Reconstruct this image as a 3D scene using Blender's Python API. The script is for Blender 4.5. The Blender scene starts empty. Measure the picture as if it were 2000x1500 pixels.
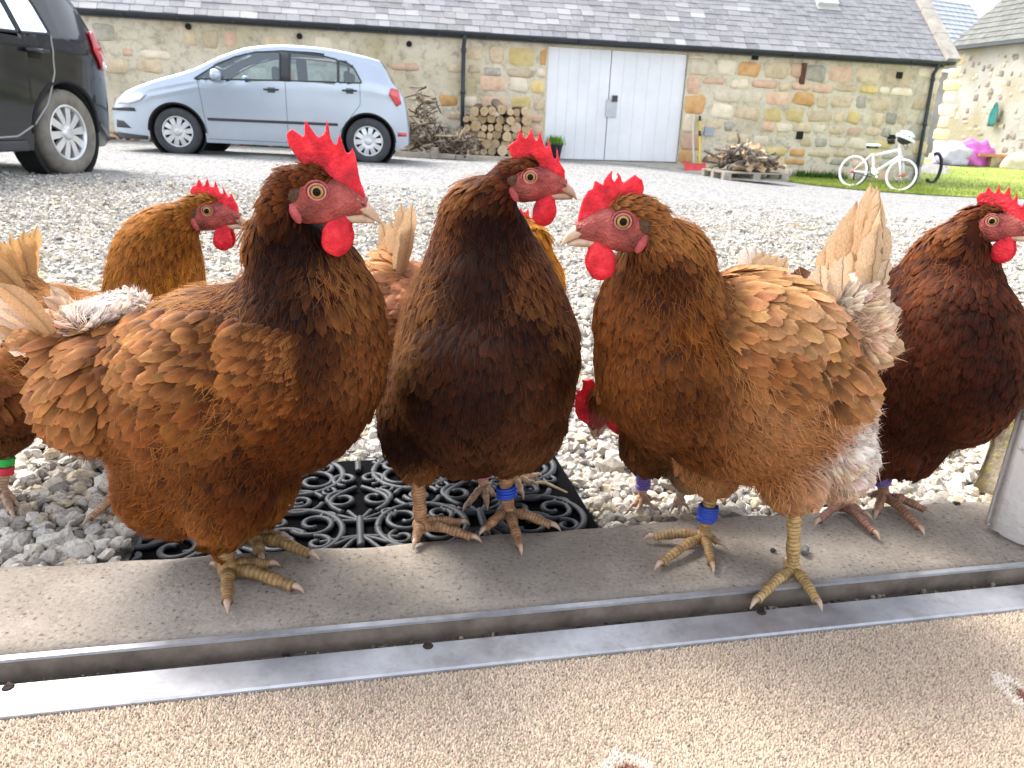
import bpy, bmesh, math, random
import numpy as np
from mathutils import Vector, Matrix
from math import radians, sin, cos, pi

SC = bpy.context.scene
COL = SC.collection
RNG = np.random.default_rng(7)
random.seed(7)

# ------------------------------------------------------------------ camera
F_PX = 1500.0                      # focal length in photo pixels (2000 wide)
PITCH, ROLL, CAM_H = radians(19.2), radians(2.3), 0.46
_f = np.array([0, cos(PITCH), -sin(PITCH)])
_r0 = np.array([1.0, 0, 0]); _u0 = np.cross(_r0, _f)
_r = cos(ROLL) * _r0 + sin(ROLL) * _u0
_u = -sin(ROLL) * _r0 + cos(ROLL) * _u0
CAM = np.array([0, 0, CAM_H])
cd = bpy.data.cameras.new('camera'); cam = bpy.data.objects.new('camera', cd); COL.objects.link(cam)
cd.sensor_width = 36.0; cd.lens = 36.0 * F_PX / 2000.0; cd.clip_start = 0.02; cd.clip_end = 500
M = Matrix.Identity(4)
for i in range(3):
    M[i][0], M[i][1], M[i][2], M[i][3] = _r[i], _u[i], -_f[i], CAM[i]
cam.matrix_world = M
cd.dof.use_dof = True; cd.dof.focus_distance = 0.74; cd.dof.aperture_fstop = 20.0
SC.camera = cam

# ------------------------------------------------------------------ sky, sun, exposure
SUN_AZ, SUN_EL = radians(-48), radians(50)      # azimuth from +Y towards +X
W = bpy.data.worlds.new('World'); SC.world = W; W.use_nodes = True
nt = W.node_tree
sky = nt.nodes.new('ShaderNodeTexSky'); sky.sky_type = 'NISHITA'; sky.sun_disc = False
sky.sun_elevation = SUN_EL; sky.sun_rotation = SUN_AZ
sky.air_density = 1.0; sky.dust_density = 2.5; sky.ozone_density = 1.0
hz = nt.nodes.new('ShaderNodeHueSaturation'); hz.inputs['Saturation'].default_value = 0.36     # thin high cloud: a paler sky
nt.links.new(sky.outputs[0], hz.inputs['Color']); nt.links.new(hz.outputs[0], nt.nodes['Background'].inputs[0])
nt.nodes['Background'].inputs[1].default_value = 0.15
sl = bpy.data.lights.new('sun', 'SUN'); sl.energy = 1.35; sl.angle = radians(24.0); sl.color = (1.0, 0.95, 0.88)
so = bpy.data.objects.new('sun', sl); COL.objects.link(so)
sdir = Vector((sin(SUN_AZ) * cos(SUN_EL), cos(SUN_AZ) * cos(SUN_EL), sin(SUN_EL)))
so.rotation_euler = sdir.to_track_quat('Z', 'Y').to_euler()
so.location = sdir * 30
SC.view_settings.view_transform = 'Standard'; SC.view_settings.look = 'None'
SC.view_settings.exposure = 2.0; SC.view_settings.gamma = 1.0
SC.render.engine = 'CYCLES'
SC.cycles.use_denoising = True
SC.cycles.max_bounces = 8; SC.cycles.diffuse_bounces = 4; SC.cycles.transparent_max_bounces = 10
SC.cycles.sample_clamp_indirect = 6.0

# ------------------------------------------------------------------ pixel / world helpers (measuring the photograph)
def ray(x, y): return _f + (x - 1000) / F_PX * _r - (y - 750) / F_PX * _u
GA, GX, GY = -0.03, -0.018, -0.0165             # the yard falls gently away and to the right
def gz(x, y): return GA + GX * x + GY * y
def onz(x, y, z=0.0):
    d = ray(x, y); t = (z - CAM[2]) / d[2]; return CAM + t * d
def ong(x, y, up=0.0):
    d = ray(x, y); t = (GA + up - CAM[2]) / (d[2] - GX * d[0] - GY * d[1]); return CAM + t * d
def onpl(x, y, o, n):
    d = ray(x, y); t = ((np.asarray(o) - CAM) @ n) / (d @ n); return CAM + t * d
def proj(p):
    v = np.asarray(p) - CAM; z = v @ _f
    return np.array([1000 + F_PX * (v @ _r) / z, 750 - F_PX * (v @ _u) / z])

# ------------------------------------------------------------------ material helpers
class NT:
    def __init__(s, name):
        s.m = bpy.data.materials.new(name); s.m.use_nodes = True
        s.t = s.m.node_tree; s.b = s.t.nodes['Principled BSDF']; s.out = s.t.nodes['Material Output']
    def n(s, typ, **kw):
        x = s.t.nodes.new('ShaderNode' + typ)
        for k, v in kw.items(): setattr(x, k, v)
        return x
    def l(s, a, b): s.t.links.new(a, b)
    def coord(s, kind='Object', scale=None):
        c = s.n('TexCoord').outputs[kind]
        if scale is not None:
            mp = s.n('Mapping'); mp.inputs['Scale'].default_value = scale if hasattr(scale, '__len__') else (scale,) * 3
            s.l(c, mp.inputs[0]); c = mp.outputs[0]
        return c
    def noise(s, scale, detail=4, rough=.55, co=None, out='Fac'):
        x = s.n('TexNoise'); x.inputs['Scale'].default_value = scale; x.inputs['Detail'].default_value = detail
        x.inputs['Roughness'].default_value = rough
        if co is not None: s.l(co, x.inputs['Vector'])
        return x.outputs[out]
    def vor(s, scale, co=None, out='Distance', feature='F1', rnd=1.0):
        x = s.n('TexVoronoi'); x.feature = feature; x.inputs['Scale'].default_value = scale; x.inputs['Randomness'].default_value = rnd
        if co is not None: s.l(co, x.inputs['Vector'])
        return x.outputs[out]
    def ramp(s, fac, stops, interp='LINEAR'):
        x = s.n('ValToRGB'); e = x.color_ramp.elements; x.color_ramp.interpolation = interp
        while len(e) < len(stops): e.new(0.5)
        for el, (p, c) in zip(e, stops):
            el.position = p; el.color = (*c, 1) if len(c) == 3 else c
        s.l(fac, x.inputs[0]); return x.outputs[0]
    def mix(s, fac, a, b, blend='MIX'):
        x = s.n('Mix', data_type='RGBA', blend_type=blend)
        for i, v in ((0, fac), (6, a), (7, b)):
            if hasattr(v, 'links'): s.l(v, x.inputs[i])
            else: x.inputs[i].default_value = v if i == 0 else ((*v, 1) if len(v) == 3 else v)
        return x.outputs[2]
    def math(s, op, a, b=0.0, clamp=False):
        x = s.n('Math', operation=op); x.use_clamp = clamp
        for i, v in enumerate((a, b)):
            if hasattr(v, 'links'): s.l(v, x.inputs[i])
            else: x.inputs[i].default_value = v
        return x.outputs[0]
    def bump(s, h, strength=.5, dist=.01, nrm=None):
        x = s.n('Bump'); x.inputs['Strength'].default_value = strength; x.inputs['Distance'].default_value = dist
        s.l(h, x.inputs['Height'])
        if nrm is not None: s.l(nrm, x.inputs['Normal'])
        s.l(x.outputs[0], s.b.inputs['Normal']); return x.outputs[0]
    def attr(s, name, out='Color'):
        x = s.n('Attribute'); x.attribute_name = name; return x.outputs[out]
    def rand(s): return s.n('ObjectInfo').outputs['Random']
    def col(s, v):
        if hasattr(v, 'links'): s.l(v, s.b.inputs['Base Color'])
        else: s.b.inputs['Base Color'].default_value = (*v, 1)
        return s
    def set(s, **kw):
        for k, v in kw.items():
            i = s.b.inputs[k.replace('_', ' ')]
            if hasattr(v, 'links'): s.l(v, i)
            else: i.default_value = (*v, 1) if (hasattr(v, '__len__') and len(v) == 3 and i.type == 'RGBA') else v
        return s

MATS = {}
def plain(name, colr, rough=.6, metal=0.0, var=.12, scale=6.0, bump=0.0, bscale=60, coat=0.0, spec=.5):
    """a plain surface with a little tonal and relief variation"""
    if name in MATS: return MATS[name]
    t = NT(name); co = t.coord('Object')
    f = t.noise(scale, 5, .6, co)
    a = tuple(max(0, c * (1 - var)) for c in colr); b = tuple(min(1, c * (1 + var)) for c in colr)
    t.col(t.ramp(f, [(.3, a), (.7, b)]))
    t.set(Roughness=rough, Metallic=metal, Coat_Weight=coat, Specular_IOR_Level=spec)
    if bump: t.bump(t.noise(bscale, 4, .6, co), bump, .004)
    MATS[name] = t.m
    return t.m

# ------------------------------------------------------------------ object helpers
def link(o, parent=None):
    COL.objects.link(o)
    if parent is not None: o.parent = parent
    return o
def tag(o, label=None, cat=None, group=None, kind=None):
    if label: o['label'] = label
    if cat: o['category'] = cat
    if group: o['group'] = group
    if kind: o['kind'] = kind
    return o
def empty(name, loc=(0, 0, 0), rz=0.0, parent=None):
    o = bpy.data.objects.new(name, None); o.location = loc; o.rotation_euler = (0, 0, rz); o.empty_display_size = .1
    return link(o, parent)
def mesh_np(name, V, Fq, mat, parent=None, smooth=True, cols=None, uv=None, mats=None, midx=None):
    """fast mesh from numpy verts and a list of equal-length faces (tris or quads)"""
    me = bpy.data.meshes.new(name)
    V = np.asarray(V, np.float32); Fq = np.asarray(Fq, np.int32); k = Fq.shape[1]
    me.vertices.add(len(V)); me.vertices.foreach_set('co', V.ravel())
    me.loops.add(Fq.size); me.loops.foreach_set('vertex_index', Fq.ravel())
    me.polygons.add(len(Fq)); me.polygons.foreach_set('loop_start', np.arange(len(Fq), dtype=np.int32) * k)
    me.polygons.foreach_set('loop_total', np.full(len(Fq), k, np.int32))
    me.polygons.foreach_set('use_smooth', np.full(len(Fq), bool(smooth)))
    for m in (mats or [mat]): me.materials.append(m)
    if midx is not None: me.polygons.foreach_set('material_index', np.asarray(midx, np.int32))
    if cols is not None:
        a = me.color_attributes.new('Col', 'FLOAT_COLOR', 'POINT')
        c = np.ones((len(V), 4), np.float32); c[:, :3] = cols; a.data.foreach_set('color', c.ravel())
    if uv is not None:
        l = me.uv_layers.new(name='UVMap'); l.data.foreach_set('uv', np.asarray(uv, np.float32)[Fq.ravel()].ravel())
    me.update(calc_edges=True); me.validate()
    o = bpy.data.objects.new(name, me); return link(o, parent)
def bm_obj(name, bm, mat, parent=None, smooth=False):
    me = bpy.data.meshes.new(name); bm.normal_update(); bm.to_mesh(me); bm.free()
    me.polygons.foreach_set('use_smooth', np.full(len(me.polygons), bool(smooth)))
    for m in (mat if isinstance(mat, (list, tuple)) else [mat]): me.materials.append(m)
    o = bpy.data.objects.new(name, me); return link(o, parent)
def box(bm, c, s, rot=None, bev=0.0, seg=1, jit=0.0):
    r = bmesh.ops.create_cube(bm, size=1.0); vs = r['verts']
    bmesh.ops.scale(bm, verts=vs, vec=s)
    if jit:
        for v in vs: v.co += Vector([random.uniform(-jit, jit) for _ in range(3)])
    if bev:
        es = list({e for v in vs for e in v.link_edges})
        g = bmesh.ops.bevel(bm, geom=es, offset=bev, segments=seg, profile=.5, affect='EDGES')
        vs = list({v for f in g['faces'] for v in f.verts} | {v for v in vs if v.is_valid})
    if rot is not None: bmesh.ops.rotate(bm, verts=vs, cent=(0, 0, 0), matrix=rot)
    bmesh.ops.translate(bm, verts=vs, vec=c)
    return vs
def box_obj(name, c, s, mat, parent=None, rot=None, bev=0.0, seg=1, smooth=False):
    bm = bmesh.new(); box(bm, c, s, rot, bev, seg); return bm_obj(name, bm, mat, parent, smooth)
def tube_np(P, R, seg=10, cap=True, up=None):
    """rings along a path; returns verts, quads"""
    P = np.asarray(P, float); n = len(P); R = np.broadcast_to(np.asarray(R, float), (n,)) if np.ndim(R) < 2 else np.asarray(R, float)
    T = np.gradient(P, axis=0); T /= np.linalg.norm(T, axis=1)[:, None] + 1e-12
    nrm = np.array([0, 0, 1.0]) if up is None else np.asarray(up, float)
    if abs(T[0] @ nrm) > .95: nrm = np.array([1.0, 0, 0])
    V = []; a = np.linspace(0, 2 * pi, seg, endpoint=False)
    for i in range(n):
        nrm = nrm - T[i] * (nrm @ T[i]); nrm /= np.linalg.norm(nrm) + 1e-12
        b = np.cross(T[i], nrm)
        r1, r2 = (R[i], R[i]) if R.ndim == 1 else R[i]
        V.append(P[i] + np.outer(np.cos(a), nrm) * r1 + np.outer(np.sin(a), b) * r2)
    V = np.concatenate(V); Q = []
    for i in range(n - 1):
        for j in range(seg):
            k = (j + 1) % seg; Q.append((i * seg + j, i * seg + k, (i + 1) * seg + k, (i + 1) * seg + j))
    if cap:
        V = np.vstack([V, P[0], P[-1]]); c0, c1 = len(V) - 2, len(V) - 1
        for j in range(seg):
            k = (j + 1) % seg
            Q.append((c0, k, j, j)); Q.append((c1, (n - 1) * seg + j, (n - 1) * seg + k, (n - 1) * seg + k))
    return V, Q
class Geo:
    """collects quads/tris (a tri repeats its last index) and builds one mesh object"""
    def __init__(s): s.V = []; s.F = []; s.C = []; s.n = 0
    def add(s, V, F, col=None):
        V = np.asarray(V, float); s.V.append(V); F = np.asarray(F, int).reshape(-1, 4) + s.n; s.F.append(F); s.n += len(V)
        s.C.append(np.broadcast_to(np.asarray(col if col is not None else (1, 1, 1), float), (len(V), 3)))
        return s
    def tube(s, P, R, seg=8, cap=True, col=None, up=None):
        V, Q = tube_np(P, R, seg, cap, up); return s.add(V, Q, col)
    def build(s, name, mat, parent=None, smooth=True, usecol=False):
        V = np.vstack(s.V); F = np.vstack(s.F); C = np.vstack(s.C)
        me = bpy.data.meshes.new(name)
        faces = [tuple(f) if f[2] != f[3] else tuple(f[:3]) for f in F.tolist()]
        me.from_pydata(V.tolist(), [], faces)
        me.polygons.foreach_set('use_smooth', np.full(len(me.polygons), bool(smooth)))
        me.materials.append(mat)
        if usecol:
            a = me.color_attributes.new('Col', 'FLOAT_COLOR', 'POINT'); c = np.ones((len(V), 4), np.float32); c[:, :3] = C
            a.data.foreach_set('color', c.ravel())
        me.update(); o = bpy.data.objects.new(name, me); return link(o, parent)
def copy_tree(o, parent=None):
    c = o.copy(); COL.objects.link(c); c.parent = parent
    for ch in list(o.children): copy_tree(ch, c)
    return c
def evaluated_mesh(o):
    dg = bpy.context.evaluated_depsgraph_get(); dg.update()
    return bpy.data.meshes.new_from_object(o.evaluated_get(dg), depsgraph=dg)
def remeshed(V, Fs, voxel, smooth_it=6, smooth_f=.5):
    """voxel-fuse overlapping closed shells into one smooth skin; returns verts, tris"""
    me = bpy.data.meshes.new('tmp'); me.from_pydata([tuple(v) for v in V], [], [tuple(f) if f[2] != f[3] else tuple(f[:3]) for f in Fs])
    o = bpy.data.objects.new('tmp', me); COL.objects.link(o)
    m = o.modifiers.new('r', 'REMESH'); m.mode = 'VOXEL'; m.voxel_size = voxel; m.use_smooth_shade = True
    s = o.modifiers.new('s', 'SMOOTH'); s.iterations = smooth_it; s.factor = smooth_f
    e = evaluated_mesh(o)
    e.calc_loop_triangles()
    n = len(e.vertices); A = np.empty(n * 3, np.float32); e.vertices.foreach_get('co', A)
    T = np.empty(len(e.loop_triangles) * 3, np.int32); e.loop_triangles.foreach_get('vertices', T)
    bpy.data.objects.remove(o); bpy.data.meshes.remove(me); bpy.data.meshes.remove(e)
    return A.reshape(-1, 3).astype(float), T.reshape(-1, 3)
def ellipsoid_np(c, axes, nu=20, nv=12):
    """axes: 3 vectors (rows) with lengths = radii"""
    u = np.linspace(0, 2 * pi, nu, endpoint=False); v = np.linspace(0, pi, nv)
    A = np.asarray(axes, float); V = []
    for b in v: V.append(np.outer(np.sin(b) * np.cos(u), A[0]) + np.outer(np.sin(b) * np.sin(u), A[1]) + np.cos(b) * A[2][None])
    V = np.concatenate(V) + np.asarray(c); Q = []
    for i in range(nv - 1):
        for j in range(nu):
            k = (j + 1) % nu; Q.append((i * nu + j, (i + 1) * nu + j, (i + 1) * nu + k, i * nu + k))
    return V, Q
# ================================================================== THE SETTING
def sstep(a, b, x):
    t = np.clip((x - a) / (b - a), 0, 1); return t * t * (3 - 2 * t)
def gz(x, y):
    return -0.03 - 0.012 * x - 0.0165 * y - 0.15 * sstep(1.5, 4.5, x) * sstep(5, 10.5, y) + 0.40 * sstep(17, 26, y) * sstep(5, 11, x)
def ong(x, y, up=0.0):
    d = ray(x, y); lo, hi = 0.3, 150.0
    for _ in range(60):
        m = (lo + hi) / 2; p = CAM + m * d
        if p[2] > gz(p[0], p[1]) + up: lo = m
        else: hi = m
    return CAM + lo * d
def hash2(a, b): return np.mod(np.sin(a * 127.1 + b * 311.7) * 43758.5453, 1.0)
def vnoise(p, s):
    """smooth value noise at 3-D points, about -1..1"""
    p = np.asarray(p) * s; i = np.floor(p); f = p - i; f = f * f * (3 - 2 * f); r = 0
    for dx in (0, 1):
        for dy in (0, 1):
            for dz in (0, 1):
                h = np.mod(np.sin((i[:, 0] + dx) * 127.1 + (i[:, 1] + dy) * 311.7 + (i[:, 2] + dz) * 74.7) * 43758.5453, 1)
                w = (f[:, 0] if dx else 1 - f[:, 0]) * (f[:, 1] if dy else 1 - f[:, 1]) * (f[:, 2] if dz else 1 - f[:, 2])
                r = r + h * w
    return r * 2 - 1

# ---- yard: one sheet to the horizon, gravel texture
def mat_gravel():
    t = NT('gravel_ground'); co = t.coord('Object')
    c1 = t.vor(60, co, 'Color'); c2 = t.vor(60, co, 'Distance'); cl = t.noise(16, 4, .75, co)
    g = t.n('SeparateColor'); t.l(c1, g.inputs[0])
    base = t.ramp(g.outputs[0], [(0, (.17, .165, .16)), (.25, (.34, .335, .325)), (.65, (.48, .47, .455)), (1, (.68, .67, .655))])
    gap = t.ramp(c2, [(.0, (1.05, 1.05, 1.05)), (.45, (.9, .9, .9)), (.75, (.35, .35, .35))])
    c = t.mix(1.0, base, gap, 'MULTIPLY')
    c = t.mix(1.0, c, t.ramp(cl, [(.32, (.45, .45, .46)), (.5, (1, 1, 1)), (.68, (1.5, 1.49, 1.46))]), 'MULTIPLY')
    big = t.noise(.35, 4, .6, co)
    c = t.mix(t.ramp(big, [(.35, (0, 0, 0)), (.7, (.3, .3, .3))]), c, (.42, .415, .40))
    t.col(c); t.set(Roughness=.9, Specular_IOR_Level=.2)
    h = t.mix(.5, c2, t.noise(9, 5, .7, co), 'ADD'); t.bump(h, .8, .03)
    return t.m
gx = np.concatenate([np.linspace(-120, -14, 8), np.linspace(-12, 16, 57), np.linspace(19, 120, 9)])
gy = np.concatenate([np.linspace(-30, -2, 4), np.linspace(-1, 24, 51), np.linspace(27, 190, 14)])
GXX, GYY = np.meshgrid(gx, gy); ZZ = gz(GXX, GYY)
ZZ = np.where(GYY < 0.7, ZZ - .12, ZZ)
nx = len(gx); idx = np.arange(len(gx) * len(gy)).reshape(len(gy), nx)
Q = np.stack([idx[:-1, :-1], idx[:-1, 1:], idx[1:, 1:], idx[1:, :-1]], -1).reshape(-1, 4)
yard = mesh_np('gravel_yard', np.stack([GXX, GYY, ZZ], -1).reshape(-1, 3), Q, mat_gravel()); tag(yard, kind='structure')

# ---- loose stones of the gravel, real geometry near the step
def stone_base(level):
    if level == 0:
        return np.array([(1, 0, 0), (-1, 0, 0), (0, 1, 0), (0, -1, 0), (0, 0, 1), (0, 0, -1)], float) * 1.15, np.array([(0, 2, 4), (2, 1, 4), (1, 3, 4), (3, 0, 4), (2, 0, 5), (1, 2, 5), (3, 1, 5), (0, 3, 5)])
    bm = bmesh.new(); bmesh.ops.create_icosphere(bm, subdivisions=level, radius=1.0)
    V = np.array([v.co[:] for v in bm.verts]); Fc = np.array([[v.index for v in f.verts] for f in bm.faces]); bm.free(); return V, Fc
def scatter_stones(P, S, level, rng):
    V0, F0 = stone_base(level); n = len(P); nv = len(V0)
    # a few differently cut base stones
    K = 14; base = []
    for k in range(K):
        d = np.ones(nv)
        for _ in range(10 if level > 1 else 5):
            ax = rng.normal(size=3); ax /= np.linalg.norm(ax); h = rng.uniform(.40, .68)
            dt = V0 @ ax; d = np.where(dt * d > h, h / np.maximum(dt, 1e-6), d)
        base.append(V0 * d[:, None] * (1 + .015 * rng.normal(size=(nv, 1))) * 1.35)
    base = np.array(base)
    k = rng.integers(0, K, n); q = rng.normal(size=(n, 4)); q /= np.linalg.norm(q, axis=1)[:, None]
    w, x, y, z = q.T
    R = np.stack([1 - 2 * (y * y + z * z), 2 * (x * y - w * z), 2 * (x * z + w * y), 2 * (x * y + w * z), 1 - 2 * (x * x + z * z), 2 * (y * z - w * x),
                  2 * (x * z - w * y), 2 * (y * z + w * x), 1 - 2 * (x * x + y * y)], -1).reshape(n, 3, 3)
    sc = S[:, None] * rng.uniform(.75, 1.25, (n, 3))
    L = np.einsum('nij,nvj->nvi', R, base[k] * sc[:, None, :]); L[:, :, 2] *= .8
    V = (L + P[:, None, :]).reshape(-1, 3); Fc = (F0[None] + (np.arange(n) * nv)[:, None, None]).reshape(-1, 3)
    pal = np.array([(.60, .55, .47), (.52, .48, .42), (.68, .64, .57), (.42, .39, .35), (.62, .53, .39), (.24, .225, .21), (.74, .71, .66)])
    c = pal[rng.choice(len(pal), n, p=[.24, .18, .18, .13, .13, .06, .08])] * rng.uniform(.68, .95, (n, 1))
    return V, Fc, np.repeat(c, nv, 0)
def mat_stonecol(name, bs=90):
    t = NT(name); co = t.coord('Object'); a = t.attr('Col')
    sp = t.noise(260, 3, .7, co); c = t.mix(1.0, a, t.ramp(sp, [(.3, (.50, .47, .44)), (.48, (.95, .95, .95)), (.75, (1.2, 1.17, 1.12))]), 'MULTIPLY')
    t.col(c); t.set(Roughness=.85, Specular_IOR_Level=.25); t.bump(t.noise(bs * 4, 3, .6, co), .3, .002); return t.m
M_PEB = mat_stonecol('gravel_stone')
# frame of the door step: s along, q outwards
_sa, _sb = onz(0, 1278), onz(2000, 1095)
SE = (_sb - _sa); SE[2] = 0; SE /= np.linalg.norm(SE); SN = np.array([-SE[1], SE[0], 0]); SO = _sa + SE * ((-_sa[0]) / SE[0])
def SP(s, q, z=0.0): return SO + SE * s + SN * q + np.array([0, 0, z])
def sq(p): v = np.asarray(p) - SO; return v @ SE, v @ SN
SILL_D = 0.155
_mA, _mB, _mL = ong(1151, 1012), ong(1046, 893), ong(640, 893)
MAT_B = _mA[:2] + SN[:2] * .205; MAT_X = -SE[:2]; MAT_Y = -SN[:2]; MAT_W = .565; MAT_D = (np.array([*MAT_B, 0]) - SO) @ SN - SILL_D - .006
def gravel_points(y0, y1, sp, rng):
    xs = np.arange(-1.05 * y1 - .3, 1.0 * y1 + .3, sp); ys = np.arange(y0, y1, sp * .9)
    X, Y = np.meshgrid(xs, ys); X = X + rng.uniform(-.5, .5, X.shape) * sp; Y = Y + rng.uniform(-.5, .5, Y.shape) * sp
    X, Y = X.ravel(), Y.ravel(); k = np.abs(X) < .74 * Y + .12; X, Y = X[k], Y[k]
    q = (np.stack([X, Y, 0 * X], -1) - SO) @ SN
    mu = np.stack([X, Y], -1) - MAT_B; u_, v_ = mu @ MAT_X, mu @ MAT_Y
    k = (q > SILL_D + .004) & ~((u_ > -.008) & (u_ < MAT_W + .008) & (v_ > -.008)) & (rng.random(len(X)) > np.clip((Y - 2.6) / 3.9, 0, .95)); return X[k], Y[k]
def gravel_layer(name, y0, y1, sp, size, level, rng):
    X, Y = gravel_points(y0, y1, sp, rng); n = len(X)
    S = size * rng.lognormal(-.04, .36, n); Z = gz(X, Y) + rng.uniform(-.2, .75, n) * S + .006 * vnoise(np.stack([X, Y, 0 * X], -1), 3)
    return scatter_stones(np.stack([X, Y, Z], -1), S, level, rng)
rg = np.random.default_rng(3)
parts = [gravel_layer('a', .72, 1.05, .0118, .0077, 2, rg), gravel_layer('b', 1.05, 2.3, .0116, .0070, 1, rg), gravel_layer('c', 2.3, 6.5, .0155, .0072, 0, rg)]
off = 0; VV = []; FF = []; CC = []
for v, f_, c in parts: VV.append(v); FF.append(f_ + off); CC.append(c); off += len(v)
gravel = mesh_np('gravel', np.vstack(VV), np.vstack(FF), M_PEB, smooth=False, cols=np.vstack(CC))
tag(gravel, 'pale grey loose gravel stones covering the yard in front of the step', 'gravel', kind='stuff')

# ---- door step (worn concrete), metal strips, carpet
def mat_concrete():
    t = NT('worn_concrete'); co = t.coord('Object')
    c = t.ramp(t.noise(5, 6, .65, co), [(.28, (.17, .145, .12)), (.5, (.30, .262, .222)), (.74, (.42, .38, .335))])
    sp = t.noise(210, 3, .7, co); c = t.mix(1.0, c, t.ramp(sp, [(.30, (.35, .32, .3)), (.42, (.9, .88, .86)), (.62, (1.05, 1.03, 1)), (.75, (1.5, 1.45, 1.38))]), 'MULTIPLY')
    d = t.vor(48, co); c = t.mix(t.ramp(d, [(.05, (.8, .8, .8)), (.11, (0, 0, 0))]), c, (.06, .055, .05))
    st = t.noise(2.2, 4, .6, co); c = t.mix(t.ramp(st, [(.48, (0, 0, 0)), (.66, (.6, .6, .6))]), c, (.15, .13, .11))
    t.col(c); t.set(Roughness=.88, Specular_IOR_Level=.25)
    h = t.mix(.6, t.noise(160, 4, .7, co), t.noise(18, 4, .6, co), 'ADD'); t.bump(h, .45, .004); return t.m
prof = [(-.004, -.16), (-.002, -.016), (0, -.0005), (.02, 0.0), (.08, .0005), (.125, 0), (.142, -.002), (.151, -.007), (SILL_D, -.016), (SILL_D + .001, -.12)]
ss = np.linspace(-1.5, 1.6, 156); V = []
for i, s in enumerate(ss):
    for j, (q, z) in enumerate(prof):
        w = .0025 * sin(s * 9) + .002 * sin(s * 23 + 1) + .0014 * sin(s * 61)
        e = 1.0 if j >= 6 else 0.0
        V.append(SP(s, q + e * w, z + (.0012 * sin(s * 7 + q * 30) if 2 < j < 8 else 0) - e * .001 * abs(sin(s * 17)))
                 )
idx = np.arange(len(V)).reshape(len(ss), len(prof))
Q = np.stack([idx[:-1, :-1], idx[1:, :-1], idx[1:, 1:], idx[:-1, 1:]], -1).reshape(-1, 4)
step = mesh_np('door_step', V, Q, mat_concrete()); tag(step, 'worn grey concrete door step under the hens', 'door step')
def mat_alu(name, dirt=.45, colr=(.50, .51, .54)):
    t = NT(name); co = t.coord('Object')
    f = t.noise(14, 5, .7, co); c = t.ramp(f, [(.3, tuple(x * .72 for x in colr)), (.6, colr), (.8, tuple(min(1, x * 1.15) for x in colr))])
    dr = t.ramp(t.noise(34, 6, .75, co), [(.5, (0, 0, 0)), (.75, (dirt, dirt, dirt))]); c = t.mix(dr, c, (.16, .13, .10))
    t.col(c); t.set(Metallic=.8, Roughness=t.math('ADD', t.math('MULTIPLY', t.noise(40, 4, .6, co), .35), .34))
    t.bump(t.noise(90, 3, .6, co), .08, .002); return t.m
M_ALU = mat_alu('aluminium'); M_ALU2 = plain('dirty_rail_face', (.16, .125, .10), .8, .2, .45, 25, .3, 90)
def strip(name, pts, mat, parent=None, s0=-1.5, s1=1.6, n=60, wob=.0):
    V = []; ss = np.linspace(s0, s1, n)
    for s in ss:
        for q, z in pts: V.append(SP(s, q, z + wob * sin(s * 11)))
    k = len(pts); idx = np.arange(len(V)).reshape(n, k); nxt = np.roll(idx, -1, 1)
    Q = np.stack([idx[:-1], idx[1:], nxt[1:], nxt[:-1]], -1).reshape(-1, 4)
    V = np.array(V); Q = [tuple(q) for q in Q]
    return mesh_np(name, V, Q, mat, parent, smooth=False)
track = empty('door_track', SP(0, 0)); tag(track, 'aluminium sliding door track between the concrete step and the carpet', 'door track')
def inv_parent(o, p):
    o.parent = p; o.matrix_parent_inverse = Matrix.Translation(p.location).inverted() if p.rotation_euler.z == 0 else p.matrix_world.inverted(); return o
ZC = -.0125
inv_parent(strip('upper_rail', [(-.0115, -.0008), (-.0115, .0022), (-.0048, .0022), (-.0048, -.0008)], M_ALU), track)
inv_parent(strip('rail_face', [(-.0113, -.022), (-.0113, -.0012), (-.0048, -.0012), (-.0048, -.022)], M_ALU2), track)
inv_parent(strip('channel_floor', [(-.0285, -.025), (-.0285, -.0205), (-.0114, -.0205), (-.0114, -.025)], plain('channel_dirt', (.07, .055, .042), .95, var=.5, scale=60, bump=.6, bscale=220)), track)
inv_parent(strip('cover_strip', [(-.0665, ZC - .006), (-.0665, ZC + .0012), (-.0645, ZC + .0026), (-.0292, ZC + .0026), (-.0282, ZC + .0015), (-.0282, ZC - .008)], M_ALU), track)
# screws in the cover strip
M_SCREW = plain('rusty_screw', (.035, .026, .022), .85, .0, .4, 300, spec=.1)
def screw(p):
    bm = bmesh.new(); r = bmesh.ops.create_cone(bm, cap_ends=True, segments=20, radius1=.0052, radius2=.0038, depth=.0016)
    bmesh.ops.translate(bm, verts=bm.verts, vec=(0, 0, .0008))
    for a in (0.4, 0.4 + pi / 2): box(bm, (0, 0, .0013), (.0048, .0010, .0010), Matrix.Rotation(a, 3, 'Z'))
    o = bm_obj('screw', bm, M_SCREW, None); o.location = p; return o
for px, py in ((16, 1343), (836, 1262), (1487, 1196)):
    o = screw(onz(px, py, ZC + .0024)); o.parent = track; o.matrix_parent_inverse = Matrix.Translation(track.location).inverted()
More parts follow.
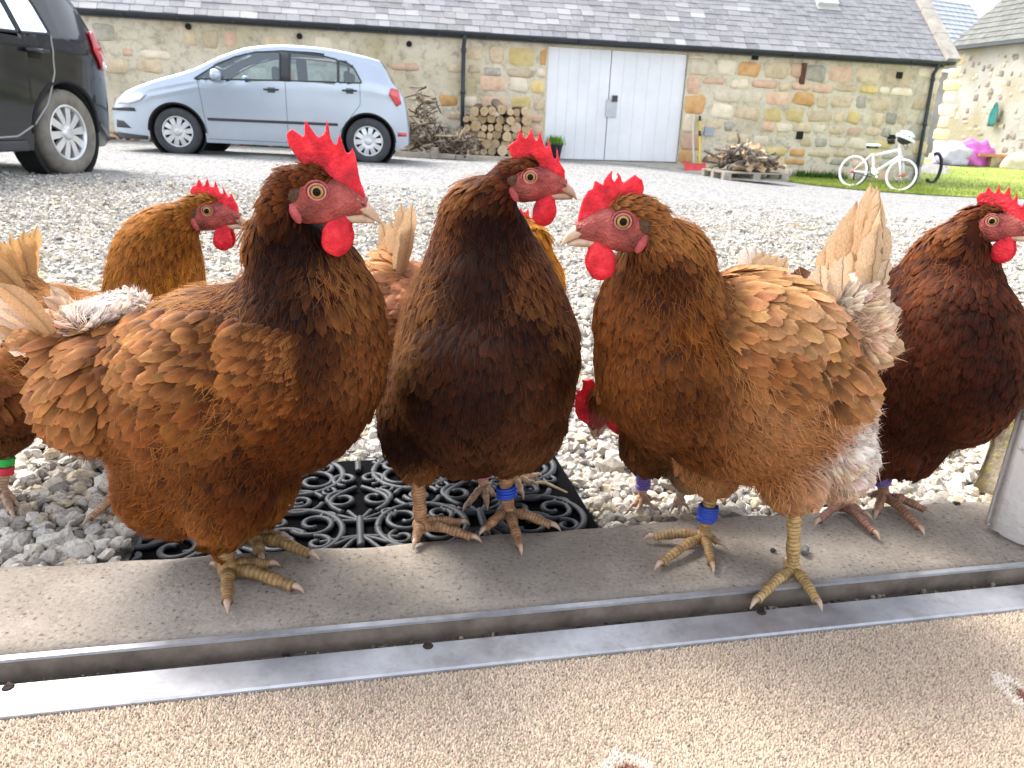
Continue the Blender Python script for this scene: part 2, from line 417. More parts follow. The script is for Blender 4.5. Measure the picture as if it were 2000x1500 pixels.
# grit and moss in the channel
g = Geo(); r = np.random.default_rng(11)
V0, F0 = stone_base(1)
for i in range(1400):
    s = r.uniform(-.62, .72); q = r.uniform(-.028, -.0125) if r.random() < .6 else r.normal(-.0265, .001)
    if r.random() > .35 + .65 * (0.5 + .5 * sin(s * 13 + 2)): continue
    sz = r.lognormal(-6.6, .5); c = [(.10, .08, .06), (.05, .05, .03), (.08, .10, .04), (.25, .21, .17), (.03, .025, .02)][r.integers(5)]
    v = V0 * sz * r.uniform(.5, 1.5, 3) + SP(s, min(q, -.0125), -.0205 + sz * .4)
    g.add(v, np.c_[F0, F0[:, 2]], c)
tag(g.build('grit', mat_stonecol('grit_colour'), smooth=False, usecol=True), 'dark grit and moss crumbs lying in the door track', 'grit', kind='stuff')

# carpet sheet + tufts
def mat_carpet():
    t = NT('beige_carpet'); co = t.coord('Object'); a = t.attr('Col')
    c = t.mix(1.0, a, t.ramp(t.noise(3.2, 4, .6, co), [(.3, (.86, .84, .82)), (.7, (1.06, 1.05, 1.04))]), 'MULTIPLY')
    t.col(c); t.set(Roughness=1.0, Specular_IOR_Level=.05, Sheen_Weight=.15); return t.m
M_CARP = mat_carpet()
cq = np.array([SP(-2.6, -.0655, ZC - .0022), SP(2.6, -.0655, ZC - .0022), SP(2.6, -4.0, ZC - .0022), SP(-2.6, -4.0, ZC - .0022)])
carpet = mesh_np('carpet', cq, [(0, 3, 2, 1)], M_CARP, cols=np.array([(.33, .26, .195)] * 4)); tag(carpet, kind='structure')
r = np.random.default_rng(5)
sp_ = .0021
cs, cqq = np.meshgrid(np.arange(-.66, .82, sp_), np.arange(-.36, -.0665, sp_)); cs, cqq = cs.ravel(), cqq.ravel(); n = len(cs)
cs = cs + r.uniform(-.5, .5, n) * sp_; cqq = cqq + r.uniform(-.5, .5, n) * sp_
Pc = SO + np.outer(cs, SE) + np.outer(cqq, SN); Pc[:, 2] = ZC - .0022
pp = Pc - CAM; dz = pp @ _f; u_ = 1000 + F_PX * (pp @ _r) / dz; v_ = 750 - F_PX * (pp @ _u) / dz
k = (u_ > -60) & (u_ < 2060) & (v_ < 1560); Pc, u_, v_ = Pc[k], u_[k], v_[k]; n = len(Pc)
col = np.array([(.58, .47, .365)]) * r.normal(1, .11, (n, 1)) * (1 + .03 * r.normal(size=(n, 3)))
dark = r.random(n) < .05; col[dark] *= .55
# woven motif: pale scalloped ring with a dark red heart
for (mx, my, rx, ry) in ((1228, 1502, 52, 34), (2012, 1362, 42, 30)):
    c0 = onz(mx, my, ZC); ex = onz(mx + rx, my, ZC) - c0; ey = onz(mx, my - ry, ZC) - c0
    A = np.linalg.norm(ex); B = np.linalg.norm(ey); d = Pc - c0; a_, b_ = d @ (ex / A) / A, d @ (ey / B) / B
    rr = np.hypot(a_, b_) + .06 * np.cos(5 * np.arctan2(b_, a_)) + r.normal(0, .05, n)
    col[(rr < 1) & (rr > .55)] = np.array([.74, .66, .57]) * r.normal(1, .08, (int(((rr < 1) & (rr > .55)).sum()), 1)); col[rr < .36] = (.24, .10, .08)
hgt = r.uniform(.0018, .0032, n); th = r.uniform(0, 2 * pi, n); lean = r.normal(0, .0006, (n, 2))
ring = np.stack([np.cos(th[:, None] + np.array([0, 2.09, 4.19])), np.sin(th[:, None] + np.array([0, 2.09, 4.19]))], -1) * r.uniform(.0012, .0019, n)[:, None, None]
b0 = np.concatenate([ring, np.zeros((n, 3, 1))], -1); tp = np.concatenate([lean, hgt[:, None]], -1)[:, None]
V = (np.concatenate([b0, tp], 1) + Pc[:, None]).reshape(-1, 3); f0 = np.array([(0, 1, 3), (1, 2, 3), (2, 0, 3)])
Fc = (f0[None] + (np.arange(n) * 4)[:, None, None]).reshape(-1, 3)
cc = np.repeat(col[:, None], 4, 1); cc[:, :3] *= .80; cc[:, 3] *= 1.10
tufts = mesh_np('carpet_pile', V, Fc, M_CARP, carpet, smooth=True, cols=np.clip(cc.reshape(-1, 3), 0, .95)); tag(tufts, kind='stuff')

# ---- the house we look out of: front wall with the door opening, room behind the camera
DR = .735
# right jamb: rough lichen-covered stone outside, white painted reveal block inside
def rough_block(name, corners_bottom, corners_top, mat, parent, amp=.006, n=9, sc=26):
    """a block between a bottom and a top quad, surface broken up with noise"""
    bm = bmesh.new(); vb = [bm.verts.new(p) for p in corners_bottom]; vt = [bm.verts.new(p) for p in corners_top]
    bm.faces.new(vb[::-1]); bm.faces.new(vt)
    for i in range(4): bm.faces.new((vb[i], vb[(i + 1) % 4], vt[(i + 1) % 4], vt[i]))
    bmesh.ops.bevel(bm, geom=list(bm.edges), offset=.012, segments=2, affect='EDGES')
    bmesh.ops.subdivide_edges(bm, edges=list(bm.edges), cuts=n, use_grid_fill=True); bm.normal_update()
    P = np.array([v.co[:] for v in bm.verts]); d = vnoise(P, sc) * amp + vnoise(P, sc * 3.1) * amp * .5
    for v, x in zip(bm.verts, d): v.co += v.normal * x
    o = bm_obj(name, bm, mat, None, True); o.parent = parent
    if parent is not None: o.matrix_parent_inverse = Matrix.Translation(parent.location).inverted()
    return o
def mat_lichen():
    t = NT('lichen_stone'); co = t.coord('Object')
    c = t.ramp(t.noise(14, 6, .7, co), [(.3, (.12, .095, .07)), (.5, (.27, .225, .165)), (.7, (.45, .40, .31))])
    c = t.mix(t.ramp(t.noise(30, 5, .7, co), [(.52, (0, 0, 0)), (.66, (.8, .8, .8))]), c, (.36, .31, .10))
    c = t.mix(t.ramp(t.noise(120, 3, .7, co), [(.58, (0, 0, 0)), (.7, (.7, .7, .7))]), c, (.06, .05, .04))
    t.col(c); t.set(Roughness=.95, Specular_IOR_Level=.1); t.bump(t.noise(110, 5, .75, co), .8, .006); return t.m
def mat_whitepaint():
    t = NT('chipped_white_paint'); co = t.coord('Object')
    c = t.ramp(t.noise(7, 5, .6, co), [(.3, (.72, .69, .68)), (.7, (.86, .84, .83))])
    ch = t.ramp(t.noise(55, 5, .75, co), [(.62, (0, 0, 0)), (.66, (1, 1, 1))]); c = t.mix(ch, c, (.42, .36, .31))
    t.col(c); t.set(Roughness=.55); h = t.mix(.5, t.noise(24, 4, .6, co), t.noise(90, 4, .6, co), 'ADD'); t.bump(h, .35, .006); return t.m
jamb = empty('door_jamb', SP(DR, .05)); tag(jamb, 'stone door jamb with white painted inner face at the right edge', 'door jamb')
jl = sq(onz(1921, 1043)); jr = sq(onz(2000, 1086))
s0 = jl[0]; q1 = jl[1]
rough_block('painted_reveal', [SP(s0, q1 + .01, -.004), SP(s0 + .055, jr[1] - .045, -.004), SP(s0 + .3, jr[1] - .045, -.004), SP(s0 + .3, q1 + .01, -.004)],
            [SP(s0 + .012, q1 + .01, 2.04), SP(s0 + .066, jr[1] - .045, 2.04), SP(s0 + .3, jr[1] - .045, 2.04), SP(s0 + .3, q1 + .01, 2.04)], mat_whitepaint(), jamb, .005, 11, 26)
js = sq(ong(1893, 957)); pass
zz = -.012; 
for i, (h0, h1, off) in enumerate([(-.055, .20, -.008), (.205, .47, .012), (.475, .80, .004), (.805, 1.2, .014), (1.205, 2.05, .006)]):
    a = js[0] + off; qa, qb = q1 + .014, max(js[1], q1 + .06)
    rough_block('jamb_stone', [SP(a - .004, qa, h0), SP(a + .33, qa, h0), SP(a + .33, qb, h0), SP(a, qb, h0)][::1],
                [SP(a, qa, h1), SP(a + .33, qa, h1), SP(a + .33, qb, h1), SP(a + .004, qb, h1)], mat_lichen() if i == 0 else bpy.data.materials['lichen_stone'], jamb, .013, 8, 30)

# small pebbles lying on the step
for (px, py, sz, colr, lab) in ((1572, 1081, .0075, (.16, .155, .15), 'dark speckled pebble on the step behind the pale hen leg'), (1512, 1077, .003, (.05, .045, .04), 'tiny dark crumb on the step left of the speckled pebble'), (1868, 985, .0035, (.06, .045, .035), 'small dark chip on the step near the right jamb')):
    p = onz(px, py, .001); V, Fc, C = scatter_stones(np.array([p + np.array([0, 0, sz * .45])]), np.array([sz]), 2, np.random.default_rng(int(px)))
    tag(mesh_np('pebble', V, Fc, M_PEB, smooth=False, cols=np.tile(colr, (len(V), 1))), lab, 'pebble')
# ================================================================== THE BARN AND THE BUILDINGS BEHIND
ZE = 1.79
_b0, _b1 = onz(150, 22, ZE), onz(1840, 125, ZE)
BE = (_b1 - _b0); BL = np.linalg.norm(BE); BE = BE / BL; BN = np.array([BE[1], -BE[0], 0]); BO = np.array([_b0[0], _b0[1], 0.0])
BR = BL + .02                                   # right end of the wall, b coordinate
def BP(b, d=0.0, z=0.0): return BO + BE * b + BN * d + np.array([0, 0, z])
def onb(x, y, d=0.0):
    p = onpl(x, y, BO + BN * d, BN); return (p - BO) @ BE, p[2]
YAW_B = math.atan2(BE[1], BE[0])
RB = Matrix(((BE[0], -BN[0], 0), (BE[1], -BN[1], 0), (0, 0, 1)))
def bobj(o, parent):
    o.parent = parent; o.matrix_parent_inverse = parent_inv(parent); return o
def parent_inv(p):
    return (Matrix.Translation(p.location) @ p.rotation_euler.to_matrix().to_4x4()).inverted()
def quadbox(name, P8, mat, parent, smooth=False):
    o = mesh_np(name, P8, [(0, 3, 2, 1), (4, 5, 6, 7), (0, 1, 5, 4), (1, 2, 6, 5), (2, 3, 7, 6), (3, 0, 4, 7)], mat, None, smooth); return bobj(o, parent)
def bbox(name, b0, b1, d0, d1, z0, z1, mat, parent):
    return quadbox(name, [BP(b, d, z) for z in (z0, z1) for b, d in ((b0, d0), (b1, d0), (b1, d1), (b0, d1))], mat, parent)
barn = empty('barn', BP(4, 0, -.3)); tag(barn, 'long low stone barn with grey slate roof and white double doors', 'barn')

def mat_mortar():
    t = NT('lime_mortar'); co = t.coord('Object')
    c = t.ramp(t.noise(1.3, 6, .62, co), [(.28, (.53, .45, .32)), (.5, (.68, .60, .45)), (.72, (.77, .70, .565))])
    c = t.mix(t.ramp(t.noise(.7, 4, .6, co), [(.5, (0, 0, 0)), (.68, (.65, .65, .65))]), c, (.44, .37, .17))
    c = t.mix(t.ramp(t.noise(7, 5, .7, co), [(.50, (0, 0, 0)), (.68, (.6, .6, .6))]), c, (.23, .20, .16))
    t.col(c); t.set(Roughness=.95, Specular_IOR_Level=.1)
    h = t.mix(.6, t.noise(5, 5, .65, co), t.noise(24, 4, .7, co), 'ADD'); t.bump(h, .9, .05); return t.m
M_MORT = mat_mortar()
dtl, dtr, dbl, dbr = onb(1072, 88), onb(1342, 104), onb(1062, 310), onb(1327, 320)
D0, D1 = (dtl[0] + dbl[0]) / 2, (dtr[0] + dbr[0]) / 2; DT = ZE - .10; DB = (dbl[1] + dbr[1]) / 2
WB = -1.1
bbox('wall', -8.0, D0, -.6, 0, WB, ZE - .02, M_MORT, barn)
bbox('wall', D1, BR, -.6, 0, WB, ZE - .021, M_MORT, barn)
bbox('lintel', D0, D1, -.6, -.02, DT, ZE - .022, M_MORT, barn)

# ---- rubble stones
def mat_rubble(name, c0, c1, c2):
    t = NT(name); co = t.coord('Object'); r_ = t.rand()
    vec = t.n('VectorMath', operation='ADD'); t.l(t.n('NewGeometry').outputs['Position'], vec.inputs[0])
    c = t.ramp(t.noise(6, 6, .68, vec.outputs[0]), [(.28, c0), (.5, c1), (.74, c2)])
    c = t.mix(1.0, c, t.ramp(r_, [(0, (1.15, 1.12, 1.06)), (1, (1.55, 1.49, 1.40))]), 'MULTIPLY')
    t.col(c); t.set(Roughness=.93, Specular_IOR_Level=.15)
    t.bump(t.noise(28, 5, .7, vec.outputs[0]), .8, .02); return t.m
RUB = [mat_rubble('stone_tan', (.32, .26, .18), (.46, .38, .27), (.56, .48, .36)), mat_rubble('stone_pink', (.38, .25, .18), (.50, .35, .26), (.57, .44, .35)),
       mat_rubble('stone_orange', (.36, .19, .08), (.48, .29, .13), (.54, .37, .20)), mat_rubble('stone_grey', (.20, .19, .16), (.31, .295, .25), (.42, .40, .35)),
       mat_rubble('stone_pale', (.46, .40, .31), (.56, .50, .40), (.62, .57, .48)), mat_rubble('stone_yellow', (.42, .32, .13), (.52, .42, .20), (.57, .49, .30)),
       mat_rubble('stone_dark', (.10, .09, .08), (.17, .15, .13), (.25, .22, .19))]
def stone_variant(k):
    rs = np.random.default_rng(100 + k); bm = bmesh.new(); bmesh.ops.create_cube(bm, size=1.0)
    bmesh.ops.bevel(bm, geom=list(bm.edges), offset=.17, segments=1, affect='EDGES')
    for v in bm.verts: v.co += Vector(rs.normal(0, .035, 3))
    return bm
SV = []
for k in range(9):
    bm = stone_variant(k); row = []
    for m in RUB:
        me = bpy.data.meshes.new('stone'); bm.normal_update(); bm.to_mesh(me); me.materials.append(m)
        me.polygons.foreach_set('use_smooth', np.ones(len(me.polygons), bool)); row.append(me)
    SV.append(row); bm.free()
rs = np.random.default_rng(21)
stones = []                                      # (b, z, w, h, proud, material)
z = -.75
while z < ZE - .06:
    h = rs.choice([.13, .18, .22, .27, .32]) * rs.uniform(.9, 1.1); h = min(h, ZE - .05 - z)
    b = -1.0 + rs.uniform(0, .2)
    while b < BR - .12:
        w = rs.uniform(.2, .62) if h > .15 else rs.uniform(.16, .42)
        if b + w > BR - .02: w = BR - .02 - b
        inD = (b + w > D0 - .02) and (b < D1 + .02)
        left = b < onb(905, 180)[0]
        keep = rs.random() < (.62 if left else .95)
        if inD and b < D0 - .02 and D0 - b > .14: w = D0 - .025 - b; inD = False; keep = True
        if w > .07 and not inD and keep and h > .07:
            p = np.array([.32, .15, .09, .10, .24, .09, .01]) if not left else np.array([.36, .12, .05, .12, .33, .01, .01])
            k = .82 if left else .98
            stones.append((b + w / 2, z + h / 2 + rs.normal(0, .012), w * k * rs.uniform(.85, 1), h * k * rs.uniform(.8, .98), rs.uniform(.016, .032), rs.choice(7, p=p / p.sum())))
        b += w + rs.uniform(.012, .04)
    z += h + rs.uniform(.01, .03)
# quoins at the right corner and by the doors
zq = -.55; k = 0
while zq < ZE - .1:
    h = rs.uniform(.22, .34); h = min(h, ZE - .06 - zq); w = .52 if k % 2 else .34
    stones = [s for s in stones if not (s[0] + s[2] / 2 > BR - w - .02 and abs(s[1] - zq - h / 2) < (h + s[3]) / 2)]
    stones.append((BR - w / 2 + .012, zq + h / 2, w, h - .02, .035, rs.choice([0, 1, 4, 3]))); zq += h; k += 1
zq = DB - .02; k = 0
while zq < DT:
    h = min(rs.uniform(.24, .4), DT - zq); w = .42 if k % 2 else .26
    stones = [s for s in stones if not (D1 - .05 < s[0] - s[2] / 2 < D1 + w and abs(s[1] - zq - h / 2) < (h + s[3]) / 2)]
    stones.append((D1 + .02 + w / 2, zq + h / 2, w, h - .025, .03, rs.choice([0, 1, 2, 4]))); zq += h; k += 1
def vis_area(c, w, h):
    u = proj(c); dd = np.linalg.norm(np.asarray(c) - CAM)
    inside = -20 < u[0] < 2020 and -10 < u[1] < 380
    return (w * h / dd ** 2) * (1 if inside else 1e-4)
stones.sort(key=lambda s: -vis_area(BP(s[0], 0, s[1]), s[2], s[3]))
rest = Geo()
for i, (b, zc, w, h, pr, m) in enumerate(stones):
    c = BP(b, 0, zc); dpt = .16
    if i < 300:
        o = bpy.data.objects.new('stone', SV[rs.integers(9)][m]); COL.objects.link(o)
        o.matrix_world = Matrix.Translation(c + BN * (pr - dpt / 2)) @ RB.to_4x4() @ Matrix.Diagonal((w * 1.04, dpt, h * 1.04, 1)); mw = o.matrix_world.copy()
        o.parent = barn; o.matrix_parent_inverse = parent_inv(barn); o.matrix_basis = mw
    else:
        me = SV[rs.integers(9)][0]; V = np.array([v.co[:] for v in me.vertices]) * (w, dpt, h)
        V = V[:, :1] * BE + V[:, 1:2] * -BN + V[:, 2:] * np.array([0, 0, 1]) + c + BN * (pr - dpt / 2)
        for p in me.polygons:
            vs = list(p.vertices)
            if len(vs) in (3, 4): rest.F.append(np.array([(vs + [vs[-1]])[:4]]) + rest.n)
        rest.V.append(V); rest.C.append(np.ones((len(V), 3))); rest.n += len(V)
if rest.V:
    o = rest.build('small_stones', RUB[0], None); bobj(o, barn); tag(o, kind='stuff')

# putlog holes, vents and iron on the wall
M_HOLE = plain('dark_hollow', (.012, .011, .010), .95)
M_IRON = plain('rusty_iron', (.13, .055, .035), .85, .3, .4, 20)
for px, py, w, h in ((368, 52, .10, .10), (585, 71, .10, .10), (799, 86, .10, .10), (1561, 264, .13, .15), (1740, 272, .16, .18), (1755, 147, .13, .12), (1474, 112, .12, .09)):
    b, zc = onb(px, py); bm = bmesh.new(); bmesh.ops.create_cone(bm, cap_ends=True, segments=10 if w < .105 else 4, radius1=.5, radius2=.5, depth=1)
    if w > .105: bmesh.ops.rotate(bm, verts=bm.verts, cent=(0, 0, 0), matrix=Matrix.Rotation(pi / 4, 3, 'Z')); bmesh.ops.scale(bm, verts=bm.verts, vec=(1.41, 1.41, 1))
    bmesh.ops.rotate(bm, verts=bm.verts, cent=(0, 0, 0), matrix=Matrix.Rotation(pi / 2, 3, 'X'))
    o = bm_obj('wall_hole', bm, M_HOLE); o.matrix_basis = Matrix.Translation(BP(b, -.005, zc)) @ RB.to_4x4() @ Matrix.Diagonal((w, .09, h, 1)); bobj(o, barn)
b, zt = onb(1570, 123); _, zb = onb(1566, 165)
bbox('iron_strap', b - .05, b + .05, .0, .05, zb, zt, M_IRON, barn)
b, zt = onb(1384, 248); bbox('vent_plate', b - .09, b + .10, .005, .05, zt - .16, zt, plain('grey_vent', (.33, .36, .40), .6), barn)

# ---- doors
def mat_door():
    t = NT('white_door_paint'); co = t.coord('Object')
    c = t.ramp(t.noise(1.6, 5, .6, co), [(.3, (.70, .71, .73)), (.7, (.80, .81, .83))]); t.col(c)
    t.set(Roughness=.5); t.bump(t.noise(12, 4, .6, co), .08, .01); return t.m
M_DOOR = mat_door(); mid = onb(1190, 200)[0]
for a, b_ in ((D0 + .01, mid - .008), (mid + .008, D1 - .01)):
    leaf = empty('door_leaf', (0, 0, 0)); bobj(leaf, barn)
    nb = 6; wd = (b_ - a) / nb
    for i in range(nb):
        o = bbox('board', a + i * wd + .0016, a + (i + 1) * wd - .0016, -.11, -.06, DB + .02, DT - .004, M_DOOR, barn); o.parent = leaf; o.matrix_parent_inverse = Matrix.Identity(4)
        if i == 0 and False: pass
bbox('door_backing', D0, D1, -.2, -.13, DB, DT, M_DOOR, barn)
lb, lz = onb(1196, 210); bbox('lock_plate', lb - .11, lb + .10, -.058, -.03, lz - .17, lz + .14, plain('galvanised_plate', (.42, .45, .48), .45, .6), barn)
lb, lz = onb(1201, 193); bbox('padlock', lb - .045, lb + .05, -.03, .01, lz - .05, lz + .06, plain('dark_lock', (.05, .055, .06), .4, .7), barn)
bbox('door_frame', D0 - .0, D0 + .012, -.055, -.005, DB, DT, M_DOOR, barn)
# concrete apron in front of the doors
M_APR = plain('apron_concrete', (.36, .33, .28), .95, var=.25, scale=5, bump=.5, bscale=30)
P = [ong(1085, 318), ong(1330, 322), ong(1335, 348), ong(1085, 336)]
aw = .0
o = mesh_np('door_apron', [BP(D0 + .05, 0, DB + .0), BP(D1 + .05, 0, DB - .0), BP(D1 + .15, 1.15, gz(*BP(D1 + .1, 1.1)[:2]) + .012), BP(D0 - .1, 1.15, gz(*BP(D0, 1.1)[:2]) + .012),
                          BP(D0 + .05, 0, DB - .3), BP(D1 + .05, 0, DB - .3), BP(D1 + .15, 1.16, -1), BP(D0 - .1, 1.16, -1)], [(0, 3, 2, 1), (3, 7, 6, 2), (0, 4, 7, 3), (1, 2, 6, 5)], M_APR, smooth=False)
tag(o, kind='structure')

# ---- roof: slates in courses over a deck
RS = radians(44); ce, se = cos(RS), sin(RS)
def RP(b, u, h=0.0):                              # u up the slope from the eave, h off the slope
    return BP(b, .16 - u * ce + h * se * 1.0, ZE + .03 + u * se + h * ce)
M_DECK = plain('roof_deck', (.10, .10, .11), .95)
VR = 0.0; ULEN = 5.2
o = mesh_np('roof_deck', [RP(-8, 0, -.03), RP(BR - .05, 0, -.03), RP(BR - .05, ULEN, -.03), RP(-8, ULEN, -.03)], [(0, 1, 2, 3)], M_DECK); bobj(o, barn)
o = mesh_np('roof_back', [RP(-8, ULEN, -.03), RP(BR - .05, ULEN, -.03), RP(BR - .05, ULEN, -.03) - BN * 3.7 - np.array([0, 0, 3.6]), RP(-8, ULEN, -.03) - BN * 3.7 - np.array([0, 0, 3.6])], [(0, 1, 2, 3)], M_DECK); bobj(o, barn)
def mat_slate():
    t = NT('roof_slate'); r_ = t.rand(); p = t.n('NewGeometry').outputs['Position']
    c = t.ramp(r_, [(0, (.21, .205, .215)), (.35, (.275, .265, .28)), (.7, (.33, .32, .332)), (.93, (.38, .37, .375)), (1, (.46, .45, .45))])
    c = t.mix(t.ramp(t.noise(9, 5, .7, p), [(.5, (0, 0, 0)), (.75, (.7, .7, .7))]), c, (.37, .37, .355))
    c = t.mix(t.ramp(t.noise(26, 4, .7, p), [(.62, (0, 0, 0)), (.7, (.8, .8, .8))]), c, (.50, .50, .48))
    c = t.mix(t.ramp(t.noise(1.1, 4, .6, p), [(.45, (0, 0, 0)), (.7, (.4, .4, .4))]), c, (.27, .27, .22))
    t.col(c); t.set(Roughness=.75, Specular_IOR_Level=.2); t.bump(t.noise(20, 4, .7, p), .5, .01); return t.m
M_SLATE = mat_slate()
def slate_mesh(k):
    rs_ = np.random.default_rng(60 + k); bm = bmesh.new()
    pts = [(-.5, 0), (-.44 + rs_.uniform(-.02, .03), -.02), (0, -.03 + rs_.uniform(-.03, .02)), (.45, -.02 + rs_.uniform(-.02, .02)), (.5, .01), (.5, 1), (-.5, 1)]
    lo = [bm.verts.new((x, y, 0)) for x, y in pts]; hi = [bm.verts.new((x, y, 1)) for x, y in pts]
    bm.faces.new(lo[::-1]); bm.faces.new(hi)
    for i in range(len(pts)): bm.faces.new((lo[i], lo[(i + 1) % len(pts)], hi[(i + 1) % len(pts)], hi[i]))
    bm.normal_update(); me = bpy.data.meshes.new('slate'); bm.to_mesh(me); bm.free(); me.materials.append(M_SLATE); return me
SL = [slate_mesh(k) for k in range(6)]
slates = []; EXP = .165
for cidx in range(19):
    ex = EXP * (1 - .012 * cidx); u0 = cidx * ex; b = -2.2 + rs.uniform(0, .2)
    while b < BR - .10:
        w = rs.uniform(.19, .30); w = min(w, BR - .06 - b)
        if w > .05: slates.append((b + w / 2, u0 + rs.normal(0, .004), w - .006, ex * 1.55, rs.uniform(.010, .016), rs.normal(0, .008), rs.integers(6)))
        b += w
slates.sort(key=lambda s: -vis_area(RP(s[0], s[1]), s[2], s[3] * .5) * (1 if -30 < proj(RP(s[0], s[1] + .1))[1] < 400 else 1e-3))
urow = np.array([0, 0, 0.0])
ux, uu = BE, (RP(0, 1) - RP(0, 0)); un = np.cross(ux, uu)
if un[2] < 0: un = -un
RR = Matrix(((ux[0], uu[0], un[0]), (ux[1], uu[1], un[1]), (ux[2], uu[2], un[2])))
rest = Geo()
for i, (b, u0, w, ln, th, rot, k) in enumerate(slates):
    tilt = Matrix.Rotation(-.045, 3, 'X')
    Mx = Matrix.Translation(RP(b, u0, .012)) @ (RR @ Matrix.Rotation(rot, 3, 'Z') @ tilt).to_4x4() @ Matrix.Diagonal((w, ln, th, 1))
    if i < 300:
        o = bpy.data.objects.new('slate', SL[k]); COL.objects.link(o); o.parent = barn; o.matrix_parent_inverse = parent_inv(barn); o.matrix_basis = Mx
    else:
        V = np.array([(Mx @ v.co)[:] for v in SL[k].vertices]); m = 7
        rest.add(V, [(7, 8, 9, 10), (7, 10, 11, 12), (7, 12, 13, 13)][:2] + [(0, 1, 8, 7), (1, 2, 9, 8), (2, 3, 10, 9), (3, 4, 11, 10), (4, 5, 12, 11), (6, 0, 7, 13), (7, 12, 13, 13)])
def mat_slate_far():
    t = NT('roof_slate_far'); p = t.n('NewGeometry').outputs['Position']
    c = t.ramp(t.noise(7, 5, .7, p), [(.3, (.20, .197, .205)), (.5, (.27, .265, .272)), (.7, (.36, .35, .35))]); t.col(c); t.set(Roughness=.75, Specular_IOR_Level=.2); return t.m
o = rest.build('slate_courses', mat_slate_far(), None, smooth=False); bobj(o, barn); tag(o, kind='stuff')
# skew (stone coping) on the right gable, gable wall, gutter, pipes, skylight
M_SKEW = plain('skew_stone', (.40, .365, .31), .95, var=.25, scale=5, bump=.5, bscale=30)
n = 7
for i in range(n):
    a, b2 = i * ULEN / n, (i + 1) * ULEN / n - .012
    quadbox('skew_stone', [RP(BR - .08, a, -.05), RP(BR + .22, a, -.05), RP(BR + .22, b2, -.05), RP(BR - .08, b2, -.05), RP(BR - .08, a, .09), RP(BR + .22, a, .09), RP(BR + .22, b2, .09), RP(BR - .08, b2, .09)], M_SKEW, barn)
bbox('skew_putt', BR - .08, BR + .21, -.3, .16, ZE - .07, ZE + .035, M_SKEW, barn)
gp = [BP(BR, -.0, WB), BP(BR, -7.4, WB), BP(BR, -7.4, ZE), BP(BR, -3.7, ZE + 3.5), BP(BR, -.0, ZE)]
bm = bmesh.new(); bm.faces.new([bm.verts.new(p) for p in gp]); o = bm_obj('gable_wall', bm, M_MORT); bobj(o, barn)
M_GUT = plain('black_gutter', (.035, .042, .052), .5, 0, .25, 3)
# half-round gutter
V = []; a = np.linspace(pi, 2 * pi, 9)
bs = np.linspace(-8, BR + .1, 40)
for b in bs:
    for t_ in a: V.append(BP(b, .19 + .062 * cos(t_), ZE + .035 + .062 * sin(t_) - .004 * sin(b * .9)))
idx = np.arange(len(V)).reshape(len(bs), 9); Q = np.stack([idx[:-1, :-1], idx[1:, :-1], idx[1:, 1:], idx[:-1, 1:]], -1).reshape(-1, 4)
o = mesh_np('gutter', V, Q, M_GUT); bobj(o, barn)
md = o.modifiers.new('s', 'SOLIDIFY'); md.thickness = .006
bbox('fascia', -8, BR, .0, .10, ZE - .06, ZE + .012, M_GUT, barn)
for b in np.arange(-1, BR, .85): bbox('gutter_bracket', b, b + .03, .10, .262, ZE - .035, ZE - .018, M_GUT, barn)
def pipe(name, px0, py0, px1, py1, d=.09):
    b0, z0 = onb(px0, py0, d); b1, z1 = onb(px1, py1, d); z0 = ZE - .04
    g = Geo(); g.tube([BP(b0, .19, z0 + .05), BP(b0, .17, z0 - .05), BP(b0, d, z0 - .16), BP(b0 + (b1 - b0) * .5, d, (z0 + z1) / 2), BP(b1, d, z1)], .036, 12)
    for k in (.12, .5, .9): g.tube([BP(b0 + (b1 - b0) * k, d, z0 + (z1 - z0) * k - .03), BP(b0 + (b1 - b0) * k, d, z0 + (z1 - z0) * k + .03)], .046, 12)
    o = g.build(name, M_GUT, None); bobj(o, barn)
pipe('drainpipe', 906, 75, 902, 282); pipe('drainpipe', 1826, 132, 1787, 352)
# skylight in the roof
def onroof(x, y):
    o_, n_ = RP(0, 0), un; p = onpl(x, y, o_, n_); v = p - RP(0, 0); return v @ BE, v @ uu
sb, su = onroof(1614, 14); M_SKY = plain('skylight_frame', (.55, .56, .55), .5)
def rbox(name, b0, b1, u0, u1, h0, h1, mat): return quadbox(name, [RP(b, u, h) for h in (h0, h1) for b, u in ((b0, u0), (b1, u0), (b1, u1), (b0, u1))], mat, barn)
rbox('skylight_frame', sb - .22, sb + .24, su, su + .62, .02, .10, M_SKY)
rbox('skylight_pane', sb - .17, sb + .19, su + .06, su + .58, .10, .106, plain('skylight_glass', (.70, .74, .78), .12, spec=.8))
rbox('lead_apron', sb - .25, sb + .28, su - .12, su, .028, .036, plain('lead', (.44, .43, .38), .6))

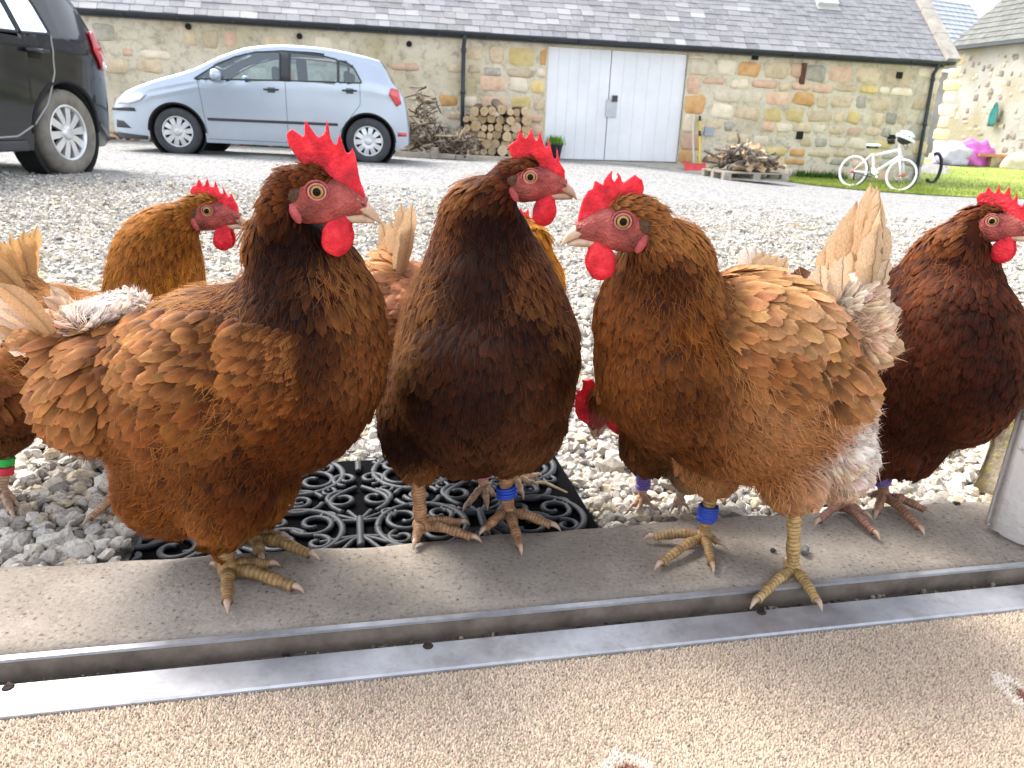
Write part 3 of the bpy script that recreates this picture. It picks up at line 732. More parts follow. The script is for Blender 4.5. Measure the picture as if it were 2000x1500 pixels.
# ---- building on the right with pinned harling, and a farther slate roof behind
D2 = 30.0
c0 = ond_y = None
def ondep(x, y, Y):
    d = ray(x, y); return CAM + d * (Y / d[1])
ra = ondep(1862, 97, 30.5); rb_ = ondep(2000, 82, 26.2)
RZ = (ra[2] + rb_[2]) / 2
ra = onz(1862, 97, RZ); rb_ = onz(2000, 82, RZ)
TE = rb_ - ra; TE[2] = 0; TE /= np.linalg.norm(TE); TNn = np.array([TE[1], -TE[0], 0.0])
if TNn @ (CAM - ra) < 0: TNn = -TNn
def TP(b, d=0., z=0.): return np.array([ra[0], ra[1], 0]) + TE * b + TNn * d + np.array([0, 0, z])
steading = empty('steading', TP(1, 0, -1)); tag(steading, 'tall stone steading with pale pinned harling behind the lawn', 'building')
def tbox(name, b0, b1, d0, d1, z0, z1, mat): return quadbox(name, [TP(b, d, z) for z in (z0, z1) for b, d in ((b0, d0), (b1, d0), (b1, d1), (b0, d1))], mat, steading)
def mat_harl2():
    t = NT('pinned_harling'); co = t.coord('Object')
    c = t.ramp(t.noise(.8, 5, .62, co), [(.3, (.30, .28, .25)), (.55, (.38, .355, .325)), (.75, (.44, .42, .39))])
    c = t.mix(t.ramp(t.noise(.45, 3, .6, co), [(.48, (0, 0, 0)), (.62, (.7, .7, .7))]), c, (.29, .245, .14))
    t.col(c); t.set(Roughness=.95, Specular_IOR_Level=.1); t.bump(t.noise(9, 5, .7, co), .6, .05); return t.m
M_H2 = mat_harl2(); tbox('wall', 0, 14, -6, 0, -2.2, RZ, M_H2)
for i in range(110):
    b = rs.uniform(.15, 4.6); zc = rs.uniform(-.1, RZ - .3); w = rs.uniform(.10, .30); h = rs.uniform(.10, .24)
    o = bpy.data.objects.new('pinning_stone', SV[rs.integers(9)][rs.choice([3, 6, 0], p=[.4, .45, .15])]); COL.objects.link(o)
    R2 = Matrix(((TE[0], -TNn[0], 0), (TE[1], -TNn[1], 0), (0, 0, 1)))
    o.parent = steading; o.matrix_parent_inverse = parent_inv(steading); o.matrix_basis = Matrix.Translation(TP(b, -.045, zc)) @ R2.to_4x4() @ Matrix.Diagonal((w, .12, h, 1))
for k, zc in enumerate(np.arange(-.6, RZ - .2, .42)):
    o = bpy.data.objects.new('corner_stone', SV[k % 9][[0, 4, 5, 0][k % 4]]); COL.objects.link(o); o.parent = steading; o.matrix_parent_inverse = parent_inv(steading)
    R2 = Matrix(((TE[0], -TNn[0], 0), (TE[1], -TNn[1], 0), (0, 0, 1))); o.matrix_basis = Matrix.Translation(TP(.3, -.07, zc + .2)) @ R2.to_4x4() @ Matrix.Diagonal((.62 if k % 2 else .9, .2, .40, 1))
def TR(b, u, h=0.0): return TP(b, .2 - u * cos(RS), RZ + .05 + u * sin(RS)) + h * (TNn * sin(RS) + np.array([0, 0, cos(RS)]))
g = Geo(); rr_ = np.random.default_rng(9); SLP = []
for i in range(22):
    u0 = i * .27; b = -.1 + rr_.uniform(0, .3)
    while b < 8:
        w = rr_.uniform(.26, .44); P8 = [TR(b, u0, .03), TR(b + w - .015, u0, .03), TR(b + w - .015, u0 + .36, .0), TR(b, u0 + .36, .0)]
        up_ = (TNn * sin(RS) + np.array([0, 0, cos(RS)])) * .022
        SLP.append((P8, up_, vis_area(P8[0], .3, .27))); b += w
def mat_slate2():
    t = NT('mossy_slate'); p = t.n('NewGeometry').outputs['Position']
    c = t.ramp(t.noise(3.5, 5, .7, p), [(.3, (.10, .105, .09)), (.5, (.15, .155, .14)), (.7, (.21, .21, .19))]); t.col(c); t.set(Roughness=.85, Specular_IOR_Level=.15); return t.m
M_SLATE2 = mat_slate2()
SLP.sort(key=lambda s: -s[2])
for i, (P8, up_, _) in enumerate(SLP):
    V = np.array(P8 + [p + up_ for p in P8]); Fq = [(4, 5, 6, 7), (0, 1, 5, 4), (1, 2, 6, 5), (3, 0, 4, 7)]
    if i < 120: bobj(mesh_np('slate', V, Fq, M_SLATE2, None, smooth=False), steading)
    else: g.add(V, Fq)
o = g.build('slate_courses', M_SLATE2, None, smooth=False); bobj(o, steading); tag(o, kind='stuff')
o = mesh_np('roof_deck', [TR(-.1, 0, -.02), TR(14, 0, -.02), TR(14, 6.2, -.02), TR(-.1, 6.2, -.02)], [(0, 1, 2, 3)], M_DECK); bobj(o, steading)
bm = bmesh.new(); bm.faces.new([bm.verts.new(p) for p in (TP(0, 0, -2), TP(0, -6, -2), TP(0, -6, RZ), TP(0, -4.2, RZ + 4.2), TP(0, 0, RZ))]); bobj(bm_obj('gable_wall', bm, M_H2), steading)
tbox('gutter', -.15, 14, .12, .30, RZ - .04, RZ + .06, M_GUT)
# far roof
far = empty('far_barn', ondep(1880, 250, 46)); tag(far, 'distant barn roof of pale blue grey slates between the two buildings', 'barn')
fA = ondep(1760, 130, 43); fB = ondep(2010, 120, 47); e_ = (fB - fA); e_[2] = 0; e_ /= np.linalg.norm(e_); up2 = np.array([-e_[1], e_[0], 0]) * .72 + np.array([0, 0, .7])
nn = np.cross(e_, up2); g = Geo(); rr_ = np.random.default_rng(19); fl = []
for i in range(16):
    b = -1.0 + rr_.uniform(0, .4)
    while b < 9:
        w = rr_.uniform(.4, .6); u0 = i * .38
        P4 = [fA + e_ * b + up2 * u0 + nn * .05, fA + e_ * (b + w - .02) + up2 * u0 + nn * .05, fA + e_ * (b + w - .02) + up2 * (u0 + .5), fA + e_ * b + up2 * (u0 + .5)]
        fl.append(P4); b += w
for P4 in fl: g.add(np.array(P4 + [p - nn * .03 for p in P4]), [(0, 1, 2, 3), (4, 5, 1, 0), (5, 6, 2, 1)])
def mat_slate_pale():
    t = NT('pale_slate'); p = t.n('NewGeometry').outputs['Position']
    c = t.ramp(t.noise(2.5, 5, .7, p), [(.3, (.30, .33, .37)), (.7, (.44, .46, .49))]); t.col(c); t.set(Roughness=.45, Specular_IOR_Level=.5); return t.m
o = g.build('slate_courses', mat_slate_pale(), None, smooth=False); bobj(o, far); tag(o, kind='stuff')
o = mesh_np('far_wall', [fA - e_ * 1 + nn * -.1, fA + e_ * 9 + nn * -.1, fA + e_ * 9 - np.array([0, 0, 6]), fA - e_ - np.array([0, 0, 6])], [(0, 1, 2, 3)], M_H2); bobj(o, far)
# ================================================================== CARS
def inpoly(x, y, P):
    c = np.zeros(np.shape(x), bool); n = len(P)
    for i in range(n):
        (x0, y0), (x1, y1) = P[i], P[(i + 1) % n]
        m = ((y0 > y) != (y1 > y)); c ^= m & (x < (x1 - x0) * (y - y0) / ((y1 - y0) if y1 != y0 else 1e-9) + x0)
    return c
def mat_paint(name, colr, metal, rough, flake=0.0):
    t = NT(name); co = t.coord('Object')
    c = t.ramp(t.noise(3, 4, .6, co), [(.3, tuple(x * .94 for x in colr)), (.7, colr)])
    t.col(c); t.set(Metallic=metal, Roughness=rough, Coat_Weight=.7, Coat_Roughness=.06, Specular_IOR_Level=.15 if metal == 0 else .5); return t.m
def mat_carglass():
    t = NT('car_glass'); t.t.nodes.remove(t.b)
    tr = t.n('BsdfTransparent'); tr.inputs[0].default_value = (.60, .72, .74, 1); gl = t.n('BsdfGlossy'); gl.inputs[0].default_value = (.9, .95, 1, 1); gl.inputs[1].default_value = .03
    fr = t.n('Fresnel'); fr.inputs[0].default_value = 1.5; mx = t.n('MixShader')
    t.l(t.math('ADD', fr.outputs[0], .10), mx.inputs[0]); t.l(tr.outputs[0], mx.inputs[1]); t.l(gl.outputs[0], mx.inputs[2]); t.l(mx.outputs[0], t.out.inputs[0]); return t.m
M_GLASS = mat_carglass()
M_TYRE = plain('tyre_rubber', (.045, .047, .05), .85, var=.25, scale=12)
M_TYRE_D = plain('dusty_tyre_rubber', (.17, .155, .13), .95, var=.3, scale=10)
M_TRIM = plain('black_trim', (.03, .033, .037), .6); M_WELL = plain('wheel_well', (.012, .012, .013), .9)
M_RED = plain('red_lens', (.55, .02, .03), .15, coat=1.0); M_CLEAR = plain('clear_lens', (.62, .66, .70), .12, .2, coat=1.0)
M_CHR = plain('chrome', (.75, .77, .8), .12, 1.0)

class Car:
    def __init__(s, O, U, L, k, prof, bot, belt, W, axles, label, paint, sc=1.0):
        s.O, s.U, s.L, s.sc = np.asarray(O, float), np.asarray(U, float), np.asarray(L, float), sc
        s.prof, s.bot, s.belt, s.W, s.axles = np.array(prof), bot, belt, W, axles
        s.root = empty('parked_car', tuple(s.O)); tag(s.root, label, 'car', 'cars parked in the yard'); s.paint = paint
    def w(s, P):
        P = np.atleast_2d(np.asarray(P, float)) * s.sc; return s.O + P[:, :1] * s.U + P[:, 1:2] * s.L + P[:, 2:] * np.array([0, 0, 1.0])
    def par(s, o, p=None):
        p = p or s.root; o.parent = p; o.matrix_parent_inverse = Matrix.Translation(s.root.location).inverted() if p is s.root else Matrix.Identity(4)
        return o
    def top(s, x): return np.interp(x, s.prof[:, 0], s.prof[:, 1])
    def hw(s, x, z):
        x0, x1 = s.prof[0, 0], s.prof[-1, 0]; d0, d1 = np.clip((x - x0) / .62, 0, 1), np.clip((x1 - x) / .62, 0, 1)
        w = s.W * (1 - .30 * (1 - d0) ** 2.4 - .17 * (1 - d1) ** 2.4)
        b = np.interp(x, *zip(*s.belt)); up = np.clip(z - b, 0, None); lo = np.clip(b - .12 - z, 0, None)
        w = w - .30 * up - .10 * up ** 2 - .045 * (lo / .7) ** 2
        for ax in s.axles: w = w + .022 * np.exp(-(((x - ax) / .42) ** 2 + ((z - .42) / .34) ** 2) * 1.6)
        crease = .006 * np.exp(-((z - (b - .10)) / .03) ** 2); return w + crease
    def body(s, wins, col='body'):
        x0, x1 = s.prof[0, 0], s.prof[-1, 0]
        xs = np.unique(np.round(np.concatenate([np.arange(x0, x1, .028), [x1], s.prof[:, 0]] + [np.arange(a - .40, a + .40, .018) for a in s.axles]), 4))
        nz, nt = 26, 6; rows = []
        for x in xs:
            zt = s.top(x); zb = s.bot
            for a in s.axles:
                if abs(x - a) < .372: zb = max(zb, .31 + math.sqrt(max(.372 ** 2 - (x - a) ** 2, 0)))
            ends = min(x - x0, x1 - x); zb = zb + .10 * max(0, 1 - ends / .25) ** 2
            zb = min(zb, zt - .02); side = []
            r = min(.075, (zt - zb) * .4)
            zs = np.concatenate([np.linspace(zb, zt - r, nz - 6), zt - r + r * np.sin(np.linspace(0, pi / 2, 7)[1:])])
            ins = np.concatenate([np.zeros(nz - 6), r * (1 - np.cos(np.linspace(0, pi / 2, 7)[1:]))])
            y = s.hw(np.full(nz, x), np.minimum(zs, zt - r)) - ins
            L_ = np.stack([np.full(nz, x), y, zs], -1)
            tt = np.linspace(0, 1, nt + 2)[1:-1]; cr = .035 * min(1, y[-1])
            T_ = np.stack([np.full(nt, x), y[-1] * (1 - 2 * tt), zt + cr * (1 - (1 - 2 * tt) ** 2)], -1)
            R_ = L_[::-1] * np.array([1, -1, 1]); rows.append(np.concatenate([L_, T_, R_]))
        V = np.concatenate(rows); m = rows[0].shape[0]; n = len(xs); idx = np.arange(n * m).reshape(n, m)
        Q = np.stack([idx[:-1, :-1], idx[:-1, 1:], idx[1:, 1:], idx[1:, :-1]], -1).reshape(-1, 4); C = V[Q].mean(1)
        keep = np.ones(len(Q), bool)
        for P in wins: keep &= ~(inpoly(C[:, 0], C[:, 2], P) & (np.abs(C[:, 1]) > .35))
        for (a, b, za, zb2) in s.screens: keep &= ~((C[:, 0] > a) & (C[:, 0] < b) & (np.abs(C[:, 1]) < .50) & (C[:, 2] > za) & (C[:, 2] < zb2))
        Q = Q[keep]
        caps = [tuple(idx[0][::-1]), tuple(idx[-1])]
        me = bpy.data.meshes.new('body'); me.from_pydata(s.w(V).tolist(), [], [tuple(q) for q in Q] + caps); me.materials.append(s.paint)
        me.polygons.foreach_set('use_smooth', np.ones(len(me.polygons), bool)); me.update()
        o = link(bpy.data.objects.new('body', me)); s.par(o); s.bodyo = o; return o
    def on(s, P, off=.004, side=1): P = np.asarray(P, float); return np.stack([P[:, 0], side * (s.hw(P[:, 0], P[:, 1]) + off), P[:, 1]], -1)
    def patch(s, name, P, mat, off=.004, side=1, parent=None, thick=.006, sub=True):
        """a panel that follows the car's side; P is an outline in (x, z)"""
        bm = bmesh.new(); f = bm.faces.new([bm.verts.new((p[0], p[1], 0)) for p in P])
        if sub:
            bmesh.ops.triangulate(bm, faces=[f]); bmesh.ops.subdivide_edges(bm, edges=list(bm.edges), cuts=3, use_grid_fill=True)
        Vp = np.array([(v.co.x, v.co.y) for v in bm.verts]); Wd = s.w(s.on(Vp, off, side))
        for v, p in zip(bm.verts, Wd): v.co = p
        r = bmesh.ops.extrude_face_region(bm, geom=list(bm.faces)); dv = Vector(s.L * side * thick)
        bmesh.ops.translate(bm, verts=[g_ for g_ in r['geom'] if isinstance(g_, bmesh.types.BMVert)], vec=dv)
        bmesh.ops.recalc_face_normals(bm, faces=bm.faces)
        o = bm_obj(name, bm, mat, None, True); return s.par(o)
    def line(s, name, P, r, mat, side=1, off=.0, closed=False):
        P = np.asarray(P, float)
        if closed: P = np.vstack([P, P[:1]])
        d = np.concatenate([[0], np.cumsum(np.linalg.norm(np.diff(P, axis=0), axis=1))]); t = np.linspace(0, d[-1], max(8, int(d[-1] / .03)))
        P2 = np.stack([np.interp(t, d, P[:, 0]), np.interp(t, d, P[:, 1])], -1)
        g = Geo(); g.tube(s.w(s.on(P2, off, side)), r * s.sc, 6); return s.par(g.build(name, mat))
    def glass(s, P, side, name='side_window'):
        bm = bmesh.new(); f = bm.faces.new([bm.verts.new((p[0], p[1], 0)) for p in P]); bmesh.ops.triangulate(bm, faces=[f]); bmesh.ops.subdivide_edges(bm, edges=list(bm.edges), cuts=2, use_grid_fill=True)
        Vp = np.array([(v.co.x, v.co.y) for v in bm.verts])
        for v, p in zip(bm.verts, s.w(s.on(Vp, .001, side))): v.co = p
        s.par(bm_obj(name, bm, M_GLASS, None, True))
        s.line('window_seal', P, .011, M_TRIM, side, .002, True)
    def wheel(s, x, side, style, tyre, R=.315):
        e = empty('wheel', (0, 0, 0)); s.par(e); yc = s.W - .105
        def lathe(pr, seg=44):
            V = []; F_ = []; a = np.linspace(0, 2 * pi, seg, endpoint=False)
            for rr, yy in pr: V.append(np.stack([x + rr * np.cos(a), np.full(seg, side * (yc + yy)), R + rr * np.sin(a)], -1))
            k = len(pr)
            for i in range(k - 1):
                for j in range(seg): F_.append((i * seg + j, i * seg + (j + 1) % seg, (i + 1) * seg + (j + 1) % seg, (i + 1) * seg + j))
            return np.concatenate(V), F_
        g = Geo(); V, F_ = lathe([(.205, .085), (.225, .098), (.265, .104), (.295, .094), (.312, .072), (.315, .04), (.315, -.06), (.30, -.10), (.22, -.10)]); g.add(s.w(V), F_)
        t_ = g.build('tyre', tyre); s.par(t_, e)
        g = Geo(); V, F_ = lathe([(.208, .082), (.200, .090), (.188, .082), (.185, .05), (.18, -.06)]); g.add(s.w(V), F_); rim = g.build('rim', style[1]); s.par(rim, e)
        g = Geo(); V, F_ = lathe([(.19, .02), (.001, .02)]); g.add(s.w(V), F_); s.par(g.build('brake_disc', M_WELL), e)
        ns = style[0]
        for i in range(ns):
            a = 2 * pi * i / ns + .1; wd = style[2]; ca, sa = cos(a), sin(a)
            pts = []
            for rr, ww, yy in ((.03, wd * .55, .072), (.10, wd * .8, .078), (.186, wd, .070)):
                for sg in (-1, 1): pts.append((x + rr * ca - sg * ww * sa, side * (yc + yy), R + rr * sa + sg * ww * ca))
            P = s.w(np.array(pts)); bk = s.L * side * -.03 * s.sc; V = np.concatenate([P, P + bk])
            g = Geo(); g.add(V, [(0, 1, 3, 2), (2, 3, 5, 4), (0, 2, 8, 6), (2, 4, 10, 8), (1, 7, 9, 3), (3, 9, 11, 5)]); s.par(g.build('spoke', style[1], smooth=False), e)
        g = Geo(); V, F_ = lathe([(.058, .066), (.052, .082), (.03, .088), (.001, .089)], 24); g.add(s.w(V), F_); s.par(g.build('hub_cap', style[1]), e)
        g = Geo(); V, F_ = lathe([(.385, .055), (.372, .070), (.36, .04), (.36, -.14), (.01, -.14)]); g.add(s.w(V), F_)
        s.par(g.build('wheel_well', M_WELL))
    def seats(s, xs, zs=1.0):
        for x in xs:
            for yy in (-.36, .36):
                bm = bmesh.new(); box(bm, (x, yy, zs - .28), (.16, .46, .62), None, .05, 2); box(bm, (x + .04, yy, zs + .15), (.09, .26, .19), None, .035, 2)
                for v, p in zip(bm.verts, s.w(np.array([v.co[:] for v in bm.verts]))): v.co = p
                s.par(bm_obj('seat', bm, M_TRIM, None, True))
    def shape(s, name, c, r, mat, sub=2, parent=None):
        bm = bmesh.new(); bmesh.ops.create_icosphere(bm, subdivisions=sub + 1, radius=1.0); P = np.array([v.co[:] for v in bm.verts]); P = np.sign(P) * np.abs(P) ** .8
        for v, p in zip(bm.verts, s.w(P * r + np.asarray(c))): v.co = p
        return s.par(bm_obj(name, bm, mat, None, True))

# ---- silver hatchback, side on, facing left
pf = ong(353, 300); pr_ = ong(724, 317)
U = pr_ - pf; U[2] = 0; wb = np.linalg.norm(U); U /= wb
U = np.array([cos(radians(7.0)), sin(radians(7.0)), 0]); Lv = np.array([U[1], -U[0], 0])
scs = wb / 2.62
slope = (gz(*pr_[:2]) - gz(*pf[:2])) / wb
prof = [(-.92, .50), (-.905, .60), (-.83, .70), (-.64, .82), (-.40, .915), (-.16, 1.0), (.10, 1.08), (.29, 1.15), (.61, 1.32), (.80, 1.40), (.96, 1.455), (1.2, 1.50), (1.45, 1.525), (1.87, 1.525), (2.15, 1.505), (2.36, 1.475), (2.6, 1.435), (2.76, 1.40), (2.86, 1.26), (2.95, 1.10), (3.03, 1.01), (3.09, .94), (3.13, .80), (3.16, .55)]
silver = Car(pf - U * 0 - Lv * .80 * scs + np.array([0, 0, -.02]), U, Lv, 1, prof, .19, [(-.92, .62), (-.3, .86), (.3, 1.0), (1.5, 1.05), (2.6, 1.09), (3.16, 1.0)], .86, (0.0, 2.60),
             'silver blue five door hatchback parked side on along the barn wall', mat_paint('silver_paint', (.44, .50, .58), .6, .34), scs)
silver.U = U + np.array([0, 0, slope]); silver.screens = [(.36, .80, 1.2, 1.45), (2.80, 2.94, 1.10, 1.36)]
w1 = [(.29, 1.015), (.55, 1.19), (.82, 1.325), (1.10, 1.405), (1.42, 1.43), (1.42, 1.055)]
w2 = [(1.56, 1.06), (1.56, 1.43), (1.95, 1.415), (2.20, 1.37), (2.20, 1.075)]; w3 = [(2.215, 1.075), (2.215, 1.365), (2.34, 1.33), (2.42, 1.275), (2.53, 1.085)]
hole = [(.29, 1.01), (.55, 1.19), (.82, 1.33), (1.10, 1.41), (1.45, 1.435), (1.56, 1.435), (1.95, 1.42), (2.22, 1.37), (2.36, 1.33), (2.43, 1.275), (2.54, 1.08), (1.5, 1.05)]
silver.body([hole])
for sd in (1, -1):
    for P in (w1, w2, w3): silver.glass(P, sd)
    silver.patch('door_pillar', [(1.42, 1.045), (1.42, 1.435), (1.56, 1.435), (1.56, 1.045)], M_TRIM, -.002, sd)
    silver.patch('side_moulding', [(.42, .485), (.42, .52), (2.18, .535), (2.18, .50)], M_TRIM, .004, sd, thick=.012)
    for dx, dz in ((1.30, .93), (2.36, .975)):
        silver.patch('door_handle', [(dx - .10, dz - .012), (dx - .10, dz + .010), (dx + .10, dz + .014), (dx + .10, dz - .008)], M_TRIM, .004, sd, thick=.03, sub=False)
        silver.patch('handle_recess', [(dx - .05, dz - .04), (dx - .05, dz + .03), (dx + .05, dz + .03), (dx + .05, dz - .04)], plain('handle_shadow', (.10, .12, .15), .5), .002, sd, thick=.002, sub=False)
    for P in ([(1.49, 1.045), (1.49, .30), (1.46, .24)], [(.33, 1.0), (.36, .7), (.40, .30)], [(2.50, 1.08), (2.50, .80), (2.30, .55), (2.20, .42)], [(.40, .24), (2.16, .24)]):
        silver.line('panel_gap', P, .0045, plain('gap_dark', (.16, .18, .21), .7), sd)
    silver.patch('headlight', [(-.78, .64), (-.70, .745), (-.42, .80), (-.36, .775), (-.44, .70), (-.60, .645)], M_CLEAR, .004, sd, thick=.02)
    silver.patch('tail_light', [(2.90, .95), (2.93, 1.045), (3.03, 1.02), (3.07, .84), (3.01, .80)], M_RED, .004, sd, thick=.02)
    silver.patch('bumper_strip', [(-.90, .55), (-.90, .585), (-.55, .60), (-.53, .555)], M_TRIM, .004, sd, thick=.015)
    silver.patch('fog_grille', [(-.86, .33), (-.84, .43), (-.74, .42), (-.62, .33)], M_TRIM, .003, sd, thick=.006)
    silver.patch('front_spoiler', [(-.84, .19), (-.86, .27), (-.40, .24), (-.40, .19)], M_TRIM, .004, sd, thick=.01)
    silver.patch('reflector', [(3.02, .40), (3.02, .45), (3.14, .45), (3.14, .40)], M_RED, .004, sd, thick=.008, sub=False)
    silver.shape('door_mirror', (.60, sd * .97, 1.075), (.07, .10, .075), silver.paint)
    silver.shape('mirror_base', (.55, sd * .88, 1.03), (.06, .07, .03), M_TRIM, 1)
    for ax in (0.0, 2.60):
        silver.wheel(ax, sd, (10, plain('silver_wheel', (.60, .61, .62), .35, .5), .036), M_TYRE)
        a = np.linspace(.02, pi - .02, 24); silver.line('arch_lip', np.stack([ax + .378 * np.cos(a), .31 + .378 * np.sin(a)], -1), .014, M_WELL, sd, -.004)
silver.seats((1.25, 2.25))
# windscreen and rear window
def screen(car, xa, xb, za, zb, name):
    P = []
    for x, z in ((xa, za), (xb, zb)):
        for y in np.linspace(-.52, .52, 7): P.append((x, y, z + .02 + .03 * (1 - (y / .6) ** 2)))
    V = car.w(np.array(P)); car.par(mesh_np(name, V, [(i, i + 1, i + 8, i + 7) for i in range(6)], M_GLASS))
screen(silver, .34, .82, 1.17, 1.405, 'windscreen'); screen(silver, 2.78, 2.95, 1.375, 1.09, 'rear_window')

# ---- black hatchback, rear quarter, nearer on the left
pb = ong(133, 338)
U = np.array([sin(radians(7)), cos(radians(7)), 0]); Lv = np.array([U[1], -U[0], 0])
prof = [(-.88, .48), (-.85, .62), (-.6, .78), (0, .92), (.35, 1.0), (.75, 1.25), (1.1, 1.42), (1.5, 1.48), (1.9, 1.485), (2.3, 1.465), (2.6, 1.43), (2.86, 1.385), (2.97, 1.28), (3.08, 1.13), (3.16, 1.04), (3.22, .93), (3.27, .80), (3.30, .52)]
black = Car(pb - U * 2.58 - Lv * .80 + np.array([0, 0, -.015]), U, Lv, 1, prof, .20, [(-.88, .6), (.3, .93), (1.5, .965), (2.6, .99), (3.3, .93)], .88, (0.0, 2.58),
            'black hatchback at the left edge seen from its rear wheel', mat_paint('black_paint', (.012, .014, .017), 0.0, .18))
black.screens = [(.42, 1.0, 1.1, 1.4), (2.92, 3.07, 1.12, 1.36)]
b1 = [(.40, .955), (.75, 1.17), (1.10, 1.345), (1.36, 1.385), (1.36, .965)]; b2 = [(1.46, .97), (1.46, 1.395), (1.95, 1.39), (2.10, 1.375), (2.18, .985)]
b3 = [(2.20, .985), (2.125, 1.37), (2.33, 1.30), (2.44, 1.21), (2.50, 1.0)]
black.body([[(.40, .95), (.75, 1.17), (1.10, 1.35), (1.4, 1.40), (2.12, 1.38), (2.34, 1.31), (2.45, 1.21), (2.51, 1.0), (1.4, .96)]])
for sd in (1, -1):
    for P in (b1, b2, b3): black.glass(P, sd)
    black.patch('door_pillar', [(1.36, .955), (1.36, 1.39), (1.46, 1.395), (1.46, .96)], M_TRIM, -.002, sd)
    for dx, dz in ((1.20, .86), (2.30, .875)):
        black.patch('door_handle', [(dx - .11, dz - .012), (dx - .11, dz + .014), (dx + .11, dz + .018), (dx + .11, dz - .008)], black.paint, .006, sd, thick=.035, sub=False)
        black.patch('handle_recess', [(dx - .06, dz - .05), (dx - .06, dz + .03), (dx + .06, dz + .03), (dx + .06, dz - .05)], M_WELL, .002, sd, thick=.002, sub=False)
    seam = plain('dusty_seam', (.30, .30, .29), .8)
    black.line('panel_gap', [(2.50, .99), (2.48, .74), (2.36, .52), (2.22, .38), (2.05, .30), (1.45, .28)], .007, seam, sd, .002)
    black.line('panel_gap', [(1.41, .96), (1.41, .28)], .005, M_WELL, sd)
    black.patch('tail_light', [(3.00, .93), (3.02, 1.07), (3.10, 1.08), (3.20, .98), (3.24, .80), (3.12, .79)], M_RED, .005, sd, thick=.02)
    black.patch('tail_light_lens', [(3.12, .80), (3.10, .85), (3.22, .87), (3.23, .81)], M_CLEAR, .027, sd, thick=.004, sub=False)
    black.patch('sill_guard', [(.45, .20), (.45, .27), (2.12, .27), (2.14, .20)], plain('sill_grey', (.05, .052, .055), .55), .005, sd, thick=.012)
    for ax in (0.0, 2.58):
        black.wheel(ax, sd, (10, plain('alloy_wheel', (.66, .665, .67), .3, .6), .030), M_TYRE_D)
        a = np.linspace(.02, pi - .02, 24); black.line('arch_lip', np.stack([ax + .380 * np.cos(a), .31 + .380 * np.sin(a)], -1), .016, M_WELL, sd, -.004)
black.seats((1.15, 2.15), .98)
screen(black, .40, 1.05, 1.03, 1.405, 'windscreen'); screen(black, 2.90, 3.08, 1.35, 1.12, 'rear_window')
# ================================================================== LAWN AND THINGS ALONG THE BARN
def mat_grass():
    t = NT('grass'); co = t.coord('Object'); a = t.attr('Col')
    t.col(t.mix(1.0, a, t.ramp(t.noise(1.2, 4, .6, co), [(.3, (.8, .85, .7)), (.7, (1.15, 1.1, 1.0))]), 'MULTIPLY')); t.set(Roughness=.8, Specular_IOR_Level=.1); return t.m
M_GRASS = mat_grass()
edge = [ong(x, y) for x, y in ((1420, 339), (1500, 350), (1600, 364), (1700, 374), (1800, 381), (1900, 386), (2010, 389), (2120, 392))]
# lawn sheet: from the gravel edge back to the buildings
V = []; n = len(edge); K = 14
far_pts = [BP(onb(1400, 335)[0], .02), BP(onb(1500, 345)[0], .02), BP(onb(1600, 350)[0], .02), BP(onb(1700, 350)[0], .02), BP(BR, .02), TP(-2.5, 3), TP(3, .5), TP(14, .5)]
for a, b in zip(edge, far_pts):
    for k in range(K):
        p = a + (b - a) * (k / (K - 1)) ** 1.0; V.append((p[0], p[1], gz(p[0], p[1]) + .012))
idx = np.arange(n * K).reshape(n, K); Q = np.stack([idx[:-1, :-1], idx[1:, :-1], idx[1:, 1:], idx[:-1, 1:]], -1).reshape(-1, 4)
lawn = mesh_np('lawn', V, Q, M_GRASS, cols=np.tile((.26, .32, .085), (len(V), 1))); tag(lawn, kind='structure')
V = np.array(V).reshape(n, K, 3); r = np.random.default_rng(31)
def blades(P, h, w, cols, r):
    n = len(P); a = r.uniform(0, 2 * pi, n); dx = np.stack([np.cos(a), np.sin(a), 0 * a], -1) * w; tip = np.stack([r.normal(0, .35, n), r.normal(0, .35, n), np.ones(n)], -1) * h[:, None]
    Vb = np.stack([P - dx, P + dx, P + tip], 1).reshape(-1, 3); return Vb, np.arange(3 * n).reshape(n, 3), np.repeat(cols, 3, 0)
nb = 26000; i = r.integers(0, n - 1, nb); j = (r.random(nb) ** 1.6 * (K - 1)).astype(int); fu, fv = r.random(nb)[:, None], r.random(nb)[:, None]
j = np.clip(j, 0, K - 2)
P = (V[i, j] * (1 - fu) + V[i + 1, j] * fu) * (1 - fv) + (V[i, j + 1] * (1 - fu) + V[i + 1, j + 1] * fu) * fv
c = np.array([(.27, .33, .085)]) * r.uniform(.65, 1.3, (nb, 1)) + r.uniform(0, .03, (nb, 3)) * (1, .6, .1)
vb, fb, cb = blades(P, r.uniform(.02, .06, nb), .007, c, r)
# weeds against the wall foot
pw = []
for x0, x1, cnt, hh in ((1545, 1640, 500, .17), (1345, 1420, 300, .12), (505, 575, 260, .10), (1400, 1500, 200, .08)):
    for _ in range(cnt):
        x = r.uniform(x0, x1); b = onb(x, 340)[0] + r.normal(0, .05); p = BP(b, r.uniform(.03, .28)); pw.append((p[0], p[1], gz(p[0], p[1]), hh * r.uniform(.5, 1.3)))
pw = np.array(pw); v2, f2, c2 = blades(pw[:, :3], pw[:, 3], .012, np.array([(.05, .13, .02)]) * r.uniform(.6, 1.4, (len(pw), 1)), r)
grass = mesh_np('grass', np.vstack([vb, v2]), np.vstack([fb, f2 + len(vb)]), M_GRASS, smooth=False, cols=np.vstack([cb, c2]))
tag(grass, 'short green grass and weeds along the barn foot and on the lawn', 'grass', kind='stuff')

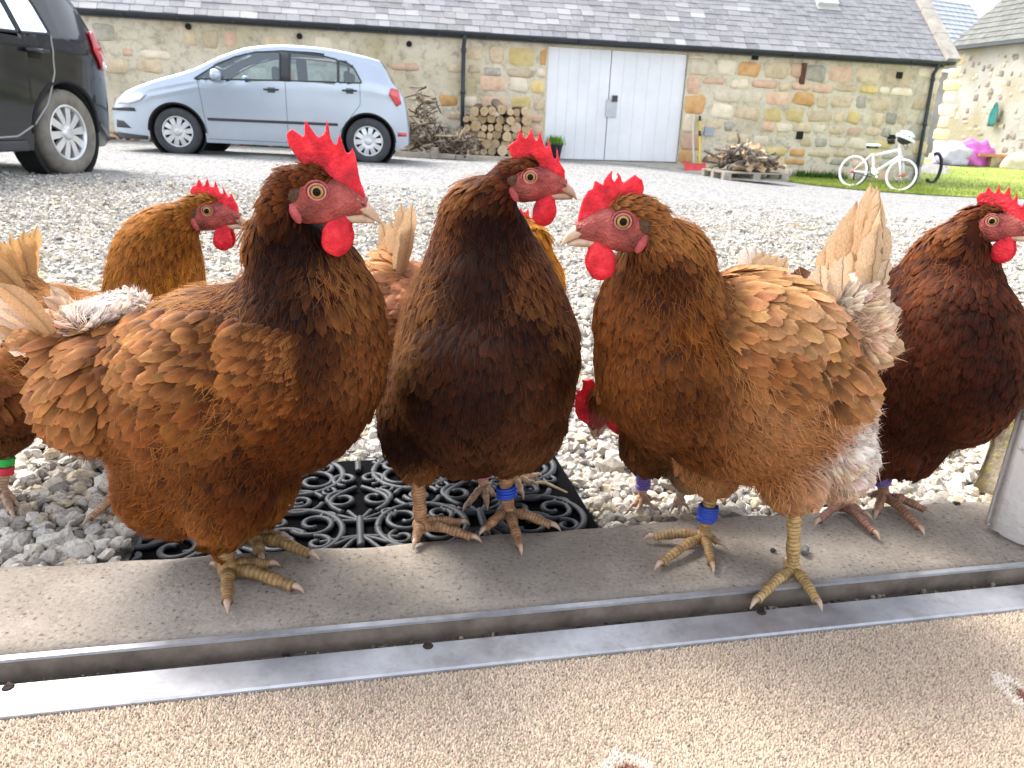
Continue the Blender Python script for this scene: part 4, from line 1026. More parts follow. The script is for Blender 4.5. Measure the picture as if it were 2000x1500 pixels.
# ---- wood
def mat_wood(name, bark, fresh):
    t = NT(name); a = t.attr('Col'); p = t.n('NewGeometry').outputs['Position']
    c = t.mix(1.0, a, t.ramp(t.noise(30, 4, .7, p), [(.3, (.7, .68, .66)), (.7, (1.12, 1.1, 1.08))]), 'MULTIPLY'); t.col(c); t.set(Roughness=.9, Specular_IOR_Level=.15); return t.m
M_WOOD = mat_wood('firewood', 0, 0)
def log_mesh(k, rough=.05):
    rs_ = np.random.default_rng(500 + k); seg = 12; g_ = []; rad = 1 + rs_.normal(0, .06, seg); a = np.linspace(0, 2 * pi, seg, endpoint=False)
    ring = np.stack([np.cos(a) * rad, np.sin(a) * rad], -1)
    V = [np.concatenate([ring * s, np.full((seg, 1), y)], 1) for s, y in ((.94, 0), (1, .04), (.97, .96), (.9, 1))]; V = np.concatenate(V)
    V = np.vstack([V, ring_c0 := np.array([[0, 0, 0]]), np.array([[0, 0, 1]])]); 
    Fq = [(i * seg + j, i * seg + (j + 1) % seg, (i + 1) * seg + (j + 1) % seg, (i + 1) * seg + j) for i in range(3) for j in range(seg)]
    Fq += [(4 * seg, (j + 1) % seg, j, j) for j in range(seg)] + [(4 * seg + 1, 3 * seg + j, 3 * seg + (j + 1) % seg, 3 * seg + (j + 1) % seg) for j in range(seg)]
    bark = np.array([(.16, .115, .08), (.21, .17, .13), (.13, .09, .06)][k % 3]); endc = np.array([(.60, .45, .27), (.66, .52, .34), (.52, .38, .22)][(k // 3) % 3])
    C = np.tile(bark, (len(V), 1)); C[:seg] = endc; C[-2:] = endc; C[-2] = endc * .85
    V = V[:, [0, 2, 1]]
    me = bpy.data.meshes.new('log'); me.from_pydata(V.tolist(), [], [f if f[2] != f[3] else f[:3] for f in Fq]); me.materials.append(M_WOOD)
    at = me.color_attributes.new('Col', 'FLOAT_COLOR', 'POINT'); c4 = np.ones((len(V), 4), np.float32); c4[:, :3] = C; at.data.foreach_set('color', c4.ravel()); me.update(); return me
LOGS = [log_mesh(k) for k in range(9)]
r = np.random.default_rng(44)
# stack of round logs left of the doors
lb0 = onb(862, 300)[0]; lb1 = onb(1000, 300)[0]; base_z = gz(*BP(lb0, .6)[:2])
z = .06; row = 0
while z < .86:
    frac = z / .9; b = lb0 + (lb1 - lb0) * .30 * frac + (.07 if row % 2 else 0)
    while b < lb1 + .1 - .1 * frac:
        rad = r.uniform(.055, .095); p = BP(b + rad, r.uniform(.78, .95), base_z + z + rad * .6 + r.normal(0, .012))
        o = bpy.data.objects.new('log', LOGS[r.integers(9)]); COL.objects.link(o)
        o.matrix_world = Matrix.Translation(p) @ Matrix.Rotation(YAW_B + r.normal(0, .16), 4, 'Z') @ Matrix.Rotation(r.normal(0, .08), 4, 'X') @ Matrix.Rotation(r.uniform(0, 6), 4, 'Y') @ Matrix.Diagonal((rad, .5, rad, 1))
        tag(o, 'cut round log, pale end showing, in the stack left of the barn doors', 'log', 'stacked round logs'); b += 2 * rad * r.uniform(.95, 1.1)
    z += .135; row += 1
# sticks: grey weathered branches and pale split pieces on the right pallet
def stick_mesh(k):
    rs_ = np.random.default_rng(700 + k); n_ = 6; t_ = np.linspace(0, 1, n_); P = np.stack([rs_.normal(0, .035, n_).cumsum(), t_ - .5, rs_.normal(0, .03, n_).cumsum()], -1); P -= P.mean(0)
    g = Geo(); g.tube(P, np.linspace(.034, .022, n_), 6, col=[(.20, .18, .155), (.24, .21, .18), (.15, .125, .10)][k % 3]); 
    o = g.build('stick', M_WOOD, None, True, True); me = o.data; bpy.data.objects.remove(o); return me
def split_mesh(k):
    rs_ = np.random.default_rng(800 + k); bm = bmesh.new(); w = [bm.verts.new((x, -.5, z_)) for x, z_ in ((-1, -.7), (1, -.6), (.2, 1))]; w2 = [bm.verts.new((x, .5, z_)) for x, z_ in ((-1, -.6), (1, -.75), (.1, .9))]
    bm.faces.new(w[::-1]); bm.faces.new(w2); [bm.faces.new((w[i], w[(i + 1) % 3], w2[(i + 1) % 3], w2[i])) for i in range(3)]
    me = bpy.data.meshes.new('split_log'); bm.normal_update(); bm.to_mesh(me); bm.free(); me.materials.append(M_WOOD)
    at = me.color_attributes.new('Col', 'FLOAT_COLOR', 'POINT'); c = np.ones((6, 4), np.float32); c[:, :3] = np.array([(.58, .43, .27), (.50, .36, .22), (.62, .50, .36)][k % 3]) * rs_.uniform(.85, 1.1, (6, 1)); at.data.foreach_set('color', c.ravel()); return me
STK = [stick_mesh(k) for k in range(6)]; SPL = [split_mesh(k) for k in range(6)]
M_PAL = plain('weathered_pallet_wood', (.33, .29, .24), .9, var=.25, scale=8)
def pallet(px0, px1, py, label):
    a = ong(px0, py); e = BE.copy(); w = 1.16; nrm = -BN
    root = empty('pallet', tuple(a)); tag(root, label, 'pallet', 'pallets under the firewood')
    def bx(name, u0, u1, v0, v1, z0, z1):
        P = [a + e * u + nrm * v + np.array([0, 0, z_]) for z_ in (z0, z1) for u, v in ((u0, v0), (u1, v0), (u1, v1), (u0, v1))]
        o = mesh_np(name, P, [(0, 3, 2, 1), (4, 5, 6, 7), (0, 1, 5, 4), (1, 2, 6, 5), (2, 3, 7, 6), (3, 0, 4, 7)], M_PAL, None, False); o.parent = root; o.matrix_parent_inverse = Matrix.Translation(root.location).inverted()
    dp = .85
    for v in (0, .39, .75): bx('bottom_board', 0, w, v, v + .1, .0, .022)
    for u in (0, w / 2 - .06, w - .13):
        for v in (0.002, .39, .75): bx('block', u, u + .13, v, v + .098, .022, .10)
    for k in range(7): bx('top_board', 0, w, .0 + k * .125, .1 + k * .125, .10, .122)
    return a, e, nrm, w
a, e, nrm, w = pallet(1413, 1545, 351, 'grey wooden pallet under the heap of split sticks')
def heap(a, e, nrm, w, n_, hgt, pale, name_label, grp):
    for i in range(n_):
        u = np.clip(r.normal(.5, .2), .14, .86); v = r.uniform(.08, .78); top = hgt * max(0, 1 - (abs(u - .48) / .55) ** 1.6) * (1 - .3 * abs(v - .4)); zz = .16 + r.random() ** .8 * top * .8
        p = a + e * (u * w) + nrm * v + np.array([0, 0, zz])
        if r.random() < pale(u):
            o = bpy.data.objects.new('split_log', SPL[r.integers(6)]); COL.objects.link(o); sc = (r.uniform(.03, .06), r.uniform(.22, .34), r.uniform(.03, .055), 1)
            lb = ('pale split log in the heap on the pallet', 'split logs on the pallet')
        else:
            o = bpy.data.objects.new('stick', STK[r.integers(6)]); COL.objects.link(o); k = r.uniform(.28, .58); sc = (k * 1.7, k, k * 1.7, 1)
            lb = ('grey weathered stick in the heap on the pallet', 'sticks on the pallet')
        o.matrix_world = Matrix.Translation(p) @ Matrix.Rotation(r.uniform(0, 6.28), 4, 'Z') @ Matrix.Rotation(r.normal(0, .45), 4, 'X') @ Matrix.Rotation(r.uniform(0, 6), 4, 'Y') @ Matrix.Diagonal(sc)
        tag(o, lb[0], 'log' if o.name.startswith('split') else 'stick', lb[1])
heap(a, e, nrm, w, 150, .46, lambda u: .25 + .55 * (u > .45), '', '')
# brushwood heap behind the silver car: a tangle nobody could count, in a low plank bed
a = ong(775, 306); b = ong(905, 314); e = b - a; e[2] = 0; w = np.linalg.norm(e); e /= w; nrm = np.array([-e[1], e[0], 0])
g = Geo()
for i in range(420):
    u = r.random(); hmax = .25 + .75 * np.exp(-((u - .22) / .16) ** 2) if u < .6 else .28; p = a + e * (u * w) + nrm * r.uniform(.1, 1.0) + np.array([0, 0, .08 + r.random() * hmax])
    d = r.normal(size=3) * (1, 1, .55); d /= np.linalg.norm(d); ln = r.uniform(.1, .38); c = np.array([(.16, .12, .09), (.25, .21, .17), (.10, .075, .055), (.33, .27, .2)][r.integers(4)])
    g.tube([p - d * ln / 2, p + r.normal(0, .03, 3), p + d * ln / 2], np.array([1, .9, .6]) * r.uniform(.006, .022), 5, col=c)
for i in range(60):                               # dry leaves and bark below the left car
    p = ong(r.uniform(205, 330), r.uniform(268, 292)) + np.array([0, 0, .03]); p = BP(onb(r.uniform(200, 560), 270)[0], r.uniform(.02, .35)); p[2] = gz(p[0], p[1]) + r.uniform(.0, .10)
    d = r.normal(size=3) * (1, 1, .4); d /= np.linalg.norm(d); ln = r.uniform(.1, .3); g.tube([p - d * ln / 2, p + r.normal(0, .02, 3), p + d * ln / 2], np.array([1, .9, .6]) * r.uniform(.015, .05), 5, col=[(.28, .16, .09), (.35, .26, .17), (.18, .10, .07)][r.integers(3)])
tag(g.build('brushwood', M_WOOD, None, True, True), 'tangled heap of brown brushwood against the barn behind the silver car', 'brushwood', kind='stuff')
bed = empty('timber_bed', tuple(a)); tag(bed, 'low weathered timber rail edging the brushwood and log stack', 'timber')
b2 = ong(1010, 320); e2 = b2 - a; e2[2] = 0; w2 = np.linalg.norm(e2); e2 /= w2
for nm, u0, u1, z0, z1 in (('plank', -.05, w2 * .5 - .01, .01, .08), ('plank', w2 * .5 + .01, w2, .005, .075), ('post', w2 * .30, w2 * .30 + .09, 0, .17)):
    P = [a + e2 * u + nrm * v + np.array([0, 0, z_]) for z_ in (z0, z1) for u, v in ((u0, -.02 - (.03 if nm == 'post' else 0)), (u1, -.02 - (.03 if nm == 'post' else 0)), (u1, .05), (u0, .05))]
    o = mesh_np(nm, P, [(0, 3, 2, 1), (4, 5, 6, 7), (0, 1, 5, 4), (1, 2, 6, 5), (2, 3, 7, 6), (3, 0, 4, 7)], M_PAL, None, False); o.parent = bed; o.matrix_parent_inverse = Matrix.Translation(bed.location).inverted()

# ---- shovels leaning by the door
def lean_tool(name, label, pts, blade, hmat, grip=None):
    root = empty(name, tuple(pts[0])); tag(root, label, name.replace('_', ' '))
    def P_(o): o.parent = root; o.matrix_parent_inverse = Matrix.Translation(root.location).inverted(); return o
    g = Geo(); g.tube([pts[0] + (pts[1] - pts[0]) * t for t in np.linspace(0, 1, 8)], .021, 10); P_(g.build('handle', hmat))
    if grip is not None:
        for k0, k1 in grip:
            g = Geo(); g.tube([pts[0] + (pts[1] - pts[0]) * t for t in (k0, (k0 + k1) / 2, k1)], .025, 10); P_(g.build('grip', M_TRIM))
    return root, P_
def atw(px, py, d): return onpl(px, py, BO + BN * d, BN)
M_REDP = plain('red_plastic', (.62, .05, .06), .45); M_YEL = plain('yellow_handle', (.72, .50, .03), .45); M_ASH = plain('ash_handle', (.58, .50, .38), .7)
p0, p1 = atw(1355, 322, .62), atw(1352, 225, .10)
root, P_ = lean_tool('shovel', 'wide red plastic shovel with pale wooden handle leaning beside the barn doors', (p0, p1), None, M_ASH)
q = [atw(1334, 322, .62), atw(1377, 325, .62), atw(1380, 344, .92), atw(1337, 343, .92)]
gzq = [gz(*x[:2]) for x in q]; nu, nv = 9, 7; V = []
for i in range(nv):
    for j in range(nu):
        u, v = j / (nu - 1), i / (nv - 1); p = (q[0] * (1 - u) + q[1] * u) * (1 - v) + (q[3] * (1 - u) + q[2] * u) * v
        p = p + np.array([0, 0, .05 * (2 * u - 1) ** 4 + .03 * (1 - v) ** 2]) ; V.append(p)
idx = np.arange(nu * nv).reshape(nv, nu); o = mesh_np('blade', V, np.stack([idx[:-1, :-1], idx[:-1, 1:], idx[1:, 1:], idx[1:, :-1]], -1).reshape(-1, 4), M_REDP); md = o.modifiers.new('s', 'SOLIDIFY'); md.thickness = .014; P_(o)
g = Geo(); g.tube([p0 + (p1 - p0) * .0, p0 - (p1 - p0) * .07 + BN * .06], [.03, .036], 10); P_(g.build('socket', M_REDP))
p0, p1 = atw(1366, 326, .55), atw(1367, 227, .08)
root, P_ = lean_tool('rake', 'yellow handled rake with black grips standing beside the red shovel', (p0, p1), None, M_YEL, ((.90, .995), (.60, .70)))
g = Geo(); g.tube([p0 + BE * -.10 - np.array([0, 0, .02]), p0 + BE * .28 - np.array([0, 0, .05])], .026, 8)
for k in range(8): pt = p0 + BE * (-.10 + .054 * k) - np.array([0, 0, .03]); g.tube([pt, pt + BN * .03 - np.array([0, 0, .05])], .006, 5)
P_(g.build('rake_head', M_YEL))

# ---- plant pot by the doors
pp_ = ong(1082, 312); pot = empty('plant_pot', tuple(pp_)); tag(pot, 'dark pot with a bright green plant left of the barn doors', 'plant pot')
pr2 = [(.0, .0), (.10, .0), (.15, .26), (.165, .27), (.165, .31), (.14, .31), (.13, .26), (0, .25)]; a_ = np.linspace(0, 2 * pi, 20, endpoint=False)
V = np.concatenate([np.stack([rr * np.cos(a_), rr * np.sin(a_), np.full(20, z_)], -1) for rr, z_ in pr2]) + pp_
Fq = [(i * 20 + j, i * 20 + (j + 1) % 20, (i + 1) * 20 + (j + 1) % 20, (i + 1) * 20 + j) for i in range(len(pr2) - 1) for j in range(20)]
def PP(o): o.parent = pot; o.matrix_parent_inverse = Matrix.Translation(pot.location).inverted(); return o
PP(mesh_np('pot', V, Fq, plain('dark_pot', (.035, .04, .045), .6)))
pl = np.stack([r.normal(0, .06, 260), r.normal(0, .06, 260), np.full(260, .27)], -1) + pp_; vb, fb, cb = blades(pl, r.uniform(.06, .2, 260), .013, np.array([(.16, .36, .03)]) * r.uniform(.6, 1.3, (260, 1)), r)
PP(mesh_np('leaves', vb, fb, M_GRASS, smooth=False, cols=cb))

# ---- child's white bicycle, helmet on the handlebar
M_WH = plain('white_bike_paint', (.78, .79, .80), .35); M_WT = plain('white_tyre_wall', (.74, .75, .74), .7); M_BLK = plain('bike_black', (.02, .02, .022), .6); M_PK = plain('bike_red', (.6, .14, .10), .5)
M_LIME = plain('lime_green', (.45, .62, .03), .5)
wr, wf = ong(1660, 366), ong(1731, 371)
bd = wf - wr; bl = np.linalg.norm(bd[:2]); bx_ = bd / np.linalg.norm(bd); bx_[2] = 0; bx_ /= np.linalg.norm(bx_); bs_ = np.array([-bx_[1], bx_[0], 0]); bs_ = bs_ if bs_[1] < 0 else -bs_
Rw = .27; bl_ = .84; bxr = radians(-52)          # turn the bike a little towards the camera in front
bx_ = np.array([cos(bxr), sin(bxr), 0]); bs_ = np.array([bx_[1], -bx_[0], 0]); zb = gz(*wr[:2])
tilt = bs_ * 0 + np.array([0, 0, 1.0]) + (-bs_) * .10; tilt /= np.linalg.norm(tilt)
def bk(u, z_, v=0.0): return np.array([wr[0], wr[1], zb]) + bx_ * u + tilt * z_ + bs_ * v
bike = empty('bicycle', tuple(bk(.4, 0))); tag(bike, "small white child's bicycle standing on the grass by the barn corner", 'bicycle')
def BK(o, p=None): o.parent = p or bike; o.matrix_parent_inverse = Matrix.Translation(bike.location).inverted() if p is None else Matrix.Identity(4); return o
for u in (0.0, bl_):
    whl = BK(empty('wheel')); a_ = np.linspace(0, 2 * pi, 41)
    ring = lambda R_: [bk(u + R_ * cos(t), Rw + R_ * sin(t)) for t in a_]
    g = Geo(); g.tube(ring(Rw - .022), .024, 8, False); BK(g.build('tyre', M_BLK), whl)
    g = Geo(); g.tube([p + bs_ * .012 for p in ring(Rw - .028)], .021, 8, False); BK(g.build('rim', M_WT), whl)
    g = Geo()
    for t in np.linspace(0, 2 * pi, 18, endpoint=False): g.tube([bk(u, Rw), bk(u + (Rw - .04) * cos(t), Rw + (Rw - .04) * sin(t))], .0018, 4)
    BK(g.build('spokes', M_CHR), whl)
    g = Geo(); g.tube([bk(u, Rw, -.05), bk(u, Rw, .05)], .03, 10); BK(g.build('hub', M_PK), whl)
bb, st, ht, hb = bk(.36, .27), bk(.27, .58), bk(.70, .66), bk(.74, .56)
g = Geo()
for p, q_, rr in ((bb, st, .02), (st + (bb - st) * .12, ht, .022), (bb, hb, .027), (ht + (ht - hb) * .2, hb, .026), (bb, bk(0, Rw, .04), .013), (st, bk(0, Rw, .04), .013)): g.tube([p, (p + q_) / 2, q_], rr, 10)
BK(g.build('frame', M_WH))
g = Geo()
for v in (-.05, .05): g.tube([hb + bs_ * v, bk(.80, .42, v), bk(bl_, Rw, v)], .017, 8)
BK(g.build('fork', M_WH))
g = Geo(); g.tube([st, bk(.235, .68)], .015, 8); BK(g.build('seat_post', M_LIME))
bm = bmesh.new(); bmesh.ops.create_icosphere(bm, subdivisions=3, radius=1.0)
for v in bm.verts: c_ = v.co; wd = .075 * (1.0 if c_.x < 0 else 1 - .65 * c_.x); v.co = Vector(bk(.25, .71)) + Vector(bx_) * c_.x * .13 + Vector(bs_) * c_.y * wd + Vector(tilt) * c_.z * .028
BK(bm_obj('saddle', bm, M_WH, None, True)); g = Geo(); g.tube([bk(.14, .685), bk(.33, .69)], .03, 8); BK(g.build('saddle_base', M_BLK))
top = bk(.675, .80); g = Geo(); g.tube([ht, top], .016, 8); g.tube([top + bs_ * -.26 - bx_ * .05, top + bs_ * -.08, top + bs_ * .08, top + bs_ * .26 - bx_ * .05], .013, 8); BK(g.build('handlebar', M_WH))
for s_ in (-1, 1): g = Geo(); g.tube([top + bs_ * s_ * .15 - bx_ * .02, top + bs_ * s_ * .27 - bx_ * .05], .02, 8); BK(g.build('handlebar_grip', M_PK if s_ < 0 else M_BLK))
g = Geo(); g.tube([bb + bs_ * -.01, bb + bs_ * .03], .085, 18); g.tube([bb + bs_ * .05, bb + bs_ * .05 + bx_ * .13 - tilt * .06], .011, 6); g.tube([bb + bs_ * .05 + bx_ * .13 - tilt * .06, bb + bs_ * .13 + bx_ * .13 - tilt * .06], .018, 6); BK(g.build('crank', M_CHR))
g = Geo(); g.tube([bk(0, Rw, .05), bk(.18, Rw - .04, .05), bk(.36, .20, .05)], .008, 5); g.tube([bk(.05, Rw - .02, .05), bk(.06, Rw - .14, .05)], .016, 6); BK(g.build('chain', M_BLK))
g = Geo(); g.tube([bk(.20, .20, .06), bk(.12, .0, .16)], .009, 6); BK(g.build('kickstand', M_BLK))
# helmet
hp = bk(.80, .84, .10); hel = empty('helmet', tuple(hp)); tag(hel, 'white cycling helmet hanging on the bicycle handlebar', 'helmet')
bm = bmesh.new(); bmesh.ops.create_uvsphere(bm, u_segments=28, v_segments=16, radius=1.0)
for v in list(bm.verts):
    if v.co.z < -.35: bm.verts.remove(v)
cut = []
for f in bm.faces:
    c_ = f.calc_center_median(); a_ = math.atan2(c_.y, c_.x)
    if .15 < c_.z < .8 and abs(((c_.y * 5.2) % 1) - .5) < .16 and abs(c_.x) > .15: cut.append(f)
bmesh.ops.delete(bm, geom=cut, context='FACES')
for v in bm.verts: v.co = Vector((v.co.x * .155, v.co.y * .105, v.co.z * .12))
bmesh.ops.rotate(bm, verts=bm.verts, cent=(0, 0, 0), matrix=Matrix.Rotation(.4, 3, 'Y') @ Matrix.Rotation(-.5, 3, 'Z'))
bmesh.ops.translate(bm, verts=bm.verts, vec=hp); o = bm_obj('shell', bm, M_WH, None, True); o.modifiers.new('s', 'SOLIDIFY').thickness = .02; o.parent = hel; o.matrix_parent_inverse = Matrix.Translation(hel.location).inverted()
bm = bmesh.new(); bmesh.ops.create_uvsphere(bm, u_segments=16, v_segments=10, radius=1.0)
for v in bm.verts: v.co = Vector(hp) + Vector((v.co.x * .125, v.co.y * .085, v.co.z * .09 - .004))
o = bm_obj('liner', bm, M_BLK, None, True); o.parent = hel; o.matrix_parent_inverse = Matrix.Translation(hel.location).inverted()
g = Geo(); g.tube([hp + np.array([.05, -.02, -.06]), hp + np.array([.03, -.03, -.18]), hp + np.array([-.04, -.02, -.07])], .006, 5); o = g.build('strap', M_BLK); o.parent = hel; o.matrix_parent_inverse = Matrix.Translation(hel.location).inverted()

# ---- grey bag, hose loop, bench, toys and the hanging cloth by the steading
def lump(name, label, cat, px, py, Y, w, h, mat, amp=.25, rate=2.2, dep=None):
    p = ong(px, py) if Y is None else ondep(px, py, Y); bm = bmesh.new(); bmesh.ops.create_icosphere(bm, subdivisions=4, radius=1.0)
    A = np.array([v.co[:] for v in bm.verts]); d = vnoise(A + np.array([px * .01, 0, 0]), rate) * amp + vnoise(A, rate * 2.7) * amp * .4
    A = A * (1 + d[:, None]); A[:, 2] = np.maximum(A[:, 2], -.45)
    for v, a in zip(bm.verts, A): v.co = (a[0] * w / 2, a[1] * (dep or w * .7) / 2, (a[2] + .45) * h / 1.45)
    o = bm_obj(name, bm, mat, None, True); o.location = p; tag(o, label, cat); return o
lump('rubbish_bag', 'crumpled grey plastic bag between the bicycle and the drainpipe', 'bag', 1762, 356, None, .42, .40, plain('grey_plastic', (.33, .35, .38), .35, var=.3, scale=14), .35, 3)
hc = atw(1800, 328, -.10) + BE * .30; g = Geo(); g.tube([hc + BE * (.17 * cos(t)) + np.array([0, 0, .30 * sin(t)]) for t in np.linspace(-2.3, 1.9, 26)], .035, 8)
tag(g.build('hose_loop', M_BLK), 'black hose loop hanging round the barn corner', 'hose')
def onlawn(px, py): return ong(px, py)
Yt = 25.0
lump('toy_pile', 'white and lilac plastic toy on the lawn left of the pink toys', 'toy', 1858, 322, None, 1.0, .62, plain('lilac_plastic', (.62, .58, .78), .45), .3, 2.4)
lump('toy_pile', 'pink hooded toy on top of the lilac toy on the lawn', 'toy', 1853, 313, None, .62, .5, plain('pink_plastic', (.78, .30, .58), .45), .3, 2.4)
lump('toy_pile', 'bright pink and purple toy on the lawn beside the plank bench', 'toy', 1893, 323, None, 1.25, .7, plain('purple_plastic', (.66, .16, .58), .45), .32, 2.0)
lump('toy_pile', 'flat mauve toy lying between the pink toy and the bench', 'toy', 1920, 324, None, .9, .4, plain('mauve_plastic', (.50, .30, .60), .45), .3, 2.0)
ba, bb_ = ong(1908, 326), ong(2030, 333); e = bb_ - ba; e[2] = 0; w = np.linalg.norm(e); e /= w; nrm = np.array([-e[1], e[0], 0])
bench = empty('plank_bench', tuple(ba)); tag(bench, 'long orange plank bench on stone supports at the lawn edge', 'bench')
hB = (proj(ba)[1] - 305) / 1500 * np.linalg.norm(ba - CAM)
def bq(name, u0, u1, v0, v1, z0, z1, mat):
    P = [ba + e * u + nrm * v + np.array([0, 0, z_]) for z_ in (z0, z1) for u, v in ((u0, v0), (u1, v0), (u1, v1), (u0, v1))]
    o = mesh_np(name, P, [(0, 3, 2, 1), (4, 5, 6, 7), (0, 1, 5, 4), (1, 2, 6, 5), (2, 3, 7, 6), (3, 0, 4, 7)], mat, None, False); o.parent = bench; o.matrix_parent_inverse = Matrix.Translation(bench.location).inverted()
bq('plank', 0, w, 0, .3, hB - .08, hB, plain('orange_wood', (.52, .24, .12), .7)); bq('plank', 0, w, .33, .6, hB - .08, hB - .002, plain('orange_wood', (.52, .24, .12), .7))
for u in (w * .22, w * .80): bq('support', u, u + .45, .05, .5, -.05, hB - .081, RUB[0])
lump('boulder', 'pale grey boulder under the right end of the plank bench', 'boulder', 1985, 331, None, .9, .45, RUB[4], .2, 1.6)
# teal cloth on a hook
tb = onpl(1946, 222, TP(0, .08), TNn); bm = bmesh.new(); rows = []
for i in range(9):
    t_ = i / 8; wd = .05 + .16 * math.sin(min(t_ * 1.5, 1) * pi / 2) * (1 - .5 * t_ ** 3); row = []
    for j in range(7):
        s_ = (j / 6 - .5) * 2; row.append(bm.verts.new(Vector(tb + TE * (s_ * wd - .05 * t_) + TNn * (.05 + .03 * cos(s_ * 7)) + np.array([0, 0, .35 - .75 * t_]))))
    rows.append(row)
for i in range(8):
    for j in range(6): bm.faces.new((rows[i][j], rows[i][j + 1], rows[i + 1][j + 1], rows[i + 1][j]))
o = bm_obj('hanging_cloth', bm, plain('teal_cloth', (.02, .16, .15), .8, var=.4, scale=5), None, True); o.modifiers.new('s', 'SOLIDIFY').thickness = .02; tag(o, 'dark teal cloth hanging on the steading wall', 'cloth')
# dry straw on the gravel and on the mat
for (x0, y0, x1, y1, lab) in ((1558, 444, 1602, 447, 'dry straw lying on the far gravel behind the pale hen'), (1022, 943, 1108, 962, 'dry straw lying across the right end of the doormat')):
    pa, pb_ = ong(x0, y0, .022), ong(x1, y1, .018); g = Geo(); g.tube([pa, (pa + pb_) / 2 + np.array([0, .004, .006]), pb_], [.0022, .0026, .0014], 6); tag(g.build('straw', plain('straw', (.62, .50, .28), .7)), lab, 'straw')

# ---- doormat: black rubber scrollwork
mB = np.array([*MAT_B, gz(*MAT_B)]); matx = np.array([*MAT_X, 0]); maty = np.array([*MAT_Y, 0])
MW, MD = MAT_W, MAT_D; mz = gz(*mB[:2]) + .014
def MT(u, v, z_=0.0): return np.array([mB[0], mB[1], mz + z_]) + matx * u + maty * v
M_RUB = plain('black_rubber', (.013, .016, .020), .55, var=.3, scale=30, bump=.2, bscale=200)
M_RUB2 = plain('mat_hole_shade', (.003, .003, .0035), 1.0, spec=.05)  # near-black sheet: shade in the openwork holes put into its colour
dm = empty('doormat', tuple(MT(MW / 2, MD / 2))); tag(dm, 'black rubber scrollwork doormat lying on gravel in front of the step', 'doormat')
def DM(o): o.parent = dm; o.matrix_parent_inverse = Matrix.Translation(dm.location).inverted(); return o
P = [MT(u, v, z_) for z_ in (-.012, -.004) for u, v in ((0, 0), (MW, 0), (MW, MD), (0, MD))]
DM(mesh_np('hole_shade_sheet', P, [(0, 3, 2, 1), (4, 5, 6, 7), (0, 1, 5, 4), (1, 2, 6, 5), (2, 3, 7, 6), (3, 0, 4, 7)], M_RUB2, smooth=False))
def scroll(pts, rad=.0042, name='scroll'):
    pts = np.asarray(pts, float); d = np.concatenate([[0], np.cumsum(np.linalg.norm(np.diff(pts, axis=0), axis=1))]); n_ = max(8, int(d[-1] / .004)); t = np.linspace(0, d[-1], n_)
    P2 = np.stack([np.interp(t, d, pts[:, 0]), np.interp(t, d, pts[:, 1])], -1); ok = (P2[:, 0] > .006) & (P2[:, 0] < MW - .006) & (P2[:, 1] > .006) & (P2[:, 1] < MD - .004)
    if ok.sum() < 4: return
    i0 = np.argmax(ok); i1 = len(ok) - np.argmax(ok[::-1]); P2 = P2[i0:i1]
    P2 = np.clip(P2, [.005, .005], [MW - .005, MD - .004])
    g = Geo(); g.tube([MT(u, v, .001) for u, v in P2], np.full(len(P2), rad), 6, up=(0, 0, 1)); DM(g.build(name, M_RUB))
def spiral(cx, cy, r0, r1, a0, turns, n_=40, sx=1.0):
    t = np.linspace(0, 1, n_); rr = r0 + (r1 - r0) * t; a = a0 + turns * 2 * pi * t; return np.stack([cx + sx * rr * np.cos(a), cy + rr * np.sin(a)], -1)
scroll([(.004, .004), (MW - .004, .004), (MW - .004, MD - .004), (.004, MD - .004), (.004, .004)], .0062, 'border')
def motif(cx, cy, s, sx=1):
    """one round medallion: ring, three inner scrolls, four corner scrolls"""
    scroll(spiral(cx, cy, .070 * s, .070 * s, 0, 1.0, 60), .0048)
    scroll(spiral(cx + sx * .022 * s, cy + .022 * s, .040 * s, .010 * s, 3.6 if sx > 0 else -.4, sx * 1.25, 46))
    scroll(spiral(cx - sx * .026 * s, cy - .024 * s, .036 * s, .009 * s, .4 if sx > 0 else 2.7, sx * 1.25, 46))
    scroll(spiral(cx + sx * .030 * s, cy - .030 * s, .024 * s, .006 * s, 1.8, -sx * 1.1, 30))
    scroll(spiral(cx - sx * .034 * s, cy + .034 * s, .022 * s, .006 * s, -1.2, -sx * 1.1, 30))
def column(cx):
    scroll([(cx, .02), (cx, .05)], .005); scroll([(cx, MD - .10), (cx, MD - .03)], .0055)
    for s_ in (-1, 1):
        scroll(spiral(cx + s_ * .018, .075, .020, .005, pi / 2 if s_ > 0 else pi / 2, -s_ * 1.2, 30)); scroll(spiral(cx + s_ * .022, .135, .024, .006, -pi / 2, s_ * 1.15, 30))
        t = np.linspace(0, 1, 20); scroll(np.stack([cx + s_ * (.004 + .034 * np.sin(t * 2.6)), .10 + .07 * t], -1), .0042)
        for k in range(3): a = .45 + .5 * k; scroll([(cx, .195), (cx + s_ * .018 * sin(a), .195 - .016 * cos(a)), (cx + s_ * .034 * sin(a), .195 - .030 * cos(a))], .0035)
        for k in range(3): a = .5 + .42 * k; scroll([(cx, MD - .055), (cx + s_ * .02 * sin(a), MD - .055 + .012 * cos(a)), (cx + s_ * .05 * sin(a), MD - .055 + .04 * cos(a))], .0036)
rows_ = ((.058, 1), (MD - .072, -1))
for i in range(5):
    cx = .07 + i * .155
    for (cy, fl) in rows_: motif(cx, cy, .80, fl if i % 2 else -fl)
    scroll(spiral(cx, MD * .47, .017, .005, 0, 1.4, 26), .004); scroll(spiral(cx, MD * .47, .030, .030, .3, .42, 20), .004); scroll(spiral(cx, MD * .47, .030, .030, 3.4, .42, 20), .004)
for i in range(4): column(.1475 + i * .155)
